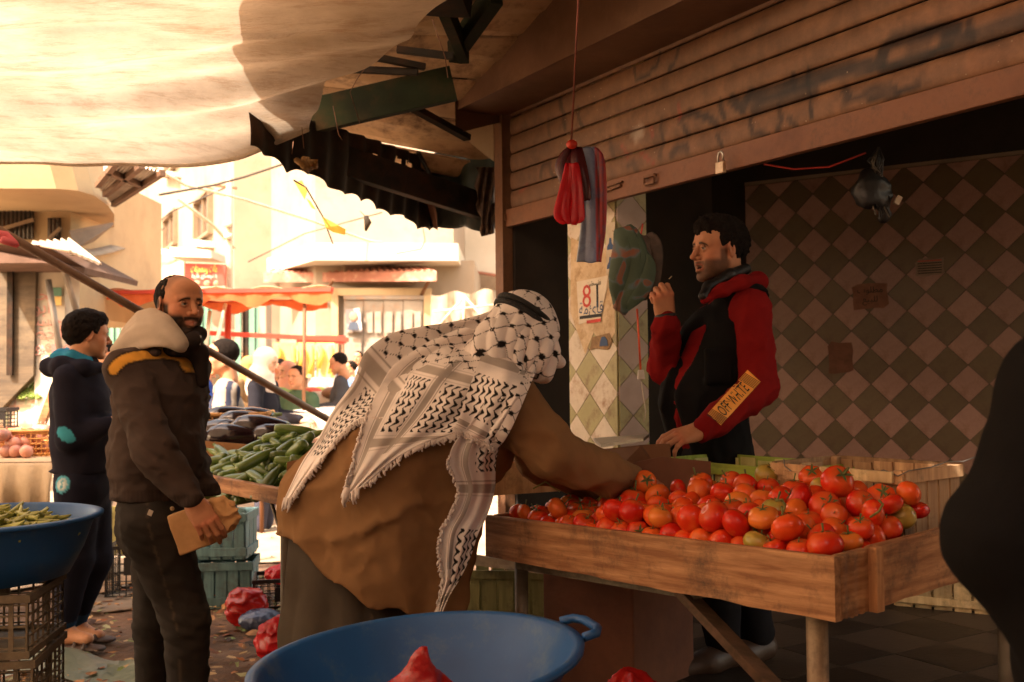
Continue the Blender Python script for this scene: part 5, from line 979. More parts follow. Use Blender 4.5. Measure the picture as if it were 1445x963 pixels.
def crate(loc, rz, lx, ly, h, label, mats, nx=5, ny=4, posts=True, wob=.004, rail=None, railh=.035, bottom=True, skip=(), group=None, name='wooden_crate', tilt=0):
    r = empty(name, loc, rz, label, 'crate', group); sl, rl = mats; rd = random.Random(int(abs(loc[0]) * 1000))
    for sx in (-1, 1):
        for sy in (-1, 1): m = MB(); m.box((sx * (lx / 2 - .012), sy * (ly / 2 - .012), h / 2), (.024, .024, h)); m.build('post', sl, r, bevel=.002)
    def side(n, L_, other, axis, s):
        w = L_ / n
        for i in range(n):
            if (axis, s, i) in skip: continue
            hh = h * (.93 + .05 * rd.random()); x = -L_ / 2 + w * (i + .5); m = MB(); d = (w * (.80 + .1 * rd.random()), .006, hh) if axis == 0 else (.006, w * (.80 + .1 * rd.random()), hh)
            c = (x, s * (other / 2 + .001), hh / 2) if axis == 0 else (s * (other / 2 + .001), x, hh / 2); m.box(c, d, rot=Matrix.Rotation(rd.uniform(-wob, wob) * 3, 3, 'Y' if axis == 0 else 'X')); m.build('slat', sl[s] if isinstance(sl, dict) else sl, r)
    for s in (-1, 1): side(nx, lx, ly, 0, s); side(ny, ly, lx, 1, s)
    for z in (h - railh / 2, railh / 2 + .02):
        for s in (-1, 1):
            m = MB(); m.box((0, s * (ly / 2 + .009), z + rd.uniform(-.003, .003)), (lx + .02, .009, railh)); m.build('rail', rl, r, bevel=.001)
            m = MB(); m.box((s * (lx / 2 + .009), 0, z + rd.uniform(-.003, .003)), (.009, ly, railh)); m.build('rail', rl, r, bevel=.001)
    if bottom:
        for i in range(4): m = MB(); m.box((0, -ly / 2 + ly * (i + .5) / 4, .012), (lx - .03, ly / 4 * .85, .006)); m.build('bottom_slat', sl, r)
    return r
ANG_T = math.atan2(-TA.y, -TA.x)      # local x runs towards the camera side along the tray
# brown crate at the right, with broken front slats and wire
p = TP(.129 + .21, .51 + .155); crate((p.x, p.y, TP(.3, .6, -.112).z), ANG_T, .42, .31, .262, 'brown slatted crate with twisted wire standing at the right end of the tomato tray', (MW_crate, MW_crate), nx=6, ny=5, skip=((0, -1, 2), (0, -1, 4)))
def wire(pts, r=.0016, lab=None, name='wire', mat=None): m = MB(); m.tube(pts, r, 5); return tag(m.build(name, mat or surf('grey wire', (.25, .22, .19), metallic=.6, rough=.5)), lab, 'wire')
q = [TP(.10, .50, .150), TP(.13, .495, .135), TP(.17, .49, .15), TP(.2, .49, .138), TP(.26, .49, .145), TP(.3, .49, .12), TP(.36, .49, .125), TP(.42, .49, .11), TP(.46, .49, .125), TP(.50, .49, .15), TP(.51, .50, .17)]
wire(q, .002, 'twisted grey wire tied along the front of the brown crate')
q = [TP(.10, .50, .15) + Vector((.0, .0, .0)), TP(.095, .6, .15), TP(.09, .68, .158), TP(.085, .76, .152), TP(.08, .82, .16), TP(.07, .83, .14), TP(.075, .82, .125)]; wire(q, .002, 'grey wire ending in a knot on the right rim of the brown crate')
m = MB(); p = TP(.26, .485, .135); m.bar(p + TA * -.12, p + TA * .11, .012, .03); m.build('spare_slat', MW_pale); tag(bpy.data.objects['spare_slat'], 'pale broken slat laid across the front of the brown crate', 'slat')
m = MB(); p = TP(.43, .487, .120); m.bar(p + TA * -.06, p + TA * .07 + Vector((0, 0, .004)), .012, .022); m.build('spare_slat', MW_crate); tag(bpy.data.objects['spare_slat.001'], 'short splintered slat at the left front corner of the brown crate', 'slat')
p = TP(.512 + .30, .583 + .155); crate((p.x, p.y, TP(.8, .7, -.112).z), ANG_T - R(2), .56, .31, .25, 'yellow crate with a green top rail behind the tomatoes', (MW_yellow, MW_greenrail), nx=7, ny=4, railh=.038)
# cardboard sheets behind the left part of the heap
def sheet(name, pts, mat, lab, cat, nrm=(0, -1, 0), th=.005): m = MB(); m.slab(pts, nrm, th); return tag(m.build(name, mat), lab, cat)
sheet('cardboard_flap', [TP(1.36, .47, -.12), TP(.82, .52, -.12), TP(.80, .50, .155), TP(1.02, .50, .165), TP(1.36, .45, .10)], surf('reddish cardboard', (0.20, 0.085, 0.045), (0.15, 0.06, 0.032), rough=.9, scale=3), 'reddish brown cardboard flap at the back left of the tomato heap', 'cardboard')
sheet('cardboard_flap', [W(835, 700, 3.75), W(950, 690, 3.45), W(945, 626, 3.45), W(905, 628, 3.5), W(850, 634, 3.72)], M_card, 'cardboard box side behind the reaching arm, left of the yellow crate', 'cardboard')
sheet('cardboard_box', [W(690, 700, 4.1), W(840, 690, 4.1), W(840, 640, 4.1), W(690, 655, 4.1)], MW_crate, 'brown box edge seen between the arm and the scarf of the stooping man', 'box')
m = MB(); m.slab([W(838, 622, 4.3), W(916, 617, 3.9), W(908, 623, 3.7), W(848, 632, 3.95)], (0, 0, 1), .012); tag(m.build('metal_tray', surf('dull steel tray', (.32, .28, .23), metallic=.6, rough=.35)), 'thin steel tray in front of the tiled column', 'tray')
# ---- tomatoes
def tomato_mats():
    M, nt, b = nmat('tomato skin'); a = nt.nodes.new('ShaderNodeObjectInfo'); c = ramp(nt, a.outputs['Random'], [(0.0, (0.54, 0.014, 0.006)), (0.35, (0.66, 0.034, 0.008)), (0.65, (0.72, 0.075, 0.012)), (0.88, (0.72, 0.14, 0.02)), (1.0, (0.70, 0.20, 0.03))])
    n = noise(nt, 14, 3); c = mixc(nt, ramp(nt, n, [(0.52, (0, 0, 0)), (0.8, (.6,) * 3)]), c, (0.68, 0.22, 0.04)); tc = nt.nodes.new('ShaderNodeTexCoord'); sp = nt.nodes.new('ShaderNodeSeparateXYZ'); nt.links.new(tc.outputs['Object'], sp.inputs[0])
    mr = nt.nodes.new('ShaderNodeMapRange'); nt.links.new(sp.outputs[2], mr.inputs[0]); mr.inputs[1].default_value = .012; mr.inputs[2].default_value = .045; mr.inputs[3].default_value = 0; mr.inputs[4].default_value = .55
    c = mixc(nt, mr.outputs[0], c, (0.60, 0.26, 0.05)); nt.links.new(c, b.inputs['Base Color']); b.inputs['Roughness'].default_value = .27; b.inputs['Specular IOR Level'].default_value = .28; b.inputs['Subsurface Weight'].default_value = .2; b.inputs['Subsurface Radius'].default_value = (.02, .006, .003); b.inputs['Subsurface Scale'].default_value = 1
    bumpn(nt, b, noise(nt, 55, 4), .08, .004)
    return M
M_tom = tomato_mats()
M_tomg = surf('half ripe tomato skin', (0.45, 0.22, 0.035), (0.36, 0.30, 0.06), rough=.28, scale=10, lo=.3, hi=.7, bump=.03, sub=.2)
M_calyx = surf('tomato calyx', (0.10, 0.14, 0.03), (0.16, 0.14, 0.05), rough=.8, scale=60)
def tomato_meshes():
    out = []
    for v in range(5):
        lob = (0, 5, 3, 6, 4)[v]; la = (0, .035, .03, .05, .02)[v]; fl = (.88, .80, .84, .74, .95)[v]; V = []; F_ = []; n, m_ = 20, 12
        for i in range(m_ + 1):
            t = math.pi * i / m_; z = math.cos(t) * fl; rr = math.sin(t)
            z -= .16 * math.exp(-(rr / .28) ** 2) * (1 if z > 0 else .35) * (1 if z > 0 else -1)
            for j in range(n):
                a = 2 * math.pi * j / n; k = rr * (1 + la * math.cos(lob * a + v) * (.4 + .6 * (z > -.4))); V.append((k * math.cos(a), k * math.sin(a), z))
        for i in range(m_):
            for j in range(n): F_.append((i * n + j, (i + 1) * n + j, (i + 1) * n + (j + 1) % n, i * n + (j + 1) % n))
        out.append((np.array(V), F_, fl))
    return out
TMS = tomato_meshes(); TME = []
for V, F_, fl in TMS:
    o = mesh('tomato', V * .038, F_, M_tom, None, True); TME.append(o.data); bpy.data.objects.remove(o)
def calyx_mesh(k):
    m = MB(); rd = random.Random(k)
    for j in range(5):
        a = j * 2 * math.pi / 5 + rd.uniform(-.2, .2); l = .020 + .006 * rd.random(); d = Vector((math.cos(a), math.sin(a), 0)); s = Vector((-d.y, d.x, 0)); c = Vector((0, 0, 0)); z = Vector((0, 0, 1))
        m.add([c - s * .003, c + s * .003, d * l * .5 + s * .0035 + z * .004, d * l + z * (.010 * rd.random()), d * l * .5 - s * .0035 + z * .004], [(0, 1, 2, 3, 4)])
    m.tube([(0, 0, 0), (0.002, 0, .008), (.006 * rd.random(), .003, .016 + .01 * rd.random())], [.0028, .0022, .0028], 6); o = m.build('calyx', M_calyx); me = o.data; bpy.data.objects.remove(o); return me
CAL = [calyx_mesh(k) for k in range(4)]
def tomatoes():
    rg = np.random.default_rng(5); N = 288; r = rg.uniform(.031, .0415, N); r[:16] = .045
    A = rg.uniform(.06, 1.30, N); B = rg.uniform(.05, .5, N); H = rg.uniform(.0, .5, N) + .05; P = np.stack([A, B, H], 1)
    def floor(P): return -.105 + .29 * np.clip(P[:, 1] - .03, 0, .6) * (1 - .75 * smooth01(P[:, 0], .70, 1.25))
    for it in range(380):
        P[:, 2] -= .004; P[:, 1] -= .0002
        for _ in range(2):
            d = P[:, None] - P[None]; L = np.linalg.norm(d, axis=2) + np.eye(N) * 9; ov = (r[:, None] + r[None]) * .94 - L; ov = np.where(ov > 0, ov, 0) * .5
            P += (d / L[..., None] * ov[..., None]).sum(1) * .55
            bk = np.where(P[:, 0] < .52, .50, np.where(P[:, 0] < 1.0, .57, .47)); P[:, 0] = np.clip(P[:, 0], .03 + r, 1.33 - r); P[:, 1] = np.clip(P[:, 1], .028 + r, bk - r); fz = floor(P) + r * .9; P[:, 2] = np.maximum(P[:, 2], fz)
    G = 'loose tomatoes heaped on the wooden tray'
    sel = rg.random(N)
    top = sorted(range(N), key=lambda i: -P[i, 2])
    global PILE; PILE = (P.copy(), r.copy())
    for i in range(N):
        a, b, h = P[i]; p = TP(a, b, h); v = i % 5; o = bpy.data.objects.new('tomato', TME[v]); link(o); o.location = p; s = r[i] / .038; o.scale = (s, s, s * rg.uniform(.93, 1.03))
        ti = rg.uniform(0, 1.25) if sel[i] < .75 else rg.uniform(1.4, 3); o.rotation_euler = (ti * math.cos(i), ti * math.sin(i * 1.7), rg.uniform(0, 6.28))
        if i % 23 == 4: o.data = GREENS[v]; tag(o, 'half ripe greenish orange tomato among the red ones in the tray heap', 'tomato', G)
        else: tag(o, ('broad ribbed red' if v == 3 else 'large red' if r[i] > .0385 else 'small red' if r[i] < .0335 else 'red') + ' tomato ' + ('along the front board' if b < .14 else 'at the back of the heap' if b > .42 else 'inside the heap') + (', left end of the tray' if a > .95 else ', right corner of the tray' if a < .3 else ', middle of the tray'), 'tomato', G)
        if sel[i] < .7:
            c = bpy.data.objects.new('calyx', CAL[i % 4]); link(c, o); cs_ = rg.uniform(.55, 1.15); c.scale = (cs_, cs_ * rg.uniform(.7, 1.1), cs_); c.location = (0, 0, .038 * TMS[v][2] * .80); c.rotation_euler = (0, 0, i)
GREENS = []
for me in TME: g = me.copy(); g.materials.clear(); g.materials.append(M_tomg); GREENS.append(g)
tomatoes()
def one_tomato(a, b, r, me, lab, tilt=(.3, 0, 0)):
    P, R_ = PILE; best = None
    for da in np.linspace(-.06, .06, 9):
        for db in np.linspace(-.06, .03, 7):
            d = np.hypot(P[:, 0] - a - da, P[:, 1] - b - db); k = d < R_ + r
            if k.any():
                h = (P[k, 2] + np.sqrt(np.maximum((R_[k] + r) ** 2 - d[k] ** 2, 0))).max() - .006
                if best is None or h < best[0]: best = (h, a + da, b + db)
    h, a, b = best
    o = bpy.data.objects.new('tomato', me); link(o); o.location = TP(a, b, h); k = r / .038; o.scale = (k, k, k); o.rotation_euler = tilt; tag(o, lab, 'tomato'); c = bpy.data.objects.new('calyx', CAL[0]); link(c, o); c.location = (0, 0, .030)
one_tomato(.62, .50, .038, GREENS[0], 'greenish unripe tomato perched highest at the left of the yellow crate', (.5, .5, 0))
one_tomato(.50, .52, .029, TME[1], 'small red tomato perched beside the greenish one against the yellow crate')
one_tomato(.17, .42, .046, TME[2], 'large smooth red tomato leaning on the front of the brown crate', (.9, .3, 0))
one_tomato(.33, .44, .038, TME[3], 'orange red tomato perched in the middle against the brown crate', (.8, -.3, 0))
one_tomato(.86, .30, .040, TME[0], 'round red tomato just below the reaching hand', (1.2, .3, 0))
def tint(n, i): 
    pass
# thin green stalks lying on the heap
for k, (pts, lb) in enumerate((([(752, 690, 3.3), (770, 680, 3.3), (780, 688, 3.3), (790, 694, 3.3)], 'curled dry green stalk on the left end of the tomato heap'), ([(1228, 730, 2.5), (1240, 722, 2.48), (1246, 712, 2.47), (1240, 706, 2.47)], 'bent green stalk standing up near the right end of the tomato heap'), ([(1094, 707, 2.6), (1104, 705, 2.6), (1108, 715, 2.6), (1100, 735, 2.6)], 'long twisted stalk hanging over tomatoes in the middle of the heap'))):
    m = MB(); m.tube([W(*q) for q in pts], .003, 6); tag(m.build('stalk', surf('green stalk', (.22, .22, .06))), lb, 'stalk')
# ------------------------------------------------------------------ rear stall with courgettes and aubergines
M_zuc = surf('courgette skin', (0.060, 0.105, 0.018), (0.13, 0.19, 0.04), rough=.28, scale=5, stretch=(8, 8, 1), bump=.05, spec=.6, rvar=.35, lo=.45, hi=.75)
M_egg = surf('aubergine skin', (0.018, 0.007, 0.009), (0.009, 0.004, 0.006), rough=.16, scale=3, bump=0, spec=.7, rvar=.2)
M_stem = surf('green stem', (0.15, 0.20, 0.06), rough=.7)
def rear_stall():
    r = empty('market_table', (-1.6, 4.9, 0), 0, 'wooden stall table with a raised edge carrying courgettes and aubergines', 'table'); L = r.location
    A = W(402, 706, 3.95); A.z = .935; d = Vector((-.616, .788, 0)).normalized(); B = A + d * 1.7; n = Vector((.788, .616, 0)).normalized(); h = .065
    m = MB(); m.bar(A - L, B - L, .035, h); align(m.build('front_board', MW_tray, r, bevel=.004), d)
    m = MB(); m.bar(A + n * .02 - L + Vector((0, 0, 0)), A + n * .85 - L, .03, h); m.build('side_board', MW_tray, r)
    for k in range(8): a = A + d * (1.7 * k / 8 + .02) - Vector((0, 0, h / 2 - .004)); b = a + d * (1.7 / 8 - .006); m = MB(); m.slab([a - L, b - L, b + n * .85 - L, a + n * .85 - L], (0, 0, 1), .012); m.build('bottom_plank', MW_dark, r)
    for (k, w) in ((.12, .06), (1.6, .06), (.12, .8), (1.6, .8), (.42, .35)):
        p = A + d * k + n * w; m = MB(); m.tube([Vector((p.x, p.y, .9)) - L, Vector((p.x, p.y, .01)) - L], .022, 8); m.build('leg', M_leg, r)
    p = A + d * .12 + n * .06; m = MB(); m.bar(Vector((p.x, p.y, .72)) - L, p + d * .18 - L, .012); m.build('bracket', M_leg, r)
    return A, d, n
RA, RD, RN = rear_stall()
def courgettes():
    V = []; F_ = []; prof = [(0, .0), (.012, .001), (.020, .008), (.024, .03), (.0255, .08), (.024, .13), (.020, .165), (.013, .185), (.0105, .195)]; m = MB(); m.lathe([(r_, z - .1) for r_, z in prof], n=12); 
    # gentle bend
    m.v = [(x + .35 * z * z, y, z) for x, y, z in m.v]; o = m.build('courgette', M_zuc); me = o.data; bpy.data.objects.remove(o)
    m = MB(); m.lathe([(.0105, 0), (.009, .006), (.008, .018), (.010, .022), (0, .0225)], n=7); o = m.build('stem', M_stem); st = o.data; bpy.data.objects.remove(o)
    rg = random.Random(8); G = 'courgettes piled on the rear stall'
    def put(px, py, Y, yaw, pitch, s=1.0, lab=None):
        o = bpy.data.objects.new('courgette', me); link(o); p = W(px, py, Y); o.location = p; d = Vector((math.cos(yaw) * math.cos(pitch), math.sin(yaw) * math.cos(pitch), math.sin(pitch))); o.rotation_euler = (d.to_track_quat('Z', 'X') @ Quaternion((0, 0, 1), rg.uniform(0, 6))).to_euler(); s *= .80; o.scale = (s * rg.uniform(.9, 1.15),) * 2 + (s,)
        tag(o, lab or 'dark green courgette in the %s of the pile on the rear stall' % ('left part' if px < 330 else 'middle' if px < 385 else 'right part'), 'courgette', G); c = bpy.data.objects.new('stem', st); link(c, o); c.location = (.0035, 0, .094)
    n = 0
    for row in range(8):
        for k in range(11):
            t = k / 10; px = 292 + 138 * t + rg.uniform(-8, 8) + row * 2; base = 696 - 8 * row; py = base - 26 * math.exp(-((t - .72) / .3) ** 2) * (row / 7 + .2) + 10 * t * (row < 2) + rg.uniform(-4, 4)
            Y = 4.60 - .46 * t + row * .05; put(px, py, Y, rg.choice([.3, .9, 2.2, 2.6, .6]) + rg.uniform(-.4, .4), rg.uniform(-.3, .45), rg.uniform(.85, 1.2)); n += 1
    for a in ((376, 684, 4.22, .9, .75, 1.15, 'fat courgette standing end-on in the middle of the pile'), (360, 650, 4.35, .8, .4, 1.2, None), (425, 630, 4.5, 2.4, -.6, 1.3, 'long courgette sloping down at the top right of the pile'), (414, 640, 4.4, 2.4, -.55, 1.25, None), (396, 640, 4.45, .7, .6, 1.3, None), (405, 632, 4.55, .6, .5, 1.2, None), (440, 645, 4.4, 2.3, -.6, 1.1, None), (430, 655, 4.3, 2.5, -.5, 1.2, None)): put(*a[:5], a[5], a[6])
courgettes()
def aubergines():
    m = MB(); m.lathe([(0, -.13), (.03, -.125), (.052, -.10), (.062, -.06), (.060, -.01), (.048, .04), (.034, .08), (.026, .10), (0, .103)], n=16); o = m.build('aubergine', M_egg); me = o.data; bpy.data.objects.remove(o)
    m = MB(); m.lathe([(.034, .075), (.030, .095), (.016, .108), (.010, .125), (.009, .15), (0, .152)], n=8); o = m.build('calyx', M_stem); st = o.data; bpy.data.objects.remove(o)
    L = [(305, 610, 4.95, 3.0, .05, 1.15, 'nearest aubergine at the left of the row'), (345, 596, 5.1, .5, .1, 1.1, 'aubergine in the middle of the row with its stem to the right'), (372, 606, 4.9, .35, .0, 1.25, 'large glossy aubergine at the right front of the row'), (322, 588, 5.2, .6, .15, 1.0, 'small aubergine at the back left against the basket'), (392, 615, 4.85, .3, .0, 1.0, 'aubergine at the right end with a long green stem'), (298, 592, 5.25, .9, .1, 1.0, 'aubergine half hidden behind the brown jacket'), (358, 590, 5.3, .6, .1, 1.05, 'aubergine at the very back of the row'), (332, 617, 4.8, .2, 0, 1.1, 'aubergine lying low in front of the others')]
    for (x, y, Y, yaw, pi_, s, lb) in L:
        o = bpy.data.objects.new('aubergine', me); link(o); s *= 1.06; o.location = W(x, y, Y + .35); d = Vector((math.cos(yaw) * math.cos(pi_), math.sin(yaw) * math.cos(pi_), math.sin(pi_))); o.rotation_euler = d.to_track_quat('Z', 'X').to_euler(); o.scale = (s, s, s); tag(o, lb, 'aubergine', 'aubergines behind the courgettes'); c = bpy.data.objects.new('calyx', st); link(c, o)
aubergines()
sheet('cardboard_box', [W(282, 622, 5.05), W(452, 636, 4.95), W(452, 690, 4.95), W(282, 690, 5.05)], surf('light cardboard', (0.34, 0.17, 0.075), (0.27, 0.13, 0.055), rough=.9), 'cardboard box wall between the courgettes and the aubergines', 'box', (0, 1, 0), .012)
sheet('box_tray', [W(282, 626, 5.07), W(452, 640, 4.97), W(452, 618, 5.9), W(282, 606, 5.9)], M_card, 'cardboard tray bottom that carries the aubergines', 'tray', (0, 0, -1), .01)
sheet('cardboard_box', [W(405, 652, 3.97), W(440, 646, 3.99), W(440, 712, 4.0), W(402, 704, 3.96)], surf('light cardboard', (0.34, 0.17, 0.075)), 'corner of a cardboard sheet poking out beside the stooping man', 'cardboard', (0, 1, 0), .012)
def wicker(loc, rz, lx, ly, h, lab, mat, n=9, k=5):
    r = empty('basket', loc, rz, lab, 'basket'); m = MB()
    for s in (-1, 1):
        for i in range(n): x = -lx / 2 + lx * i / (n - 1); m.tube([(x, s * ly / 2, 0), (x + .01, s * (ly / 2 + .015), h)], .004, 5)
        for i in range(max(3, n // 2)): y = -ly / 2 + ly * i / (max(3, n // 2) - 1); m.tube([(s * lx / 2, y, 0), (s * (lx / 2 + .015), y, h)], .004, 5)
    tag(m.build('upright_canes', mat, r)); m = MB()
    for j in range(k):
        z = h * (j + .5) / k; e = .015 * j / k
        m.tube([(-lx / 2 - e, -ly / 2 - e, z), (lx / 2 + e, -ly / 2 - e, z), (lx / 2 + e, ly / 2 + e, z), (-lx / 2 - e, ly / 2 + e, z), (-lx / 2 - e, -ly / 2 - e, z)], .006, 5)
    m.build('woven_bands', mat, r); m = MB(); m.tube([(-lx / 2 - .015, -ly / 2 - .015, h), (lx / 2 + .015, -ly / 2 - .015, h), (lx / 2 + .015, ly / 2 + .015, h), (-lx / 2 - .015, ly / 2 + .015, h), (-lx / 2 - .015, -ly / 2 - .015, h)], .012, 6); m.build('rim', mat, r)
    m = MB(); m.box((0, 0, .006), (lx, ly, .01)); m.build('base', mat, r); return r
M_wick = surf('orange wicker', (0.62, 0.33, 0.12), (0.48, 0.24, 0.08), rough=.8, scale=30)
p = W(312, 604, 5.6); wicker((p.x, p.y, p.z), .1, .5, .35, .08, 'orange wicker basket behind the aubergines', M_wick, 14, 4)
def plastic_crate(loc, rz, lx, ly, h, lab, mat, group=None, n=10):
    r = empty('plastic_crate', loc, rz, lab, 'crate', group); m = MB(); t = .006
    for s in (-1, 1):
        for i in range(n + 1): x = -lx / 2 + lx * i / n; m.box((x, s * ly / 2, h / 2), (t if i % 5 else .014, t, h))
        nn = int(n * ly / lx)
        for i in range(nn + 1): y = -ly / 2 + ly * i / nn; m.box((s * lx / 2, y, h / 2), (t, t if i % 4 else .014, h))
        for j in range(1, 6): z = h * j / 6; m.box((0, s * ly / 2, z), (lx, t * .9, t * .8)); m.box((s * lx / 2, 0, z), (t * .9, ly, t * .8))
    m.build('lattice', mat, r)
    for z in (.012, h - .012):
        m = MB()
        for s in (-1, 1): m.box((0, s * (ly / 2 + .003), z), (lx + .02, .014, .022)); m.box((s * (lx / 2 + .003), 0, z), (.014, ly, .021))
        m.build('rim', mat, r)
    for s in (-1, 1): m = MB(); m.box((0, s * (ly / 2 + .004), h * .62), (lx * .34, .009, h * .34)); m.build('name_plate', mat, r)
    m = MB(); m.box((0, 0, .006), (lx, ly, .008)); m.build('base', mat, r); return r
M_greyplastic = surf('dusty grey plastic', (0.15, 0.115, 0.075), (0.085, 0.065, 0.045), rough=.6, scale=10, dirt=(.26, .20, .13), dirt_amt=.7)
for k in range(4): plastic_crate((-1.72 + .012 * (k % 2), 3.12 - .01 * k, .772 - .193 * (k + 1)), R(8 + 2 * (k % 2)), .50, .34, .19, ['grey plastic crate at the top of the stack under the bean tub', 'grey plastic crate second from the top under the bean tub', 'grey plastic crate third from the top under the bean tub', 'lowest grey plastic crate on the ground under the bean tub'][k], M_greyplastic, 'grey crates stacked under the bean tub', 11)
M_blue = surf('blue tub plastic', (0.006, 0.085, 0.28), (0.005, 0.062, 0.21), rough=.5, scale=2.5, dirt=(.09, .14, .20), dirt_amt=.7, dscale=6, bump=.04, spec=.5)
def tub(name, c, r_top, r_bot, h, lab, tilt=(0, 0), handles=(), wall=.007):
    r = empty(name, c, 0, lab, 'tub'); r.rotation_euler = (tilt[0], tilt[1], 0); prof = [(0, -h), (r_bot * .8, -h), (r_bot, -h + .01), (r_bot + (r_top - r_bot) * .5, -h * .55), (r_top - .012, -.02), (r_top, -.012), (r_top + .016, -.010), (r_top + .018, 0.0), (r_top, .004), (r_top - .012, -.004), (r_top - .02, -.03), (r_bot + (r_top - r_bot) * .48, -h * .55 + wall), (r_bot - .01, -h + .02), (r_bot * .7, -h + wall), (0, -h + wall)]
    m = MB(); m.lathe(prof, n=72); m.build('bowl', M_blue, r)
    for a in handles:
        m = MB(); d = Vector((math.cos(a), math.sin(a), 0)); s = Vector((-d.y, d.x, 0)); b = d * (r_top + .012); m.tube([b - s * .085 + Vector((0, 0, .0)), b - s * .08 + d * .035 + Vector((0, 0, .004)), b - s * .045 + d * .052 + Vector((0, 0, .005)), b + s * .045 + d * .052 + Vector((0, 0, .005)), b + s * .08 + d * .035 + Vector((0, 0, .004)), b + s * .085], .012, 8); m.build('handle', M_blue, r)
    return r
tub('plastic_tub', (-1.69, 3.2, .972), .335, .25, .20, 'blue plastic tub full of green beans at the left edge', handles=(-1.4,))
tub('plastic_basin', (-.235, 2.42, .735), .385, .22, .25, 'large empty blue basin with a red bag in the foreground', tilt=(R(1), R(-4)), handles=(R(17),))
M_bean = surf('bean pod', (0.36, 0.36, 0.10), (0.26, 0.27, 0.07), rough=.5, scale=20, rvar=.25, spec=.5)
def beans():
    m = MB(); m.tube([(-.048, 0, .006), (-.03, 0, .001), (0, 0, 0), (.03, 0, .001), (.05, 0, .008)], [.003, .0075, .0085, .0075, .002], 6); o = m.build('bean_pod', M_bean); me = o.data; bpy.data.objects.remove(o); rg = random.Random(6)
    for i in range(190):
        a = rg.uniform(0, 6.283); rr = .275 * math.sqrt(rg.random()); x = rr * math.cos(a); y = rr * math.sin(a)
        if x < -.15 and rg.random() < .7: x = -x; 
        z = .955 - .085 * (rr / .31) ** 2 + rg.uniform(0, .028) + .012; o = bpy.data.objects.new('bean_pod', me); link(o); o.location = (-1.69 + x, 3.2 + y, z); o.rotation_euler = (rg.uniform(-.3, .3), rg.uniform(-.3, .3), rg.uniform(0, 6.28)); s = rg.uniform(.75, 1.15); o.scale = (s, s, s); tag(o, 'green bean pod in the heap in the blue tub', 'bean', 'bean pods heaped in the blue tub')
    m = MB(); m.sphere((-1.69, 3.2, .90), .275, 18, 8, (1, 1, .16)); tag(m.build('bean_heap', M_bean), 'deeper layer of the bean heap in the blue tub', 'beans', kind='stuff')
beans()
# ---- plastic bags
def bag(name, c, size, mat, lab, seed=1, spike=None, cat='plastic bag', h=.009, lump=.26):
    size = Vector(size); s = SDF(np.array(c) - np.array(size) * 1.5 - .03, np.array(c) + np.array(size) * 1.5 + .03, h); s.ell(c, tuple(size), 0)
    if spike: s.cap(np.array(c), np.array(c) + np.array(spike), min(size) * .5, .012, .08)
    mn = min(size); s.disp(lambda P: (np.abs(N3(P, seed, 3.2 / mn)) - .4) * mn * lump + np.abs(N3(P, seed + 7, 9 / mn)) * mn * .10, mn * .9); return tag(s.build(name, mat), lab, cat)
def bagmat(name, c, trans=.3, rough=.25): return surf(name, c, tuple(x * .75 for x in c), rough=rough, scale=6, bump=.5, bscale=28, bdist=.008, trans=trans, spec=.6)
MB_red = bagmat('red bag plastic', (0.60, 0.022, 0.018), .35); MB_red2 = bagmat('scarlet bag plastic', (0.66, 0.03, 0.04), .45)
bag('plastic_bag', (-.225, 2.26, .60), (.16, .12, .11), MB_red, 'crumpled red plastic bag with a pointed top lying in the blue basin', 3, (.02, 0.0, .20))
def onground(px, py): return WZ(px, py, 0.0)
p = onground(348, 884); bag('plastic_bag', (p.x, p.y, .11), (.12, .10, .12), MB_red, 'red plastic bag on the ground behind the stall leg', 5)
p = onground(385, 935); bag('plastic_bag', (p.x + .05, p.y, .11), (.14, .11, .12), MB_red2, 'bright red plastic bag on the ground left of the grey robe', 9)
p = onground(352, 900); bag('plastic_bag', (p.x + .02, p.y + .15, .06), (.12, .1, .06), bagmat('pale blue bag', (.12, .15, .25)), 'pale blue bag under the red bag behind the stall leg', 15)
bag('plastic_bag', (.36, 3.05, .36), (.12, .12, .13), MB_red, 'red plastic bag under the tray table beside the basin', 11, (-.02, .02, .12))
bag('plastic_bag', (.43, 2.98, .30), (.10, .08, .07), bagmat('dark red bag', (.30, .02, .04)), 'darker red bag in front of the one beside the basin', 12)
bag('plastic_bag', (.50, 2.75, .36), (.11, .09, .05), bagmat('blue bag', (.03, .08, .14)), 'crumpled dark blue bag at the bottom edge under the tray table', 13)
m = MB(); m.slab([(.12, 3.35, .30), (.75, 2.6, .30), (.5, 2.4, .30), (-.1, 3.1, .30)], (0, 0, -1), .03); tag(m.build('ground_board', MW_dark), 'dark board lying under the tray table', 'board')
p = WZ(130, 945, 0); V = []; 
for i in range(14): V.append([Vector((p.x - .35 + .7 * i / 13 * (1 - .2 * j / 9), p.y - .18 + .42 * j / 9 - .1 * i / 13, .02 + .05 * abs(math.sin(i * 1.3 + j)) * math.sin(j / 9 * 3.1) + .03 * math.sin(i * .5))) for j in range(10)])
m = MB(); m.grid(V); tag(m.build('plastic_sheet', bagmat('pale green film', (.30, .34, .25), .4)), 'pale greenish plastic sheet lying on the ground at the bottom left', 'plastic sheet')
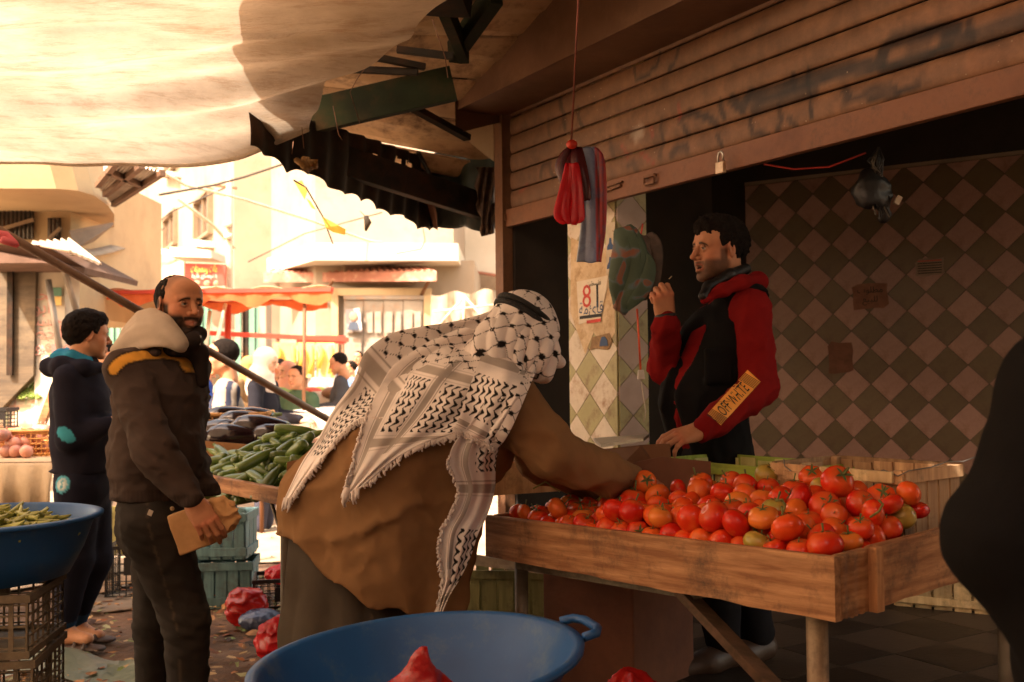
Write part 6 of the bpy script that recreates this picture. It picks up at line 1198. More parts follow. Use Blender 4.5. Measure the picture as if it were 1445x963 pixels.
# ---- boxes and crates below and behind
p = W(868, 930, 3.62); m = MB(); m.box((0, 0, .25), (.40, .38, .50)); o = m.build('cardboard_box', surf('dark red cardboard', (0.16, 0.06, 0.03), (.11, .04, .022), rough=.85), bevel=.006); o.location = (.38, 3.68, .302); o.rotation_euler = (0, 0, R(-42)); tag(o, 'tall dark brown cardboard box under the tray table', 'box')
crate((-.02, 4.42, .31), R(-6), .50, .32, .27, 'olive slatted crate under the tray table, upper one of two', (MW_olive, MW_olive), nx=7, ny=4); crate((-.02, 4.40, .0), R(-8), .52, .34, .29, 'dark slatted crate under the olive one beside the pavement', (MW_crate, MW_crate), nx=6, ny=4)
sheet('grey_plank', [W(655, 782, 4.3), W(780, 800, 4.0), W(778, 812, 4.0), W(655, 796, 4.3)], wood('grey plank', (.22, .17, .12), (.15, .11, .08), 0), 'grey plank above the olive crate under the tray table', 'plank', (0, 1, 0), .03)
q_ = W(1335, 800, 4.75); crate((q_.x, q_.y, .31), R(-30), .42, .3, .26, 'pale slatted crate standing on the tiled floor at the right', (MW_pale, MW_pale), nx=5, ny=4)
for k, z in enumerate((.0, .40)): crate((W(318, 800, 6.3).x - .02 * k, 6.3, z * .75), R(6 - 5 * k), .36, .30, .28, ['lower blue green painted crate under the rear stall', 'upper blue green painted crate under the rear stall'][k], (MW_blue, MW_blue), nx=5, ny=3, railh=.05)
p = onground(385, 868); plastic_crate((p.x + .08, p.y, 0.0), .2, .36, .26, .24, 'black plastic crate with red goods behind the robe', M_black, None, 9); bag('plastic_bag', (p.x + .08, p.y, .24), (.13, .09, .06), MB_red2, 'red bag stuffed in the black plastic crate', 21)
p = onground(545 - 350, 835); plastic_crate((W(197, 800, 6.6).x, 6.6, 0), 0.1, .34, .3, .34, 'black plastic crate on the ground between the two standing men', M_black, None, 8)
crate((W(160, 745, 7.2).x, 7.2, .18), .1, .3, .3, .3, 'yellow green crate on the ground behind the man in the navy hoodie', (MW_yellow, MW_yellow), nx=4, ny=3)
M_cardsun = surf('flattened cardboard', (0.36, 0.23, 0.13), (0.27, 0.16, 0.09), rough=.95)
for k, (x, y, w, d, a) in enumerate(((150, 822, .5, .35, .2), (178, 852, .55, .5, .5), (130, 838, .3, .2, 1.1))):
    q = onground(x, y); P = [[Vector((q.x, q.y, 0)) + Matrix.Rotation(a, 3, 'Z') @ Vector((w * (i / 6 - .5), d * (j / 5 - .5), .012 + .03 * max(0, math.sin(i * 1.2 + k)) * (i in (0, 6) or j == 5))) for j in range(6)] for i in range(7)]
    m = MB(); m.grid(P); solidify(tag(m.build('cardboard', (M_cardsun, surf('grey sacking', (.22, .16, .11)), M_cardsun)[k]), ['flattened cardboard sheet lying in the sun behind the sandals', 'grey sacking spread on the ground between the two men', 'curled scrap of cardboard beside the flattened sheet'][k], 'cardboard'), .005)
# ---- litter: leaves and scraps on the ground (uncountable)
def litter(name, n, region, cols, size, seed, lab):
    rg = np.random.default_rng(seed); V = []; F_ = []; C = []
    for i in range(n):
        x = rg.uniform(region[0], region[1]); y = rg.uniform(region[2], region[3]); s = size * rg.uniform(.4, 1.5); a = rg.uniform(0, 6.28); c = np.array(cols[rg.integers(len(cols))]) * rg.uniform(.6, 1.25); k = rg.integers(5, 8); b = len(V); z = .012 + rg.uniform(0, .02)
        asp = rg.uniform(.25, .8); lift = rg.uniform(-.25, .5) * s
        V.append((x, y, z + lift * .5)); C.append(c)
        for j in range(k): t = a + 2 * math.pi * j / k; rx = s * (1 + .3 * math.sin(j * 2.3 + i)); u, v = rx * math.cos(t - a), rx * asp * math.sin(t - a); V.append((x + u * math.cos(a) - v * math.sin(a), y + u * math.sin(a) + v * math.cos(a), z + max(-.004, lift * math.sin(j * 1.3 + i)))); C.append(c)
        for j in range(k): F_.append((b, b + 1 + j, b + 1 + (j + 1) % k))
    tag(mesh(name, V, F_, vcol('litter colours', .85, .2, 60, var=.3), None, False, cols=np.array(C)), lab, 'litter', kind='stuff')
litter('dry_leaves', 1500, (-2.6, -.2, 3.6, 7.2), [(.30, .11, .035), (.22, .075, .025), (.36, .17, .06), (.10, .045, .02), (.42, .27, .12), (.07, .035, .02)], .028, 1, 'dry orange and brown leaves and peel trodden into the ground')
litter('green_scraps', 500, (-2.6, -.2, 3.6, 7.5), [(.16, .20, .05), (.24, .27, .09), (.32, .30, .15)], .022, 2, 'green vegetable trimmings scattered on the ground')
litter('pebbles', 900, (-6, 1, 5, 14), [(.3, .2, .12), (.2, .13, .08), (.5, .4, .3)], .02, 3, 'small stones and scraps strewn over the sunny ground')
# ---- left stalls
def left_stalls():
    # beige covered table with onions and a basket
    Y = 6.0; z = .93; x0, x1 = W(-160, 660, Y).x, W(78, 668, Y).x - .0
    P = []; n = 26
    for i in range(n + 1):
        x = x0 + (x1 - x0) * i / n; w = .03 * math.sin(i * 1.9) + .015 * math.sin(i * 4.1); P.append([Vector((x, Y + 1.1, z)), Vector((x, Y + .02, z)), Vector((x, Y - .02, z - .03)), Vector((x, Y - .05 + w, z - .15)), Vector((x, Y - .06 + 1.3 * w, z - .30 - .03 * math.sin(i * .8)))])
    m = MB(); m.grid(P); o = m.build('stall_cloth', surf('beige stall cloth', (.50, .39, .26), (.42, .32, .2), rough=.95, bump=.4, bscale=60)); solidify(o, .006); tag(o, 'beige cloth over the onion table behind the bean tub', 'tablecloth')
    m = MB(); m.slab([Vector((x0, Y, z - .01)), Vector((x1 - .02, Y, z - .01)), Vector((x1 - .02, Y + 1.1, z - .01)), Vector((x0, Y + 1.1, z - .01))], (0, 0, -1), .03); t = tag(m.build('market_table', MW_dark), 'low table under the beige cloth at the left edge', 'table')
    for (x, y) in ((x1 - .08, Y + .06), (x1 - .08, Y + 1.0), (x0 + .1, Y + .06)): m = MB(); m.tube([(x, y, z - .03), (x, y, 0)], .02, 6); m.build('leg', M_leg, t)
    rg = random.Random(2); m = MB(); m.sphere((0, 0, 0), .042, 12, 8, (1, 1, .9)); m.tube([(0, 0, .035), (.002, 0, .055)], [.008, .003], 5); a = m.build('onion', surf('pink onion', (.55, .27, .2), (.42, .18, .13), rough=.35, rvar=.3, scale=12)); me = a.data; bpy.data.objects.remove(a)
    for i in range(34):
        o = bpy.data.objects.new('onion', me); link(o); px = rg.uniform(2, 42); o.location = (W(px, 650, Y + .3).x + rg.uniform(-.05, .05), Y + .15 + rg.random() * .5, z + .04 + (i % 3) * .05); o.rotation_euler = (rg.uniform(-1, 1), rg.uniform(-1, 1), 0); tag(o, 'pink onion in the pile left of the wicker basket', 'onion', 'onions piled on the beige cloth')
    q = W(62, 660, Y + .5); wicker((q.x, Y + .45, z), .15, .36, .3, .16, 'orange wicker basket of onions on the beige cloth', surf('bright wicker', (.75, .42, .16), (.6, .3, .1), rough=.8, scale=30), 12, 5)
    for i in range(12): o = bpy.data.objects.new('onion', me); link(o); o.location = (q.x + rg.uniform(-.12, .12), Y + .45 + rg.uniform(-.1, .1), z + .06 + .05 * (i % 3)); tag(o, 'onion inside the orange wicker basket', 'onion', 'onions in the wicker basket')
    # plank stall with greens
    m = MB(); m.bar(W(-60, 612, 6.9), W(50, 614, 6.9), .28, .09); t = tag(m.build('plank_table', MW_tray), 'thick brown plank shelf behind the onion table', 'table'); m = MB(); m.tube([W(7, 618, 6.95), W(7, 700, 6.95)], .02, 6); m.build('leg', M_leg, t)
    plastic_crate(W(-14, 608, 6.95), .1, .28, .22, .16, 'small black plastic crate standing on the brown plank', M_black, None, 6)
    def greens(name, c, rx, ry, rz, n, size, cols, lab, seed):
        g = np.random.default_rng(seed); V = []; F_ = []; C = []
        for i in range(n):
            a = g.uniform(0, 6.28); k = math.sqrt(g.random()); x, y = c[0] + rx * k * math.cos(a), c[1] + ry * k * math.sin(a); z = c[2] + rz * (1 - k * k) * g.uniform(.75, 1.05); d = g.normal(size=3); d /= np.linalg.norm(d); e = np.cross(d, g.normal(size=3)); e /= np.linalg.norm(e); s = size * g.uniform(.5, 1.4); b = len(V); p_ = np.array([x, y, z])
            V += [p_ - d * s, p_ + e * s * .4, p_ + d * s, p_ - e * s * .4]; F_.append((b, b + 1, b + 2, b + 3)); C += [np.array(cols[g.integers(len(cols))]) * g.uniform(.6, 1.3)] * 4
        tag(mesh(name, V, F_, vcol('leaf colours', .6, .1, 40, var=.2), None, False, cols=np.array(C)), lab, 'greens', kind='stuff')
    p = W(12, 652, 7.0); greens('leafy_greens', (p.x, 7.0, p.z), .40, .3, .16, 1500, .04, [(.08, .16, .03), (.12, .22, .05), (.05, .11, .02)], 'heap of dark leafy greens under the brown plank', 1)
    p = W(47, 562, 9.0); greens('herb_heap', (p.x, 9.2, p.z), .20, .3, .15, 1800, .022, [(.30, .42, .10), (.38, .48, .14), (.24, .34, .08)], 'pale green heap of herbs on the plaid cloth', 2)
    # plaid covered table
    M, nt, b = nmat('plaid cloth'); tc = nt.nodes.new('ShaderNodeTexCoord'); sp = nt.nodes.new('ShaderNodeSeparateXYZ'); nt.links.new(tc.outputs['Object'], sp.inputs[0]); col = None
    def stripe(out, sc, ph, w):
        a = nt.nodes.new('ShaderNodeMath'); a.operation = 'MULTIPLY_ADD'; nt.links.new(out, a.inputs[0]); a.inputs[1].default_value = sc; a.inputs[2].default_value = ph; f = nt.nodes.new('ShaderNodeMath'); f.operation = 'FRACT'; nt.links.new(a.outputs[0], f.inputs[0]); l = nt.nodes.new('ShaderNodeMath'); l.operation = 'LESS_THAN'; nt.links.new(f.outputs[0], l.inputs[0]); l.inputs[1].default_value = w; return l.outputs[0]
    c = mixc(nt, .0, (.62, .52, .38), (.6, .5, .36))
    for out, sc, ph, w, cc in ((sp.outputs[0], 6, 0, .15, (.55, .22, .16)), (sp.outputs[2], 6, 0, .15, (.55, .25, .18)), (sp.outputs[0], 6, .4, .12, (.30, .42, .28)), (sp.outputs[2], 6, .5, .12, (.3, .42, .3))):
        mm = nt.nodes.new('ShaderNodeMath'); mm.operation = 'MULTIPLY'; nt.links.new(stripe(out, sc, ph, w), mm.inputs[0]); mm.inputs[1].default_value = .55; c = mixc(nt, mm.outputs[0], c, cc)
    nt.links.new(c, b.inputs['Base Color']); b.inputs['Roughness'].default_value = .95
    z = W(60, 563, 9.0).z; xa, xb = W(-80, 563, 9).x, W(66, 563, 9).x; P = []
    for i in range(20): x = xa + (xb - xa) * i / 19; w = .02 * math.sin(i * 1.7); P.append([Vector((x, 9.9, z)), Vector((x, 9.0, z)), Vector((x, 8.97 + w, z - .15)), Vector((x, 8.96 + w * 1.4, z - .33 - .03 * math.sin(i * .9)))])
    m = MB(); m.grid(P); o = m.build('plaid_cloth', M); solidify(o, .006); tag(o, 'plaid cloth hanging from the herb table', 'tablecloth')
    m = MB(); m.slab([Vector((xa, 9.02, z - .01)), Vector((xb - .02, 9.02, z - .01)), Vector((xb - .02, 9.9, z - .01)), Vector((xa, 9.9, z - .01))], (0, 0, -1), .03); t = tag(m.build('market_table', MW_dark), 'table under the plaid cloth', 'table')
    for (x, y) in ((xb - .06, 9.07), (xb - .06, 9.8), (xa + .1, 9.07)): m = MB(); m.tube([(x, y, z - .03), (x, y, 0)], .02, 6); m.build('leg', M_leg, t)
    m = MB(); m.bar(W(95, 500, 7.2), W(52, 618, 7.2), .05); tag(m.build('wooden_post', MW_tray), 'slanting brown post behind the man in the navy hoodie', 'post')
    m = MB(); m.bar(W(168, 510, 6.8), W(158, 585, 6.8), .05); tag(m.build('wooden_post', MW_tray), 'thin red brown post between the two standing men', 'post')
left_stalls()
# ---- clutter on the sunny tables
rg = random.Random(12)
for i in range(26):
    m = MB(); c = rg.choice([(.5, .08, .04), (.25, .35, .08), (.7, .45, .1), (.65, .6, .5), (.2, .1, .05), (.75, .3, .2)]); x = rg.uniform(360, 520); Y = rg.uniform(11.9, 12.8); p = W(x, 556 + rg.uniform(-4, 3), Y); m.sphere(p, .07 + .05 * rg.random(), 9, 6, (1.3, 1, .7)); q = m.build('heap_of_goods', surf('goods tone %d' % (i % 6), c, rough=.7, scale=20)); 
    tag(q, 'small blurred heap of produce on the sunny tables', 'produce', 'blurred heaps of produce on the far white tables')
# ------------------------------------------------------------------ things hanging in the shop opening
def hanging():
    top = W(818, -40, 3.35); kn = W(806, 205, 3.35); m = MB(); m.tube([top, kn], .004, 6); tag(m.build('hanging_twine', surf('red brown cord', (.18, .05, .03))), 'red brown cord hanging from above with a bunch of bags', 'cord')
    def sh(name, rows, mat, lab, Y=3.35, th=.004, amp=.010, cat='plastic bag', parent=None):
        """rows of (py, x_left, x_right) -> crinkled hanging sheet"""
        P = []
        for k, (y, a, b) in enumerate(rows): P.append([W(a + (b - a) * i / 16, y, Y + 1.2 * amp * float(N3(np.array([i * .33, k * .5, 0.]), len(lab), 1.5)) + amp * .7 * float(N3(np.array([i * .9, k * 1.1, 0.]), len(lab) + 3, 1.5))) for i in range(17)])
        m = MB(); m.grid(P); o = m.build(name, mat, parent); solidify(o, th); subsurf(o); return tag(o, lab, cat) if parent is None else o
    sh('plastic_bag', [(208, 822, 834), (215, 815, 852), (250, 818, 854), (290, 820, 856), (330, 818, 856), (368, 812, 848), (371, 813, 849)], vcolbag(), 'folded strip of grey blue bags with a dark red edge hanging from the cord', 3.40, .012, .006)
    sh('plastic_bag', [(208, 797, 822), (225, 782, 828), (245, 780, 832), (262, 792, 834), (285, 818, 832)], bagmat('maroon bag', (.11, .015, .02), .2), 'dark maroon plastic bags bunched around the knot', 3.36, .02, .022)
    o = sh('plastic_bag', [(230, 797, 813), (240, 795, 817), (262, 790, 822), (285, 785, 824), (303, 780, 826), (312, 785, 826), (317, 795, 818)], bagmat('vivid red bag', (.72, .015, .03), .45), 'vivid red plastic bag hanging lowest left in the bunch', 3.30, .01, .012)
    m = MB(); m.sphere(W(807, 204, 3.33), .016, 10, 7, (1.2, 1, 1)); tag(m.build('bag_knot', bagmat('orange red knot', (.75, .06, .03))), 'orange red knot of plastic at the end of the cord', 'knot')
    # green woven shopping bag on the column
    sh('shopping_bag', [(322, 876, 880), (340, 875, 905), (360, 873, 922), (380, 870, 920), (410, 862, 912), (432, 863, 890), (441, 868, 877)], gbag(), 'green woven shopping bag with orange pattern hanging on the column', 4.55, .05, .02, 'shopping bag')
    sh('shopping_bag', [(333, 903, 912), (345, 897, 928), (360, 898, 932), (385, 905, 930), (425, 895, 925)], surf('brown cloth bag', (.11, .07, .05), (.06, .04, .03), scale=20), 'brown cloth bag hanging half hidden behind the green one', 4.65, .05, .02, 'shopping bag')
    m = MB(); m.slab([W(864, 326, 4.7), W(905, 336, 4.7), W(900, 344, 4.7), W(880, 338, 4.7)], (0, -1, 0), .01); tag(m.build('hook_board', M_rust), 'small rusty bracket from which the shopping bags hang', 'bracket')
    m = MB(); m.tube([W(907, 316, 4.75), W(903, 340, 4.75)], .004, 5); tag(m.build('red_string', M_txt_red), 'short red string above the brown bag', 'string')
    m = MB(); m.tube([W(899, 436, 4.6), W(901, 470, 4.62), W(904, 522, 4.62)], .005, 6); r = tag(m.build('power_cord', surf('orange cord', (.80, .10, .03), rough=.4)), 'orange power cord with a white socket hanging on the column', 'cord')
    m = MB(); p = W(904.5, 529, 4.6); m.box(p, (.036, .03, .045), taper=.7); m.build('socket', surf('white socket plastic', (.62, .52, .44), rough=.4), r, bevel=.004); m = MB(); m.tube([W(905, 536, 4.6), W(908, 560, 4.6), W(911, 580, 4.6), W(909, 596, 4.6)], .003, 5); m.build('pale_lead', M_palewire, r)
    # bundle of black cables deep in the shop
    r = empty('cable_bundle', W(1235, 210, 3.9), 0, 'tangled bundle of black cables with a pale plug hanging under the shutter', 'cables'); L = r.location; g = random.Random(3)
    for k in range(14):
        a = g.uniform(-16, 10); b = g.uniform(-10, 22); m = MB(); m.tube([W(1240, 208, 3.9) - L, W(1240 + a, 228 + g.uniform(-4, 8), 3.9 + g.uniform(-.05, .05)) - L, W(1238 + b * .3, 244, 3.9) - L, W(1236 + a * 1.4, 262 + g.uniform(-4, 10), 3.92) - L, W(1242 + b * .7, 285 + g.uniform(-8, 22), 3.9) - L], .0035, 5); m.build('cable', M_black if k % 4 else surf('grey cable', (.12, .10, .075)), r)
    s = SDF(np.array(W(1233, 268, 3.92)) - .2, np.array(W(1233, 268, 3.92)) + .2, .01); s.ell(W(1228, 268, 3.93), (.07, .05, .075), 0); s.ell(W(1248, 285, 3.93), (.03, .03, .08), .03); s.disp(lambda P: N3(P, 3, 60) * .012, .04); V, Fc = s.mesh(); mesh('black_wrap', V - np.array(L), Fc, M_black, r, True)
    m = MB(); m.box(W(1267, 283, 3.9) - L, (.02, .016, .034), rot=Matrix.Rotation(.5, 3, 'Y')); m.build('plug', surf('pale plug', (.5, .4, .3)), r)
    m = MB(); m.tube([W(1078, 232, 4.0), W(1120, 239, 4.0), W(1170, 236, 3.97), W(1222, 216, 3.92)], .004, 5); tag(m.build('red_wire', M_txt_red), 'thin red wire sagging under the shutter to the cable bundle', 'wire')
def vcolbag():
    M, nt, b = nmat('striped bag roll'); tc = nt.nodes.new('ShaderNodeTexCoord'); sp = nt.nodes.new('ShaderNodeSeparateXYZ'); nt.links.new(tc.outputs['Object'], sp.inputs[0])
    x0 = W(813, 300, 3.4).x; x1 = W(856, 300, 3.4).x; mr = nt.nodes.new('ShaderNodeMapRange'); nt.links.new(sp.outputs[0], mr.inputs[0]); mr.inputs[1].default_value = x0; mr.inputs[2].default_value = x1
    c = ramp(nt, mr.outputs[0], [(0, (.27, .33, .42)), (.60, (.16, .20, .36)), (.66, (.40, .03, .03)), (.74, (.12, .02, .03)), (.80, (.50, .04, .04)), (.88, (.2, .02, .03)), (.94, (.45, .05, .05))]); n = noise(nt, 30, 5); c = mixc(nt, ramp(nt, n, [(.5, (0, 0, 0)), (.7, (.6,) * 3)]), c, (.10, .09, .16)); nt.links.new(c, b.inputs['Base Color']); b.inputs['Roughness'].default_value = .3; bumpn(nt, b, noise(nt, 30, 5), .5, .006); return M
def gbag():
    M, nt, b = nmat('woven green bag'); n = noise(nt, 11, 1, dist=.5); c = ramp(nt, n, [(.40, (.05, .075, .045)), (.52, (.055, .085, .05)), (.56, (.08, .12, .13)), (.62, (.22, .07, .03)), (.68, (.16, .08, .05))]); nt.links.new(c, b.inputs['Base Color']); b.inputs['Roughness'].default_value = .75; bumpn(nt, b, noise(nt, 90, 3), .3, .004); return M
hanging()
# ------------------------------------------------------------------ people
M_skin = vcol('skin', .55, .4, 150, .22, .12, var=.10, vscale=45, bdist=.0015)
M_cloth = vcol('clothing', .92, .4, 260, .06, 0, var=.16, vscale=9, bdist=.002, sheen=0)
def cloth(name, c, rough=.92, var=.82, bump=.3, bscale=320, rvar=0): return surf(name, c, tuple(x * var for x in c), rough=rough, scale=7, bump=bump, bscale=bscale, bdist=.002, spec=.06, sheen=0)
M_hair = surf('black hair', (0.014, 0.010, 0.008), (0.007, 0.005, 0.004), rough=.85, scale=60, bump=1.0, bscale=140, bdist=.006, spec=.08)
def V3(*a): return np.array(W(*a))
def folds(seed, amp=.008, f=9, dirn=(0, 0, 1), st=.35):
    f = f * 2.6; amp = amp * .65
    """soft creases, longer across dirn"""
    d = np.array(dirn, float); d /= np.linalg.norm(d)
    def fn(P):
        Q = P - np.outer(P @ d, d) * (1 - 1 / st) * -1 if False else P * 1.0; a = (P @ d)[:, None] * d; Q = (P - a) * st + a
        n = N3(Q, seed, f); m = N3(P, seed + 1, f * .5); r = 1 - np.abs(n); return -amp * (np.clip(r, 0, 1) ** 2) * (.55 + .45 * m) + amp * .35 * N3(P, seed + 2, f * 2.2) * .3
    return fn
def creases(seed, amp=.010, f=9, dirn=(0, 0, 1), st=.3, w=2.2):
    f = f * 2.8; amp = amp * .85; w = w * .8
    """narrow sharp creases and the slack between them"""
    d = np.array(dirn, float); d /= np.linalg.norm(d)
    def fn(P):
        a = (P @ d)[:, None] * d; Q = (P - a) + a * st; Q = Q + .02 * np.stack([N3(P, seed + 5, 9)] * 3, 1); n = N3(Q, seed, f); m = .35 + .65 * smooth01(N3(P, seed + 1, f * .35), -.4, .6); return amp * m * (.35 - np.clip(1 - np.abs(n) * w, 0, 1) ** 1.5)
    return fn
class Person:
    def __init__(s, base, label, skin='olive', group=None): s.base = np.array(base, float); s.base[2] = max(0, s.base[2]); s.parts = []; s.label = label; s.skin = SKIN[skin]; s.group = group; s.kids = []
    def head(s, c, face, up=(0, 0, 1), h=.003, scale=1.0, colkw={}, **kw):
        M = frame(c, y=face, z=up) @ Matrix.Scale(scale, 4); s.M = M; sd = head_sdf(h=h, detail=h < .005, **kw); V, Fc = sd.mesh(); C = head_col(s.skin, open_mouth=kw.get('open_mouth', False), **colkw)(V); s.parts.append((xf(M, V), Fc, C)); return M
    def hand(s, wrist, fingers, back, mirror=1, h=.003, **kw):
        M = frame(wrist, y=fingers, z=back); sd = hand_sdf(h=h, mirror=mirror, **kw); V, Fc = sd.mesh(); s.parts.append((xf(M, V), Fc, hand_col(s.skin)(V))); return M
    def body(s, chains, h=.018, pad=.05):
        pts = np.concatenate([np.array(c[0]) for c in chains]); mr = max(max(c[1]) for c in chains); sd = SDF(pts.min(0) - mr - pad, pts.max(0) + mr + pad, h)
        for c in chains: sd.chain(c[0], c[1], k=.03, flat=c[2] if len(c) > 2 else None)
        V, Fc = sd.mesh(); s.parts.append((V, Fc, np.array(s.skin)))
    def finish(s):
        V, Fc, C = joinVF(s.parts); o = mesh('person', V - s.base, Fc, M_skin, None, True, cols=C); o.location = s.base; tag(o, s.label, 'person', s.group); s.o = o
        for k in s.kids: k.parent = o
        return o
    def add(s, name, V, Fc, mat, cols=None, uvs=None): o = mesh(name, V - s.base, Fc, mat, None, True, cols=cols, uvs=uvs); s.kids.append(o); return o
    def garment(s, name, fn, lo, hi, h, mat, colf=None):
        sd = SDF(lo, hi, h); fn(sd); V, Fc = sd.mesh(); s.last = sd; return s.add(name, V, Fc, mat, colf(V) if colf else None)
    def local(s, name, fn, lo, hi, h, mat, colf=None):
        sd = SDF(lo, hi, h); fn(sd); V, Fc = sd.mesh(); return s.add(name, xf(s.M, V), Fc, mat, colf(V) if colf else None)
def hair_full(length=.014, front=.050, curl=.004, cf=90, sides=True, seed=1, top=0.0):
    def fn(sd):
        sd.ell((0, -.022, .034), (.0795 + length * .35, .101 + length * .55, .088 + length), 0)
        if top: sd.ell((0, .02, .095), (.062, .075, .03 + top), .03)
        P0 = sd
        X, Y, Z = np.meshgrid(*sd.ax, indexing='ij'); line = np.where(Y > .0, front - .35 * np.clip(.075 - Y, 0, .1) * 1.0 - .0, 0)
        keep = (front - Z) if False else None
        # hairline: above the brow in front, round the ear, down to the nape at the back
        hl = np.interp(Y, [-.13, -.06, -.035, .005, .03, .045, .12], [-.085, -.075, -.03, .022, .010 if sides else .03, front - .012, front])
        sd.d = np.maximum(sd.d, (hl - Z).astype(np.float32)); sd.disp(lambda P: N3(P, seed, cf * 1.3) * curl * .7 + np.abs(N3(P, seed + 1, cf * 2.6)) * curl * -.8, .03)
    return fn
HB = ((-.13, -.16, -.12), (.13, .16, .17))
def bald_hair(sd):
    sd.ell((0, -.0195, .030), (.0785, .1005, .0865), 0); X, Y, Z = np.meshgrid(*sd.ax, indexing='ij')
    hl = np.interp(Y, [-.13, -.06, -.035, .000, .02, .045], [-.085, -.075, -.03, .020, -.02, .05]); tp = np.interp(Y, [-.12, -.05, -.015, .02, .04, .055], [.13, .13, .112, .080, .055, .0]) + .004 * np.sin(X * 300)
    sd.d = np.maximum(np.maximum(sd.d, (hl - Z).astype(np.float32)), (Z - tp + .01 * np.sin(Y * 120)).astype(np.float32)); sd.d = np.maximum(sd.d, (Y - .046).astype(np.float32)); sd.disp(lambda P: N3(P, 4, 200) * .0022, .02)
# ============================================================ 1. the balding man with the paper bag
def man_bag():
    Y = 3.8; p = Person(W(235, 1055, Y), 'balding bearded man in a brown hooded jacket holding a brown paper bag', 'olive')
    fd = Vector((.76, -.65, -.05))
    p.head(W(253, 431, Y), fd, (0.03, 0, 1), colkw=dict(beard=1.0, bald=True, gaze=(.0012, -.0005), hair=(.012, .008, .006)), fat=1.0)
    p.local('hair', bald_hair, *HB, .0035, M_hair)
    f = Vector((.96, -.28, 0)); rt = Vector((-.28, -.96, 0))       # body: facing, right side
    nb = V3(236, 487, Y); ch = V3(226, 560, Y); wa = V3(220, 640, Y); hp = V3(222, 705, Y); F_ = np.array(f); R_ = np.array(rt)
    shR = V3(219, 522, Y) + R_ * .175; shL = V3(232, 522, Y) - R_ * .17; elR = V3(221, 640, Y - .27) + F_ * 0; wrR = V3(270, 704, Y - .29); elL = V3(262, 640, Y + .2); wrL = V3(290, 690, Y + .05)
    hipR = V3(220, 745, Y - .1); hipL = V3(228, 745, Y + .1); knR = V3(262, 875, Y - .10); anR = V3(268, 1040, Y - .13); knL = V3(222, 880, Y + .08); anL = V3(212, 1030, Y + .12)
    p.body([([nb, ch, wa, hp], [.06, .14, .14, .14], (F_, .7)), ([shR, elR, wrR], [.045, .038, .028]), ([shL, elL, wrL], [.045, .038, .028]), ([hipR, knR, anR], [.08, .055, .04]), ([hipL, knL, anL], [.08, .055, .04])])
    # hand closed over the bag: back of the hand towards the viewer
    hw = Vector(wrR) + Vector((.012, -.005, -.012)); fdir = Vector((.55, -.10, -.83)); p.hand(hw, fdir, Vector((.35, -.90, .32)), mirror=-1, h=.003, curl=((.35, .5, .3), (.38, .55, .35), (.42, .6, .4), (.5, .6, .4)), thumb=(.5, .75), scale=1.02)
    def jk(sd):
        sd.chain([V3(226, 510, Y), ch, wa, hp + [0, 0, -.02]], [.110, .172, .178, .172], .05, flat=(F_, .80)); sd.ell(wa + F_ * .03, (.13, .14, .16), .06)
        sd.chain([V3(232, 505, Y), shR + [0, 0, .0]], [.06, .070], .05); sd.chain([V3(236, 505, Y), shL], [.06, .07], .05)
        sd.chain([shR, elR, V3(258, 690, Y - .28)], [.074, .064, .052], .025); sd.cap(V3(258, 690, Y - .28), wrR, .044, .039, .012)
        sd.chain([shL, elL, wrL], [.072, .06, .045], .03)
        sd.disp(creases(33, .016, 7, (.5, 0, .8), .35), .07); sd.disp(creases(37, .009, 14, (.8, 0, .5), .4), .05); sd.disp(folds(31, .022, 8, (.3, 0, 1), .45), .08); sd.disp(folds(35, .012, 17, (0.5, 0, 1), .5), .06); sd.disp(lambda P: -.012 * np.exp(-((P - (elR + [.02, -.02, 0])) ** 2).sum(1) / .010) * np.abs(np.sin(P[:, 2] * 60 + P[:, 0] * 40)), .05)
        sd.cap(V3(170, 692, Y), V3(275, 694, Y), .001, .001, 0)
        sd.cut(V3(220, 702, Y), (0, 0, -1)); 
    lo = np.array([-1.62, Y - .48, .85]); hi = np.array([-1.02, Y + .42, 1.56])
    brown = np.array([.062, .043, .036]); yel = np.array([.62, .30, .05])
    def jc(V):
        C = np.tile(brown, (len(V), 1)); px = (V[:, 0] / V[:, 1]) * F + CX + (V[:, 2] - 1.4) / V[:, 1] * F * .01; py = 533 - (V[:, 2] - 1.4) / V[:, 1] * F + (CX - px) * .01
        # yoke band: runs over the shoulder from the back of the hood to the collar
        pl = [V3(a_, b_, Y - .2) for a_, b_ in ((168, 522), (180, 508), (198, 500), (220, 497), (240, 502), (250, 518))]; dm = np.full(len(V), 9.0)
        for i in range(5):
            A_, B_ = pl[i][[0, 2]], pl[i + 1][[0, 2]]; v_ = B_ - A_; t_ = np.clip(((V[:, [0, 2]] - A_) @ v_) / (v_ @ v_), 0, 1); dm = np.minimum(dm, np.linalg.norm(V[:, [0, 2]] - A_ - t_[:, None] * v_, axis=1))
        near = V[:, 1] < Y + .02; k_ = (1 - smooth01(dm, .017, .021)) * near; e_ = np.exp(-((dm - .024) / .003) ** 2) * near; C = C * (1 - k_[:, None]) + yel * k_[:, None]; C = C * (1 - .7 * e_[:, None])
        rib = (V[:, 2] < hp[2] + .055); C[rib] *= (.85 + .12 * np.sin(V[rib][:, 0] * 520)[:, None]); return C
    p.garment('jacket', jk, lo, hi, .007, M_cloth, jc)
    def col(sd):
        sd.chain([V3(230, 497, Y - .04), V3(250, 490, Y - .10), V3(272, 482, Y - .09), V3(280, 472, Y - .02), V3(272, 478, Y + .05)], [.03, .028, .026, .024, .024], .03); sd.chain([V3(262, 492, Y - .07), V3(281, 500, Y - .04), V3(286, 540, Y - .03)], [.03, .03, .02], .03); sd.disp(folds(40, .006, 14), .04)
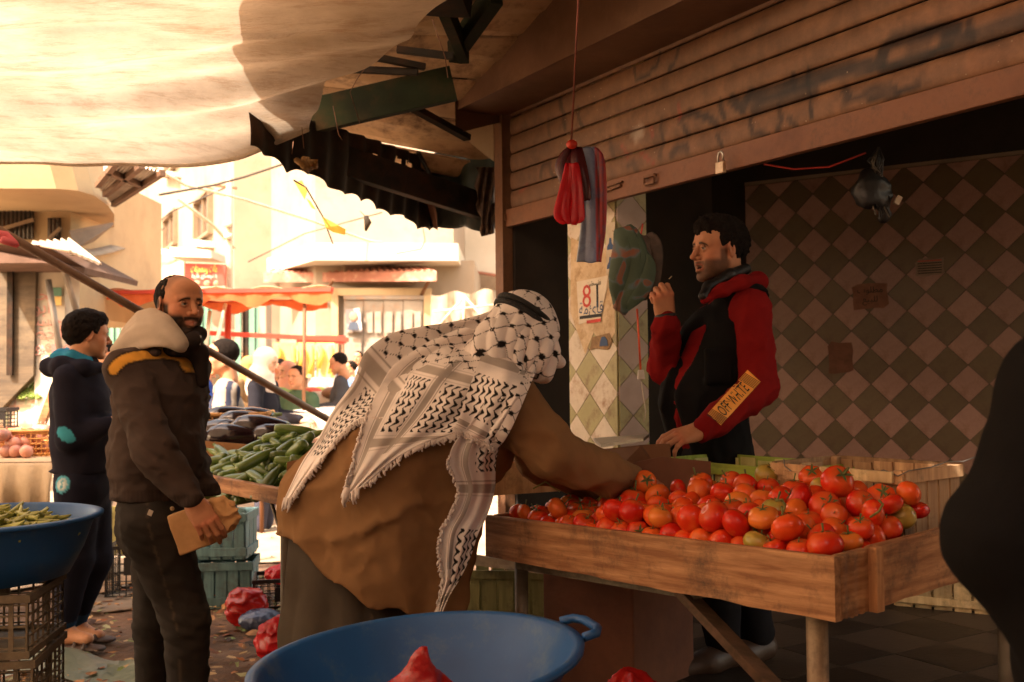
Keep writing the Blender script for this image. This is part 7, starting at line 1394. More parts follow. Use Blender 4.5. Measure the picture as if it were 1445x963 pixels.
    p.garment('collar', col, np.array([-1.5, Y - .25, 1.3]), np.array([-1.05, Y + .2, 1.62]), .006, cloth('jacket collar', (.030, .022, .02)))
    m = MB(); m.tube([V3(283, 474, Y - .09) - p.base, V3(282, 487, Y - .1) - p.base], .003, 6); o = m.build('zip', surf('zip metal', (.5, .42, .34), metallic=.8, rough=.35)); p.kids.append(o)
    def hood(sd):
        up_ = [(167, 489, .02), (178, 464, -.01), (196, 444, -.03), (214, 439, -.05), (233, 449, -.09), (247, 468, -.125), (257, 484, -.14)]; lo_ = [(166, 499, -.05), (182, 496, -.11), (202, 490, -.145), (221, 487, -.165), (238, 488, -.17), (249, 491, -.165), (257, 492, -.155)]
        ip_ = lambda q_: [V3(*[float(np.interp(t_, range(7), [w_[m_] for w_ in q_])) + (Y if m_ == 2 else 0) for m_ in range(3)]) for t_ in np.linspace(0, 6, 22)]; U_ = ip_(up_); L_ = ip_(lo_)
        for a_, b_ in zip(U_, L_): m_ = (a_ + b_) / 2 + np.array([0, -.022, 0]); sd.chain([a_, m_, b_], [.013, .017, .009], .012)
        sd.chain([(a_ * 2 + b_) / 3 for a_, b_ in zip(U_, L_)], [.014] * 22, .02); sd.chain([(a_ + b_ * 2) / 3 + np.array([0, -.010, 0]) for a_, b_ in zip(U_, L_)], [.013] * 22, .02); sd.chain([U_[k_] + np.array([.004, .012, -.008]) for k_ in range(22)], [.014] * 22, .02); sd.disp(creases(47, .0035, 5, (.7, 0, -.6), .3), .03)
    p.garment('hood', hood, np.array([-1.62, Y - .28, 1.42]), np.array([-1.10, Y + .25, 1.78]), .007, cloth('grey fleece', (.46, .38, .31), bscale=200))
    def hood2(sd):
        sd.chain([V3(222, 497, Y - .13), V3(196, 500, Y - .10), V3(176, 508, Y - .03), V3(180, 510, Y + .06)], [.014, .03, .036, .036], .04); sd.chain([V3(176, 500, Y - .05), V3(168, 518, Y - .03)], [.024, .024], .03); sd.disp(folds(46, .010, 14), .05)
    p.garment('hood_back', hood2, np.array([-1.66, Y - .28, 1.32]), np.array([-1.20, Y + .25, 1.62]), .007, cloth('jacket brown', (.062, .043, .036)))
    def tr(sd):
        sd.chain([hp + [0, 0, .05], V3(222, 735, Y)], [.165, .165], .03, flat=(F_, .78)); sd.chain([hipR, knR, anR], [.118, .078, .062], .03); sd.chain([hipL, knL, anL], [.116, .078, .06], .03)
        sd.disp(creases(53, .012, 10, (.9, 0, .4), .5), .05); sd.disp(folds(51, .010, 13, (.2, 0, 1), .6), .06); k = lambda c: (lambda P: -.009 * np.exp(-((P - c) ** 2).sum(1) / .02) * (np.abs(np.sin(P[:, 2] * 75 + 3 * P[:, 0] * 9))))
        sd.disp(k(knR), .05); sd.disp(k(knL), .05); sd.disp(k(V3(205, 760, Y - .1)), .05)
    def tc(V):
        C = np.tile(np.array([.036, .030, .026]), (len(V), 1)); d = np.abs(V[:, 0] - np.interp(V[:, 2], [0, .5, .95], [anR[0] - .01, knR[0], hipR[0]])); m = (d < .0035) & (V[:, 1] < Y - .12); C[m] = (.075, .055, .04); w = np.exp(-((V - knR) ** 2).sum(1) / .015); return C * (1 + .5 * w[:, None])
    p.garment('trousers', tr, np.array([-1.62, Y - .35, .0]), np.array([-1.0, Y + .35, 1.05]), .010, M_cloth, tc)
    m = MB(); c = V3(212, 724, Y - .262) - p.base; m.box(c, (.016, .004, .02), rot=Matrix.Rotation(.4, 3, 'Y')); o = m.build('jeans_label', surf('pocket label', (.6, .5, .4))); p.kids.append(o)
    m = MB(); m.sphere(V3(243, 718, Y - .235) - p.base, .008, 10, 6, (1, .5, 1)); o = m.build('jeans_button', surf('brass button', (.5, .35, .2), metallic=.8)); p.kids.append(o)
    for a, k in ((anR, 0), (anL, 1)): 
        sd = SDF(a - .25, a + [.35, .25, .1], .012); sd.chain([a + [-.04, 0, -.0], a + [.06, 0, -.02], a + [.20, -.03, -.035]], [.05, .048, .038], .03); sd.cut((0, 0, .005), (0, 0, -1)); V, Fc = sd.mesh(); p.add('shoe', V, Fc, M_black)
    p.finish()
    # the paper bag: folded block at one end, crumpled neck at the other
    b0 = V3(247, 752, Y - .30); nu, nv = 60, 44; P = []; top = [(250, 716), (262, 713), (286, 702), (300, 694), (316, 706), (331, 722)]; bot = [(249, 778), (262, 780), (286, 772), (304, 760), (320, 748), (332, 744)]
    sd = SDF(V3(232, 800, Y - .225) - [0, .12, 0], V3(345, 680, Y - .225) + [.0, .12, 0], .004)
    ax = Vector(V3(330, 722, Y - .30) - V3(256, 748, Y - .30)).normalized(); rot = Matrix((ax, Vector((0, 1, 0)), ax.cross(Vector((0, 1, 0))))).transposed()
    sd.box(V3(278, 744, Y - .225), (.078, .032, .072), .005, 0, 'add', rot); sd.box(V3(300, 733, Y - .225), (.062, .028, .062), .012, .02, 'add', rot); sd.chain([V3(312, 726, Y - .225), V3(326, 726, Y - .225)], [.05, .035], .03, flat=((0, 1, 0), .5)); sd.ell(V3(327, 722, Y - .225), (.022, .025, .038), .02)
    c0 = V3(252, 740, Y - .225); axn = np.array(ax)
    sd.disp(lambda P: (np.abs(N3(P, 71, 38)) * .010 + np.abs(N3(P, 72, 90)) * .004) * smooth01((P - c0) @ axn, .05, .2) * 1.6 + np.abs(N3(P, 73, 26)) * .003 - .004, .03)
    V, Fc = sd.mesh(); b = np.array(V3(285, 745, Y - .225)); o = mesh('paper_bag', V - b, Fc, surf('kraft paper', (.60, .34, .15), (.50, .27, .11), rough=.85, scale=14, bump=.5, bscale=50, bdist=.003)); o.location = b; tag(o, 'crumpled brown paper bag gripped by the balding man', 'paper bag')
man_bag()
# ============================================================ 2. the shopkeeper
def shopkeeper():
    Y = 3.85; p = Person((W(1030, 930, Y).x, Y, FLOORZ), 'shopkeeper in a black vest over a dark red hoodie, talking with one hand raised', 'olive')
    p.head(W(1014, 353, Y), Vector((-.93, -.37, -.03)), (.04, 0, 1), open_mouth=True, colkw=dict(beard=.78, stubble_top=0, hair=(.014, .010, .008)), neck=((.0, -.05, -.17), .06))
    p.local('hair', lambda sd: (hair_full(.012, .066, .006, 95, True, 3, .012)(sd)), *HB, .0032, M_hair)
    f = np.array([-.88, -.47, 0]); lf = np.array([.47, -.88, 0])     # facing; his left side is towards the viewer
    nb = V3(1040, 412, Y); ch = V3(1014, 490, Y); be = V3(992, 570, Y); hp = V3(1008, 650, Y)
    shL = V3(1058, 437, Y - .12); elL = V3(1072, 548, Y - .20); wrL = V3(992, 606, Y - .36); shR = V3(1000, 455, Y + .15); elR = V3(938, 520, Y + .05); wrR = V3(940, 447, Y - .10)
    aR = V3(1068, 905, Y - .0); aL = V3(1020, 915, Y - .08); kR = V3(1045, 800, Y + .05); kL = V3(1010, 800, Y - .1)
    p.body([([nb, ch, be, hp], [.06, .15, .15, .14], (f, .7)), ([shL, elL, wrL], [.045, .038, .028]), ([shR, elR, wrR], [.045, .038, .028]), ([hp, kR, aR], [.08, .05, .04]), ([hp, kL, aL], [.08, .05, .04])])
    p.hand(Vector(wrL) + Vector((-.01, -.0, -.0)), Vector((-.93, -.20, -.28)), Vector((-.15, -.55, .85)), mirror=1, curl=((.25, .5, .4), (.3, .55, .4), (.3, .6, .5), (.35, .6, .5)), thumb=(.9, .5))
    p.hand(Vector(wrR), Vector((-.15, -.25, .95)), Vector((-.25, .90, .30)) * -1, mirror=1, curl=((.9, 1.2, .7), (1.0, 1.3, .8), (1.1, 1.3, .8), (1.1, 1.3, .8)), thumb=(.2, .9))
    red = np.array([.20, .010, .010]); 
    def hd(sd):
        sd.chain([V3(1040, 425, Y), ch, be, hp], [.085, .140, .150, .145], .04, flat=(f, .80))
        sd.chain([shL, elL, V3(1010, 596, Y - .34), wrL], [.070, .064, .052, .042], .025); sd.chain([V3(1035, 430, Y), shL], [.06, .068], .04); sd.chain([shR, elR, wrR + [0, 0, -.02]], [.062, .058, .042], .03); sd.ell(V3(940, 462, Y - .09), (.046, .046, .03), .02)
        sd.disp(creases(62, .014, 9, (.3, 0, .9), .4), .06); sd.disp(creases(65, .008, 18, (.9, 0, .3), .5), .05); sd.disp(folds(61, .010, 9, (.2, 0, 1), .5), .07); sd.disp(folds(64, .007, 18, (0, 0, 1), .6), .05)
    def hc(V):
        C = np.tile(red, (len(V), 1)); return C
    p.garment('hoodie', hd, np.array([.48, Y - .55, .95]), np.array([1.15, Y + .42, 1.82]), .0085, M_cloth, hc)
    def vest(sd):
        sd.chain([V3(1046, 430, Y), ch, be, hp], [.085, .158, .165, .162], .04, flat=(f, .86)); sd.ell(be + f * .03, (.125, .125, .17), .05); sd.chain([V3(1030, 425, Y - .06), V3(1062, 424, Y - .09)], [.06, .06], .03)
        sd.disp(creases(66, .012, 10, (.2, 0, 1), .4), .06); sd.disp(folds(67, .010, 9), .06); sd.disp(folds(68, .008, 18), .06); sd.chain([shL + [.035, -.01, -.01], shL + [.03, -.05, -.10], elL], [.080, .075, .06], .008, 'sub')
        sd.chain([V3(1018, 405, Y - .10) + f * .08, ch + f * .14, be + f * .165 + [0, 0, .05], be + f * .17 + [0, 0, -.05], hp + f * .15], [.038, .048, .028, .045, .045], .01, 'sub')
        sd.box(V3(1010, 520, Y) + np.array([-.15, -.95, 0]) * .172, (.052, .014, .06), .008, .006, 'add', Matrix.Rotation(R(10), 3, 'Z')); sd.box(V3(1010, 498, Y) + np.array([-.15, -.95, 0]) * .178, (.054, .014, .012), .006, .003, 'add', Matrix.Rotation(R(10), 3, 'Z'))
    p.garment('vest', vest, np.array([.46, Y - .42, .98]), np.array([1.15, Y + .30, 1.82]), .009, cloth('black vest cloth', (.012, .011, .011), bump=.2))
    def hood(sd):
        sd.chain([V3(993, 425, Y - .17), V3(1020, 410, Y - .16), V3(1045, 400, Y - .13), V3(1070, 398, Y - .04), V3(1066, 400, Y + .08)], [.012, .018, .025, .032, .030], .03); sd.disp(folds(69, .010, 15), .04)
    p.garment('hood', hood, np.array([.62, Y - .33, 1.60]), np.array([1.15, Y + .25, 1.88]), .007, cloth('dark red fleece', (.20, .010, .010)))
    def col(sd): sd.chain([V3(992, 418, Y - .17), V3(1000, 405, Y - .14), V3(1030, 388, Y - .11), V3(1052, 380, Y - .02)], [.018, .02, .02, .022], .02)
    p.garment('collar', col, np.array([.62, Y - .3, 1.60]), np.array([1.1, Y + .2, 1.9]), .006, M_black)
    def tr(sd):
        sd.chain([hp, kR, aR + [0, 0, .03]], [.13, .09, .065], .03, flat=None); sd.chain([hp, kL, aL + [0, 0, .03]], [.13, .09, .065], .03); sd.disp(folds(75, .010, 12), .05)
    p.garment('trousers', tr, np.array([.5, Y - .35, .3]), np.array([1.2, Y + .3, 1.12]), .012, cloth('dark jeans', (.018, .016, .018)))
    for a in (aR, aL):
        sd = SDF(a - .3, a + .25, .012); sd.chain([a + [.03, 0, -.02], a + [-.06, -.04, -.04], a + [-.17, -.08, -.055]], [.05, .048, .038], .03); sd.cut((0, 0, FLOORZ + .004), (0, 0, -1)); V, Fc = sd.mesh(); p.add('shoe', V, Fc, surf('brown shoe', (.07, .035, .02), rough=.5))
    # wrist watch
    m = MB(); a = Vector(V3(939, 446, Y - .10)); m.tube([a + Vector((.034 * math.cos(t), .034 * math.sin(t), .004 * math.cos(t))) - Vector(p.base) for t in np.linspace(0, 6.283, 17)], .008, 6, cap=False); o = m.build('watch', M_black); p.kids.append(o)
    # sleeve print laid on the sleeve surface
    sd = p.garment
    from mathutils.bvhtree import BVHTree
    hoodie = [k for k in p.kids if k.name.startswith('hoodie')][0]; bv = BVHTree.FromPolygons([v.co + Vector(p.base) for v in hoodie.data.vertices], [tuple(q.vertices) for q in hoodie.data.polygons])
    A = Vector((1062, 533)); B = Vector((1008, 592)); ax = (B - A); wd = Vector((ax.y, -ax.x)).normalized() * -12.5
    def onsl(s, t, off=.002):
        q = A + ax * s + wd * t; o = Vector((0, 0, CAMZ)); d = (W(q.x, q.y, 1) - o).normalized(); h = bv.ray_cast(o, d); 
        if h[0] is None: return W(q.x, q.y, Y - .3)
        return h[0] - d * off
    def strip(s0, s1, t0, t1, off, n=10, mm=6): return [[onsl(s0 + (s1 - s0) * i / n, t0 + (t1 - t0) * j / mm, off) - Vector(p.base) for j in range(mm + 1)] for i in range(n + 1)]
    Mo = surf('orange sleeve print', (.95, .42, .08), (.9, .36, .06), rough=.8); m = MB(); m.grid(strip(-.04, 1.0, -1, 1, .003, 30, 8)); o = m.build('sleeve_print', Mo); p.kids.append(o)
    for k in range(7):
        for (s0, s1) in ((.0, .17), (.86, 1.02)):
            s = s0 + (s1 - s0) * k / 7; m = MB(); P = []
            for i in range(7): t = -1 + 2 * i / 6; P.append([onsl(s + .03 * t, t, .005) - Vector(p.base), onsl(s + .010 + .03 * t, t, .005) - Vector(p.base)])
            m.grid(P); q = m.build('print_stripe', M_txt_black); p.kids.append(q)
    # letters along the sleeve: drawn flat, then bent onto the cloth
    c = bpy.data.curves.new('t', 'FONT'); c.body = 'OFF WHITE'; c.size = 1; c.resolution_u = 2; t = bpy.data.objects.new('t', c); COL.objects.link(t); me = bpy.data.meshes.new_from_object(t.evaluated_get(bpy.context.evaluated_depsgraph_get())); bpy.data.objects.remove(t)
    xs = [v.co.x for v in me.vertices]; ys = [v.co.y for v in me.vertices]; x0, x1, y0, y1 = min(xs), max(xs), min(ys), max(ys)
    for v in me.vertices: u = 1 - (v.co.x - x0) / (x1 - x0); w = (v.co.y - y0) / (y1 - y0) * 2 - 1; v.co = onsl(.19 + .65 * u, w * .70, .009) - Vector(p.base)
    me.materials.clear(); me.materials.append(M_txt_black); o = bpy.data.objects.new('sleeve_lettering', me); COL.objects.link(o); p.kids.append(o)
    p.finish()
    m = MB(); m.tube([W(944, 394, Y - .2), W(948, 390, Y - .2)], .002, 5); tag(m.build('toothpick', surf('wooden pick', (.5, .35, .2))), 'tiny wooden pick between the raised fingers of the shopkeeper', 'toothpick')
shopkeeper()
# ============================================================ 3. the stooping man in the chequered headscarf
def net(u, v, Lu=.070, S=.027):
    Lu = .070; S = .027
    """fishnet: wavy lines that meet in knots"""
    j = np.round(v / S); best = np.full(u.shape, 9.0); k = 2 * np.pi / Lu
    for dj in (-1, 0, 1):
        jj = j + dj; sg = np.where(np.mod(jj, 2) == 0, 1, -1); c = np.cos(k * u); w = np.sign(c) * np.abs(c) ** .8; best = np.minimum(best, np.abs(v - jj * S - sg * w * S * .46) - .0011 - .0042 * np.exp(-((1 - np.abs(c)) / .12) ** 2))
    return 1 - smooth01(best, -.0004, .0012)
def birds(u, v, S=.024, Lu=.034):
    """rows of bold black zigzag strokes"""
    j = np.round(v / S); ph = u / Lu; tri = 2 * np.abs(ph - np.floor(ph + .5)); th = .0018 + .0050 * np.abs(np.sin(np.pi * ph)) ** 2; d = np.abs(v - j * S - (tri - .5) * .015) - th; return 1 - smooth01(d, -.0006, .0010)
def band(v, c, w, thin=True):
    a = (1 - smooth01(np.abs(v - c), w * .5 - .001, w * .5 + .001)) * .62
    if thin: a = np.maximum(a, (1 - smooth01(np.abs(np.abs(v - c) - w * .85), .0010, .0026)) * .75)
    return a
WHITE = np.array([.80, .73, .70]); INK = np.array([.018, .014, .013]); GREYB = np.array([.20, .16, .12])
def kcol(net_m, bird_m, band_m):
    ink = np.clip(np.maximum(net_m, bird_m), 0, 1)[..., None]; b = np.clip(band_m, 0, 1)[..., None]; C = WHITE * (1 - b) + GREYB * b; return C * (1 - ink) + INK * ink
def man_scarf():
    Y = 3.3; p = Person(W(500, 1120, Y), 'stooping man in a chequered headscarf and long brown coat reaching into the tomatoes', 'olive')
    hc = W(741, 472, Y + .0); fdir = Vector((.72, .45, -.52)); M = p.head(hc, fdir, (.48, .25, .82), h=.006, neck=((0, -.06, -.14), .055))
    f = np.array([.87, .25, -.42]); f /= np.linalg.norm(f)
    hp = V3(488, 715, Y + .02); wa = V3(560, 650, Y - .02); ch = V3(650, 590, Y - .03); nb = V3(706, 528, Y - .01)
    shR = V3(715, 570, Y - .17); elR = V3(782, 640, Y - .16); wrR = V3(885, 676, Y - .02); shL = V3(705, 545, Y + .20); elL = V3(770, 650, Y + .28); wrL = V3(850, 690, Y + .3)
    kR = V3(470, 900, Y); aR = V3(470, 1090, Y); kL = V3(520, 900, Y + .1); aL = V3(530, 1090, Y + .15)
    p.body([([nb, ch, wa, hp], [.06, .14, .14, .15]), ([shR, elR, wrR], [.045, .038, .028]), ([shL, elL, wrL], [.045, .038, .028]), ([hp, kR, aR], [.09, .055, .04]), ([hp, kL, aL], [.09, .055, .04])])
    p.hand(Vector(wrR) + Vector((.012, .0, -.004)), Vector((.92, .22, -.26)), Vector((.2, -.45, .87)), mirror=-1, curl=((.35, .6, .5), (.4, .7, .5), (.45, .7, .5), (.5, .7, .5)), thumb=(.7, .6))
    p.hand(Vector(wrL), Vector((.8, .1, -.55)), Vector((.5, -.2, .8)), mirror=1, curl=(.5, .5, .6, .6), h=.005)
    brown = np.array([.27, .125, .045])
    hem = [(360, 764), (400, 764), (424, 770), (440, 778), (470, 812), (510, 836), (545, 852), (580, 864), (618, 874), (650, 870), (800, 860)]
    hx = [W(a, b, Y - .12).x for a, b in hem]; hz = [W(a, b, Y - .12).z for a, b in hem]
    def coat(sd):
        sd.chain([hp + [-.0, 0, .0], wa, ch, nb + [-.01, 0, -.03]], [.188, .200, .19, .10], .06, flat=((0, 1, 0), .95))
        sd.chain([hp + [-.03, 0, 0], V3(470, 790, Y)], [.18, .185], .06); sd.chain([wa + [.0, 0, -.05], V3(560, 880, Y - .02)], [.20, .13], .06); sd.chain([ch + [-.03, .0, -.10], V3(622, 890, Y - .06)], [.15, .055], .05); sd.chain([wa, V3(520, 860, Y - .05)], [.2, .16], .06)
        sd.chain([V3(690, 560, Y - .05), shR + [0, 0, .0]], [.11, .09], .05)
        sd.chain([shR, elR, V3(862, 672, Y - .05), wrR], [.092, .076, .058, .044], .03)
        sd.chain([shL, elL, wrL], [.095, .075, .05], .035)
        sd.disp(creases(82, .016, 5.5, (1, 0, .2), .28, 1.8), .09); sd.disp(creases(84, .010, 9, (.8, 0, -.6), .3), .06); sd.disp(folds(81, .014, 5.0, (1, 0, .25), .30), .10); sd.disp(folds(85, .020, 10, (.9, 0, .5), .4), .07); sd.disp(folds(88, .012, 18, (.9, 0, -.3), .7), .05)
        X = sd.ax[0][:, None, None]; Z = sd.ax[2][None, None, :]; YY = sd.ax[1][None, :, None]; w = .012 * np.sin(X * 38 + YY * 9)
        sd.d = np.maximum(sd.d, (np.interp(X, hx, hz) + w + .16 * np.clip(YY - (Y - .1), 0, .3) - Z + 0 * YY).astype(np.float32))
    o = p.garment('coat', coat, np.array([-.86, Y - .42, .50]), np.array([.50, Y + .46, 1.60]), .0105, cloth('brown coat cloth', (.25, .135, .062), var=.84, bump=.2, bscale=400))
    from mathutils.bvhtree import BVHTree
    bv = BVHTree.FromPolygons([v.co + Vector(p.base) for v in o.data.vertices], [tuple(q.vertices) for q in o.data.polygons])
    for s in (0,):
        m = MB(); c = V3(882, 664, Y - .085) - p.base; m.bar(Vector(c), Vector(c) + Vector((.018, .0, -.035)), .010, .008); q = m.build('cuff_tab', surf('dark cuff tab', (.10, .045, .02))); p.kids.append(q)
    def robe(sd):
        sd.chain([hp + [.0, 0, -.06], V3(492, 900, Y + .03), V3(492, 1110, Y + .05)], [.185, .20, .235], .05); sd.chain([V3(520, 740, Y + .1), V3(560, 1100, Y + .12)], [.17, .2], .05)
        def fl(P): a = np.arctan2(P[:, 1] - Y, P[:, 0] + .5); return -.020 * np.abs(np.sin(a * 5 + N3(P, 90, 1.5) * .8)) * smooth01(-P[:, 2], -1.0, -.5) + .004 * N3(P, 91, 20)
        sd.disp(fl, .10); sd.cut((0, 0, .04), (0, 0, -1))
    p.garment('robe', robe, np.array([-.90, Y - .36, .0]), np.array([-.05, Y + .46, 1.02]), .012, cloth('grey brown robe cloth', (.082, .066, .050), bump=.2))
    for a in (aR, aL): sd = SDF(a - .2, a + .3, .015); sd.chain([a + [0, 0, -.03], a + [.16, 0, -.045]], [.05, .04], .03); V, Fc = sd.mesh(); V[:, 2] = np.maximum(V[:, 2], .004); p.add('shoe', V, Fc, M_black)
    # --- headscarf, upper part over the head (local space of the head)
    def scarf(sd):
        sd.ell((0, -.018, .038), (.094, .114, .098), 0)
        sd.chain([(0, -.03, .02), (0, -.055, -.07), (-.0, -.07, -.13)], [.088, .080, .075], .05); 
        for x in (-1, 1): sd.chain([(x * .07, .03, .035), (x * .085, .05, -.04), (x * .075, .075, -.10)], [.035, .030, .022], .04); sd.cap((x * .085, .0, .0), (x * .085, .01, -.10), .028, .03, .04)
        sd.cap((.082, .06, -.02), (.088, .115, -.035), .018, .008, .03); sd.cap((.085, .06, -.08), (.088, .10, -.10), .018, .008, .03)
        def fd(P):
            low = smooth01(-P[:, 2], -.035, .03); a = np.arctan2(P[:, 0], -P[:, 1] + .03); return -.013 * low * np.abs(np.sin(a * 7 + 14 * P[:, 2] + N3(P, 95, 14) * 1.2)) - .006 * low * N3(P, 96, 40) + .002 * N3(P, 97, 25)
        sd.disp(fd, .05); sd.ell((0, .105, -.035), (.058, .06, .085), .01, 'sub')
    sd = SDF((-.16, -.20, -.22), (.16, .17, .17), .0042); scarf(sd); V, Fc = sd.mesh(); a = np.arctan2(V[:, 0], -V[:, 1] + .01); rr = np.where(V[:, 2] > .05, np.hypot(V[:, 0], V[:, 1]), .1)
    th = np.arctan2(np.hypot(V[:, 0], V[:, 1] + .02), V[:, 2] + .02); uu = a * .105; vv = th * .105 + .006 * N3(V, 98, 20)
    uu2 = V[:, 0] * 1.0; vv2 = V[:, 1] * 1.0; topm = V[:, 2] > .085; U_ = np.where(topm, V[:, 0] + .0, uu); V_ = np.where(topm, V[:, 1] + .07, vv)
    p.add('headscarf', xf(M, V), Fc, M_cloth, kcol(net(U_, V_, .050, .0185), 0 * uu, 0 * uu))
    for k, (z, rr_) in enumerate(((.052, 0.0), (.033, .001))):
        m = MB(); pts = []
        for t in np.linspace(0, 2 * math.pi, 41): pts.append(M @ Vector((math.sin(t) * (.098 + rr_), -.018 + math.cos(t) * (.118 + rr_), z + .012 * math.cos(t) * -1 + .0)) - Vector(p.base))
        m.tube(pts, .0115, 9, cap=False); q = m.build('head_cord', surf('black head cord', (.012, .010, .010), rough=.7, scale=80, bump=.8, bscale=150)); p.kids.append(q)
    # --- hanging parts of the scarf: sheets laid over the back of the coat
    def drape(name, L, Rr, nu, nv, colfn, off=.016, fold=.010, ff=5, seed=0, extra=None, ydef=None, twist=0):
        """L, Rr: left and right borders from top to tip in the photograph; depth follows the coat below"""
        def cr(pts, t):
            k = t * (len(pts) - 1); i = min(int(k), len(pts) - 2); fr = k - i; q = [np.array(pts[max(i - 1, 0)], float), np.array(pts[i], float), np.array(pts[i + 1], float), np.array(pts[min(i + 2, len(pts) - 1)], float)]
            return .5 * ((2 * q[1]) + (q[2] - q[0]) * fr + (2 * q[0] - 5 * q[1] + 4 * q[2] - q[3]) * fr * fr + (3 * q[1] - q[0] - 3 * q[2] + q[3]) * fr ** 3)
        PX = np.zeros((nu, nv, 2)); YD = np.full((nu, nv), np.nan); o0 = Vector((0, 0, CAMZ))
        for i in range(nu):
            l = cr(L, i / (nu - 1)); r_ = cr(Rr, i / (nu - 1))
            for j in range(nv): s = j / (nv - 1); PX[i, j] = l + (r_ - l) * s
        for i in range(0, nu, 3):
            for j in range(0, nv, 3):
                d = (W(PX[i, j, 0], PX[i, j, 1], 1) - o0); h = bv.ray_cast(o0, d.normalized())
                if h[0] is not None and h[0].y < Y + .15: YD[i, j] = h[0].y
        sub = YD[::3, ::3].copy(); 
        for it in range(60):
            nanm = np.isnan(sub)
            if not nanm.any(): break
            pad = np.pad(sub, 1, constant_values=np.nan); st = np.stack([pad[:-2, 1:-1], pad[2:, 1:-1], pad[1:-1, :-2], pad[1:-1, 2:]]); mn = np.nanmean(np.where(np.isnan(st), np.nan, st), axis=0) if not np.isnan(st).all() else np.full(sub.shape, Y - .1); sub[nanm] = mn[nanm]
        sub = np.where(np.isnan(sub), Y - .1, sub)
        for it in range(14): pad = np.pad(sub, 1, mode='edge'); sm = (pad[:-2, 1:-1] + pad[2:, 1:-1] + pad[1:-1, :-2] + pad[1:-1, 2:]) / 4; sub = np.minimum(sub * .5 + sm * .5, sub + .004)
        gi = np.clip(np.arange(nu) / 3, 0, sub.shape[0] - 1); gj = np.clip(np.arange(nv) / 3, 0, sub.shape[1] - 1); i0 = np.floor(gi).astype(int); j0 = np.floor(gj).astype(int); i1 = np.minimum(i0 + 1, sub.shape[0] - 1); j1 = np.minimum(j0 + 1, sub.shape[1] - 1); a = (gi - i0)[:, None]; b = (gj - j0)[None, :]
        YY = sub[i0][:, j0] * (1 - a) * (1 - b) + sub[i1][:, j0] * a * (1 - b) + sub[i0][:, j1] * (1 - a) * b + sub[i1][:, j1] * a * b
        T = np.linspace(0, 1, nu)[:, None] + np.zeros((1, nv)); Sx = np.zeros((nu, 1)) + np.linspace(0, 1, nv)[None, :]
        ph = N3(np.stack([T * 3, Sx * 2, T * 0], -1), seed, 1.2); YY = YY - off - fold * (.5 + .5 * np.sin(Sx * ff * 6.28 + 1.3 * ph + twist * T)) - fold * .5 * N3(np.stack([T * 4, Sx * 9, T * 0], -1), seed + 1, 1.0)
        k = 1 / F; P = np.zeros((nu, nv, 3))
        dx = (PX[..., 0] - CX) * k; dy = (PX[..., 1] - CY) * k; D = np.array(CF)[None, None] + np.array(CR)[None, None] * dx[..., None] - np.array(CU)[None, None] * dy[..., None]; P = np.array([0, 0, CAMZ]) + D * (YY / D[..., 1])[..., None]
        # cloth coordinates in metres, from arc lengths
        su = np.concatenate([np.zeros((nu, 1)), np.cumsum(np.linalg.norm(np.diff(P, axis=1), axis=2), 1)], 1); sv = np.concatenate([np.zeros((1, nv)), np.cumsum(np.linalg.norm(np.diff(P, axis=0), axis=2), 0)], 0)
        sv = sv.mean(1, keepdims=True) * .7 + sv * .3; su = su - su.mean(1, keepdims=True)
        C = colfn(su, sv, T, Sx); C = C * (1 + .05 * N3(P, 99, 30)[..., None] * .5)
        idx = np.arange(nu * nv).reshape(nu, nv); fc = np.stack([idx[:-1, :-1], idx[1:, :-1], idx[1:, 1:], idx[:-1, 1:]], -1).reshape(-1, 4)
        q = p.add(name, P.reshape(-1, 3), fc, M_cloth, C.reshape(-1, 3)); solidify(q, .0025, 0); return P
    def fringe(P, edge, n, ln, seed):
        g = random.Random(seed); m = MB(); b = Vector(p.base); pts = edge
        for k in range(n):
            t = (k + g.random() * .6) / n * (len(pts) - 1); i = min(int(t), len(pts) - 2); q = Vector(pts[i]).lerp(Vector(pts[i + 1]), t - i) - b; l = ln * g.uniform(.6, 1.3)
            m.tube([q + Vector((0, -.004, .004)), q + Vector((g.uniform(-.006, .006), -.006, -l * .5)), q + Vector((g.uniform(-.010, .010), -.005, -l))], [.0035, .0045, .002], 5)
        o = m.build('fringe', surf('scarf fringe', (.72, .63, .59), rough=.95)); tag(o, kind='stuff'); p.kids.append(o)
    # left strand, down the back to the tail behind the courgettes
    c1 = lambda su, sv, T, S: kcol(net(su, sv, .050, .0185) * (T < .42), birds(su, sv) * ((T > .52) & (T < .80) & (S > .25) & (S < .9)), np.maximum(band(sv * 0 + T, .47, .05), band(S, .10, .07, False) * (T > .45)))
    P1 = drape('scarf_back', [(712, 432), (672, 446), (630, 456), (590, 462), (550, 472), (515, 498), (498, 540), (470, 580), (450, 618), (428, 650), (412, 682), (402, 704)], [(722, 452), (700, 478), (676, 505), (650, 530), (622, 552), (585, 575), (545, 590), (510, 592), (480, 615), (454, 648), (430, 678), (410, 706)], 190, 90, c1, .012, .010, 2.2, 3)
    fringe(P1, [P1[i, -1] for i in range(100, 190, 4)], 60, .018, 1); fringe(P1, [P1[-1, j] for j in range(0, 90, 10)], 9, .03, 2)
    # broad middle sheet with the strokes and stripes
    def c2(su, sv, T, S):
        zz = (T > .34) & (T < .66); top = T < .24; bd = np.maximum(band(T, .29, .045), band(T, .72, .05)); side = np.maximum(band(S, .13, .05) * (T > .24), band(S, .42, .05, True) * (T > .2) * (T < .8)); return kcol(net(su, sv, .050, .0185) * top, birds(sv, su) * zz * (S > .20) * (1 - (np.abs(S - .42) < .06)), np.maximum(bd * (S > .16), side))
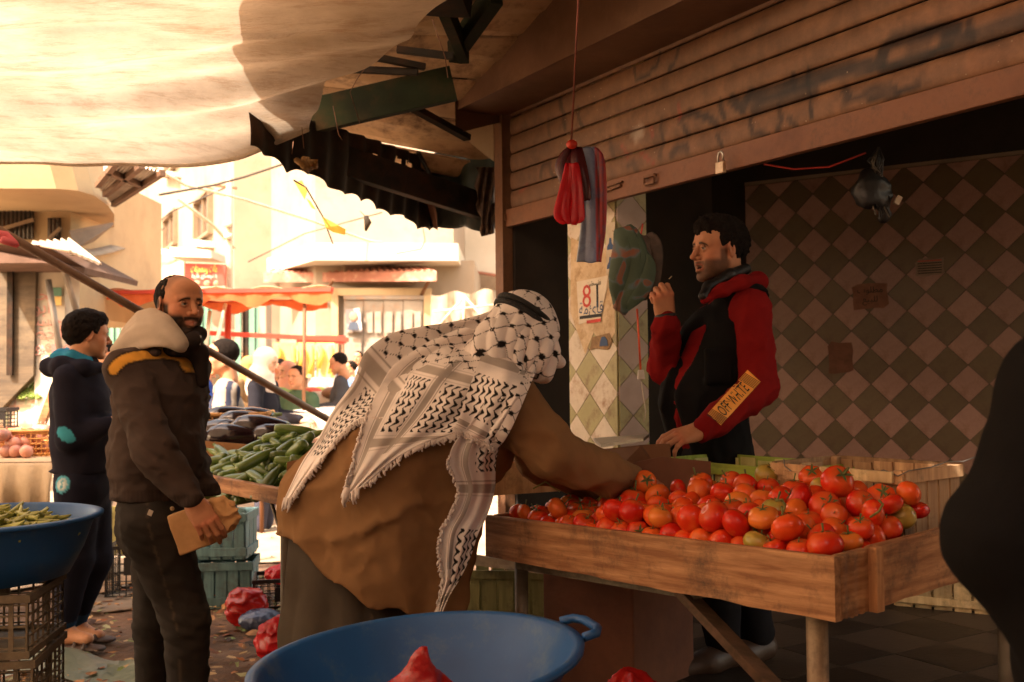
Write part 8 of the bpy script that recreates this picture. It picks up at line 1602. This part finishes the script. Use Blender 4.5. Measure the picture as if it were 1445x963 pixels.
    P2 = drape('scarf_back', [(655, 462), (615, 478), (580, 498), (552, 520), (535, 548), (520, 580), (508, 612), (500, 645), (492, 675), (484, 700)], [(752, 488), (742, 512), (728, 536), (714, 560), (698, 582), (676, 600), (648, 612), (612, 622), (566, 644), (508, 690)], 210, 150, c2, .026, .012, 3.3, 8, twist=2)
    fringe(P2, [P2[i, -1] for i in range(130, 210, 4)], 60, .016, 3); fringe(P2, [P2[i, 0] for i in range(110, 210, 5)], 34, .014, 4); fringe(P2, [P2[-1, j] for j in range(0, 150, 12)], 14, .030, 5)
    # upper right piece with strokes lying over the shoulder
    c3 = lambda su, sv, T, S: kcol(net(su, sv, .05, .0185) * (S > .82), birds(sv, su) * ((T > .30) & (T < .72) & (S < .80)), np.maximum(band(T, .16, .07), band(T, .84, .07)) * (S < .84))
    P3 = drape('scarf_shoulder', [(690, 482), (676, 510), (665, 540), (655, 566), (648, 590), (640, 604)], [(765, 505), (752, 535), (738, 568), (724, 600), (712, 622), (700, 634)], 130, 110, c3, .044, .008, 2.5, 12)
    fringe(P3, [P3[-1, j] for j in range(0, 110, 5)], 36, .014, 6)
    # right strand that hangs down to the basin
    c4 = lambda su, sv, T, S: kcol(net(su, sv, .05, .0185) * (T < .10), birds(sv, su) * (((T > .14) & (T < .34) & (S > .55)) | ((T > .58) & (T < .84) & (S > .45))), np.maximum(np.maximum(band(T, .40, .035) , band(S, .35, .10) * (T > .2) * (T < .75)), band(T, .90, .03)))
    P4 = drape('scarf_tail', [(690, 560), (662, 600), (640, 628), (634, 655), (646, 690), (638, 720), (622, 750), (620, 790), (624, 820), (618, 850), (616, 868)], [(738, 560), (722, 590), (708, 620), (700, 650), (698, 690), (688, 725), (674, 755), (664, 785), (650, 815), (634, 842), (622, 870)], 230, 80, c4, .034, .016, 2.6, 17, twist=5)
    fringe(P4, [P4[i, 0] for i in range(60, 230, 4)], 60, .014, 7); fringe(P4, [P4[-1, j] for j in range(0, 80, 10)], 9, .025, 8)
    for (x, y) in ((484, 704), (618, 866)):
        m = MB(); q = W(x, y, Y - .25) - Vector(p.base); q = Vector(p.base) * 0 + (Vector(P2[-1, 40] if x < 500 else P4[-1, 40]) - Vector(p.base)); m.tube([q + Vector((0, 0, .02)), q + Vector((-.006, -.004, -.004)), q + Vector((-.012, 0, -.03))], [.008, .012, .005], 7); o = m.build('tassel', surf('scarf fringe', (.72, .63, .59))); p.kids.append(o)
    rows = [((692, 448), (788, 466), -.105, -.05), ((693, 470), (790, 474), -.125, -.06), ((697, 490), (781, 494), -.130, -.07), ((706, 508), (770, 512), -.128, -.08), ((722, 520), (760, 528), -.12, -.09)]
    nu, nv = 60, 70; Pf = np.zeros((nu, nv, 3))
    for i in range(nu):
        k = i / (nu - 1) * 4; a = min(int(k), 3); t = k - a; L_ = np.array(rows[a][0]) * (1 - t) + np.array(rows[a + 1][0]) * t; R__ = np.array(rows[a][1]) * (1 - t) + np.array(rows[a + 1][1]) * t; ya = rows[a][2] * (1 - t) + rows[a + 1][2] * t; yb = rows[a][3] * (1 - t) + rows[a + 1][3] * t
        for j in range(nv):
            s_ = j / (nv - 1); q = L_ * (1 - s_) + R__ * s_; Pf[i, j] = V3(q[0], q[1], Y + ya * (1 - s_) + yb * s_ - .012 * math.sin(s_ * 15 + i * .05) * (.3 + i / nu) - .03 * math.sin(s_ * 3.1))
    idx = np.arange(nu * nv).reshape(nu, nv); fc = np.stack([idx[:-1, :-1], idx[1:, :-1], idx[1:, 1:], idx[:-1, 1:]], -1).reshape(-1, 4); uu = (Pf[..., 0] * .9 - Pf[..., 2] * .5); vv = (Pf[..., 2] * .9 + Pf[..., 0] * .5)
    q = p.add('scarf_flap', Pf.reshape(-1, 3), fc, M_cloth, kcol(net(uu, vv), 0 * uu, 0 * uu).reshape(-1, 3)); solidify(q, .0025, 0)
    p.finish()
man_scarf()
# ============================================================ 4. the man in the navy hoodie
def man_navy():
    Y = 5.3; p = Person(W(112, 905, Y), 'young man in a navy hoodie with a blue elbow patch, seen from behind, in sandals', 'tan')
    p.head(W(124, 474, Y), Vector((.80, .58, -.05)), (0, 0, 1), h=.0045, colkw=dict(beard=.1)); p.local('hair', lambda sd: hair_full(.020, .045, .006, 80, True, 9, .012)(sd), *HB, .006, M_hair)
    f = np.array([.93, .36, 0]); rt = np.array([.36, -.93, 0]); nb = V3(120, 515, Y); ch = V3(113, 560, Y); be = V3(114, 620, Y); hp = V3(115, 670, Y)
    shR = V3(98, 535, Y - .14); elR = V3(101, 618, Y - .17); wrR = V3(152, 600, Y - .12); shL = V3(135, 530, Y + .15); elL = V3(150, 600, Y + .15); wrL = V3(172, 600, Y)
    hR = V3(110, 690, Y - .08); hL = V3(125, 690, Y + .08); kR = V3(104, 790, Y - .08); kL = V3(132, 790, Y + .06); aR = V3(92, 885, Y - .06); aL = V3(108, 885, Y + .12)
    p.body([([nb, ch, be, hp], [.06, .13, .13, .13]), ([shR, elR, wrR], [.045, .038, .028]), ([shL, elL, wrL], [.045, .038, .028]), ([hR, kR, aR], [.08, .055, .035]), ([hL, kL, aL], [.08, .055, .035]), ([aR, V3(96, 897, Y - .06), V3(124, 902, Y - .10)], [.035, .04, .03]), ([aL, V3(118, 893, Y + .12), V3(140, 897, Y + .08)], [.035, .04, .03])], h=.012)
    p.hand(Vector(wrR), Vector((.9, -.1, .2)), Vector((.2, -.9, .3)), mirror=-1, h=.005)
    navy = np.array([.016, .015, .024]); cy = np.array([.05, .28, .36])
    def hd(sd):
        sd.chain([V3(118, 525, Y), ch, be, hp], [.10, .17, .172, .165], .05, flat=(f, .82)); sd.chain([shR, elR, wrR], [.078, .072, .045], .03); sd.chain([shL, elL, wrL], [.075, .065, .045], .03); sd.disp(folds(101, .012, 9, (0, 0, 1), .5), .06); sd.ell(V3(114, 664, Y), (.160, .140, .018), .01); sd.cut(V3(114, 667, Y), (0, 0, -1))
    def hc(V):
        C = np.tile(navy, (len(V), 1)); q = V - V3(95, 613, Y - .22); a = q[:, 0] * .80 - q[:, 2] * .6; b = q[:, 0] * .6 + q[:, 2] * .80; m = ((a / .056) ** 2 + (b / .031) ** 2 < 1) & (V[:, 1] < Y - .12); C[m] = cy; return C
    p.garment('hoodie', hd, np.array([-2.68, Y - .35, .85]), np.array([-2.0, Y + .35, 1.58]), .010, M_cloth, hc)
    def hood(sd): sd.chain([V3(142, 520, Y - .05), V3(118, 520, Y - .13), V3(88, 518, Y - .10), V3(72, 518, Y - .02), V3(92, 512, Y + .08)], [.025, .04, .05, .045, .04], .04); sd.disp(folds(105, .008, 14), .04)
    p.garment('hood', hood, np.array([-2.75, Y - .3, 1.35]), np.array([-2.1, Y + .25, 1.62]), .009, cloth('navy fleece', (.016, .015, .024)))
    def hood2(sd): sd.chain([V3(124, 509, Y - .06), V3(104, 506, Y - .06), V3(84, 506, Y - .02), V3(95, 500, Y + .05)], [.025, .038, .038, .035], .04); sd.disp(folds(107, .010, 18), .04)
    p.garment('hood_lining', hood2, np.array([-2.65, Y - .2, 1.40]), np.array([-2.1, Y + .22, 1.65]), .008, cloth('blue lining', (.03, .20, .33)))
    def tr(sd): sd.chain([hp + [0, 0, .02], V3(116, 690, Y)], [.155, .16], .03, flat=(f, .85)); sd.chain([hR, kR, aR + [0, 0, .03]], [.11, .095, .052], .03); sd.chain([hL, kL, aL + [0, 0, .03]], [.11, .09, .05], .03); sd.disp(folds(111, .012, 11, (0, 0, 1), .7), .05); sd.ell(aR + [0, 0, .025], (.054, .054, .02), .01)
    def tc(V):
        C = np.tile(np.array([.013, .013, .022]), (len(V), 1)); q = V - V3(88, 684, Y - .17); r = np.hypot(q[:, 0], q[:, 2]); m = V[:, 1] < Y - .08; C[(r < .045) & m] = (.08, .30, .38); C[(r < .032) & m] = (.35, .42, .42); z = (r < .030) & m & (np.abs(q[:, 0]) < .018) & (q[:, 2] < .018) & (q[:, 2] > -.024); C[z] = (.50, .55, .52); w = (r < .022) & m & (np.abs(q[:, 0] - .003 * np.sin(q[:, 2] * 400)) < .006); C[w] = (.10, .30, .36)
        lo = V[:, 2] < aR[2] + .03; C[lo] = (.02, .05, .10); return C
    p.garment('trousers', tr, np.array([-2.62, Y - .32, .06]), np.array([-2.0, Y + .32, 1.02]), .009, M_cloth, tc)
    for a in (aR, aL):
        sd = SDF(a + [-.14, -.14, -.14], a + [.30, .12, .1], .006); g = np.array([.93, -.25, 0]); z = -a[2] + .022
        sd.chain([a + [-.05, .0, z], a + g * .10 + [0, 0, z], a + g * .20 + [0, 0, z]], [.042, .042, .046], .02, flat=((0, 0, 1), .35)); 
        for q0 in (.07, .13): sd.chain([a + g * q0 + [.01, -.045, z + .01], a + g * q0 + [.0, 0, z + .062 - q0 * .15], a + g * q0 + [0, .045, z + .01]], [.010, .012, .010], .006)
        V, Fc = sd.mesh(); V[:, 2] = np.maximum(V[:, 2], .003); p.add('sandal', V, Fc, surf('dark brown sandal', (.055, .032, .022), rough=.6))
    p.finish()
man_navy()
# ============================================================ 5. the dark figure at the right edge
def man_edge():
    Y = 1.62; p = Person((1.12, Y + .05, 0), 'person in black clothes at the right edge, very near and out of focus', 'olive')
    p.head(W(1620, 270, Y + .05), Vector((-.6, .75, 0)), h=.006); p.local('hair', lambda sd: hair_full(.010, .05, .004, 80, True, 15)(sd), *HB, .006, M_hair); nb = V3(1590, 430, Y); ch = V3(1590, 620, Y); hp = V3(1590, 960, Y + .02); sh = V3(1500, 545, Y - .02); el = V3(1412, 765, Y); wr = V3(1500, 930, Y - .05); sh2 = V3(1700, 560, Y + .1); el2 = V3(1760, 800, Y + .1); wr2 = V3(1740, 1000, Y); 
    k1 = hp + [-.06, .05, -.42]; a1 = hp + [-.06, .05, -.86]; k2 = hp + [.12, .05, -.42]; a2 = hp + [.12, .05, -.86]
    p.body([([nb, ch, hp], [.06, .14, .14]), ([sh, el, wr], [.045, .038, .028]), ([sh2, el2, wr2], [.045, .038, .028]), ([hp, k1, a1], [.09, .055, .04]), ([hp, k2, a2], [.09, .055, .04])], h=.02)
    p.hand(wr, (.5, 0, -.8), (-.6, -.7, 0), h=.006)
    def jk(sd): sd.chain([nb + [0, 0, -.04], ch, hp + [0, 0, .02]], [.10, .17, .17], .05); sd.chain([sh, el, wr], [.085, .078, .055], .05); sd.chain([sh2, el2, wr2], [.085, .075, .055], .05); sd.chain([nb + [0, 0, -.03], sh], [.07, .08], .05); sd.disp(folds(121, .014, 8), .06)
    p.garment('jacket', jk, np.array([.62, Y - .35, .75]), np.array([1.45, Y + .4, 1.62]), .012, cloth('black jacket cloth', (.010, .009, .009)))
    def tr(sd): sd.chain([hp, k1, a1], [.15, .10, .07], .04); sd.chain([hp, k2, a2], [.15, .10, .07], .04)
    p.garment('trousers', tr, np.array([.65, Y - .35, 0.0]), np.array([1.45, Y + .35, 1.1]), .016, cloth('black trouser cloth', (.009, .009, .010)))
    p.finish()
man_edge()
# ============================================================ 6. people in the sunny street behind
def far_person(px, py, hh, face, label, hair='short', top=(.1, .1, .1), skin='tan', pants=(.05, .05, .07), stripes=None, arm=None, scarf=None, lean=0.0, stand=1.62, headc=None):
    """px, py: head centre in the photograph; hh: its height in pixels"""
    Y = .235 * F / hh; c = W(px, py, Y); p = Person((c.x, Y, 0), label, skin); f = np.array(face, float); f /= np.linalg.norm(f); rt = np.array([f[1], -f[0], 0]); f2 = np.array([f[0], f[1], 0]); f2 /= np.linalg.norm(f2)
    p.head(c, face, h=.0065, colkw=dict(beard=0.0)); c = np.array(c); nb = c + [0, 0, -.17] - f2 * .03; ch = nb + [0, 0, -.22] - f2 * lean * .3; be = nb + [0, 0, -.45] - f2 * lean * .6; hp = nb + [0, 0, -.62] - f2 * lean
    hp[2] = max(hp[2], .12); legs = []
    for s in (-1, 1): a = hp + rt * .09 * s; legs.append(([a, np.array([a[0], a[1], hp[2] * .52]) + f2 * .03, np.array([a[0], a[1], .07])], [.10, .075, .055]))
    ar = arm or (.35, -.35)
    arms = [([nb + rt * .19 * s + [0, 0, -.07], nb + rt * .25 * s + [0, 0, -.33] + f2 * .02, nb + rt * .20 * s + [0, 0, -.33 + ar[1] * .3] + f2 * (.05 + ar[0] * .6)], [.055, .048, .035]) for s in (-1, 1)]
    p.body([([nb, ch, hp], [.05, .11, .11])] + [(l[0], [x * .6 for x in l[1]]) for l in legs] + [(a[0], [x * .6 for x in a[1]]) for a in arms], h=.02)
    for a, s in zip(arms, (-1, 1)):
        w = a[0][-1]; d = w - a[0][1]; d /= np.linalg.norm(d); p.hand(Vector(w), d, (0, -.3, 1) if abs(d[2]) < .9 else (0, -1, 0), mirror=-s, h=.007)
    def tp(sd): sd.chain([nb + [0, 0, -.05], ch, be, hp], [.085, .15, .155, .15], .05, flat=(f2, .78)); [sd.chain(a[0], [x * 1.25 for x in a[1]], .03) for a in arms]; [sd.cap(nb + [0, 0, -.05], a[0][0], .06, .06, .04) for a in arms]; sd.disp(folds(abs(int(px)), .012, 9), .05)
    def tcl(V):
        C = np.tile(np.array(top, float), (len(V), 1))
        if stripes: q = V[:, 0] - nb[0]; m = np.abs(np.abs(q) - .085) < .022; C[m] = stripes[0]; m = np.abs(q) > .125; C[m] = stripes[0]; m = np.abs(np.abs(q) - .118) < .014; C[m] = stripes[1]
        return C
    pts = np.array([nb, hp] + [x for a in arms for x in a[0]]); p.garment('top', tp, pts.min(0) - .22, pts.max(0) + .2, .014, M_cloth, tcl)
    def tr(sd): [sd.chain(l[0], l[1], .04) for l in legs]
    pts = np.array([x for l in legs for x in l[0]]); p.garment('trousers', tr, pts.min(0) - .16, pts.max(0) + .16, .018, cloth('far trousers %d' % int(px), pants))
    if hair == 'short': p.local('hair', lambda sd: hair_full(.004, .052, .003, 80, True, abs(int(px)))(sd), *HB, .008, M_hair)
    if scarf:
        def sc(sd): sd.ell((0, -.018, .03), (.092, .112, .100), 0); sd.chain([(0, -.02, -.04), (0, -.02, -.16)], [.085, .10], .05); sd.chain([(0, .0, -.16), (0, .02, -.24)], [.12, .14], .05); sd.ell((0, .12, -.025), (.055, .07, .070), .01, 'sub'); sd.disp(folds(abs(int(px)) + 1, .008, 16), .03)
        p.local('headscarf', sc, (-.2, -.2, -.42), (.2, .2, .16), .009, cloth('far scarf %d' % int(px), scarf))
    p.finish()
far_person(313, 504, 48, (-.90, -.35, -.1), 'man with short black hair in a beige and navy striped jacket, face turned left', top=(.42, .31, .22), stripes=((.03, .035, .06), (.30, .26, .22)), pants=(.04, .04, .05), skin='tan')
far_person(285, 526, 36, (.8, .3, -.1), 'woman in a blue headscarf half hidden behind the balding man', hair=None, scarf=(.03, .06, .24), top=(.06, .13, .35), skin='tan')
far_person(376, 510, 36, (.75, -.1, -.25), 'woman in a white headscarf and black dress leaning over the white table', hair=None, scarf=(.70, .60, .52), top=(.018, .018, .024), skin='fair', arm=(.6, -.1))
far_person(405, 524, 27, (-.6, -.7, -.1), 'blurred figure in a peach headscarf behind the white table', hair=None, scarf=(.62, .32, .22), top=(.55, .28, .18), skin='fair')
far_person(451, 509, 22, (-.2, -1, -.2), 'boy in a grey jacket standing under the red lettering', top=(.36, .33, .32), skin='tan')
far_person(477, 513, 28, (-.95, -.2, -.3), 'man with thick black hair in a charcoal sweater bent over the far table', top=(.06, .06, .065), skin='tan', arm=(.6, -.2))
far_person(462, 516, 18, (.3, -1, 0), 'small figure in a red top between the two people at the lettered stall', top=(.55, .06, .08), skin='fair')
far_person(17, 530, 24, (.15, -1, 0), 'boy in a mauve brown jacket sitting behind the herb table', top=(.20, .14, .13), skin='fair')
far_person(-2, 496, 27, (.6, -.8, 0), 'person in dark clothes cut off by the left edge in front of the dark door', top=(.03, .025, .022), skin='tan')
far_person(149, 500, 36, (.7, .4, -.1), 'man in a black jacket hidden behind the man in the navy hoodie', top=(.03, .028, .028), skin='tan')
far_person(156, 527, 27, (.1, -1, 0), 'child in a pink and red shirt between the two standing men', top=(.50, .13, .14), skin='fair')
for a in ((392, 520, 26, (-.5, -.8, -.2), 'man in a pale shirt between the white headscarf and the peach one', 'short', (.45, .42, .38), None), (425, 521, 22, (.7, -.6, -.1), 'man in a brown jacket at the near corner of the lettered stall', 'short', (.20, .12, .08), None), (437, 514, 19, (.2, -1, 0), 'small dark haired figure below the yellow banners', 'short', (.10, .12, .2), None), (494, 520, 20, (-.8, -.5, 0), 'figure in a blue shirt half hidden by the white headscarf cloth', 'short', (.10, .16, .30), None),
          (352, 516, 24, (.8, -.4, -.1), 'figure in a mustard headscarf between the striped jacket and the white headscarf', None, (.30, .2, .1), (.50, .30, .10)), (505, 505, 18, (-.2, -1, 0), 'far man in a white shirt before the grey metal doors', 'short', (.6, .55, .5), None), (340, 506, 20, (.3, -.9, 0), 'far man in a black jacket in front of the sea green door', 'short', (.03, .03, .035), None), (418, 532, 30, (-.4, -.9, -.1), 'boy in a dark green top standing close behind the white table', 'short', (.06, .10, .06), None), (386, 534, 26, (.6, -.8, -.2), 'girl in a pink headscarf bending over the white table', None, (.35, .12, .14), (.60, .30, .30)), (465, 503, 19, (.5, -.9, 0), 'tall far man in a navy coat behind the charcoal sweater', 'short', (.04, .05, .10), None), (62, 512, 22, (.5, -.8, 0), 'man in an olive jacket beside the white pillar', 'short', (.12, .11, .06), None)):
    far_person(a[0], a[1], a[2], a[3], a[4], hair=a[5], top=a[6], scarf=a[7])
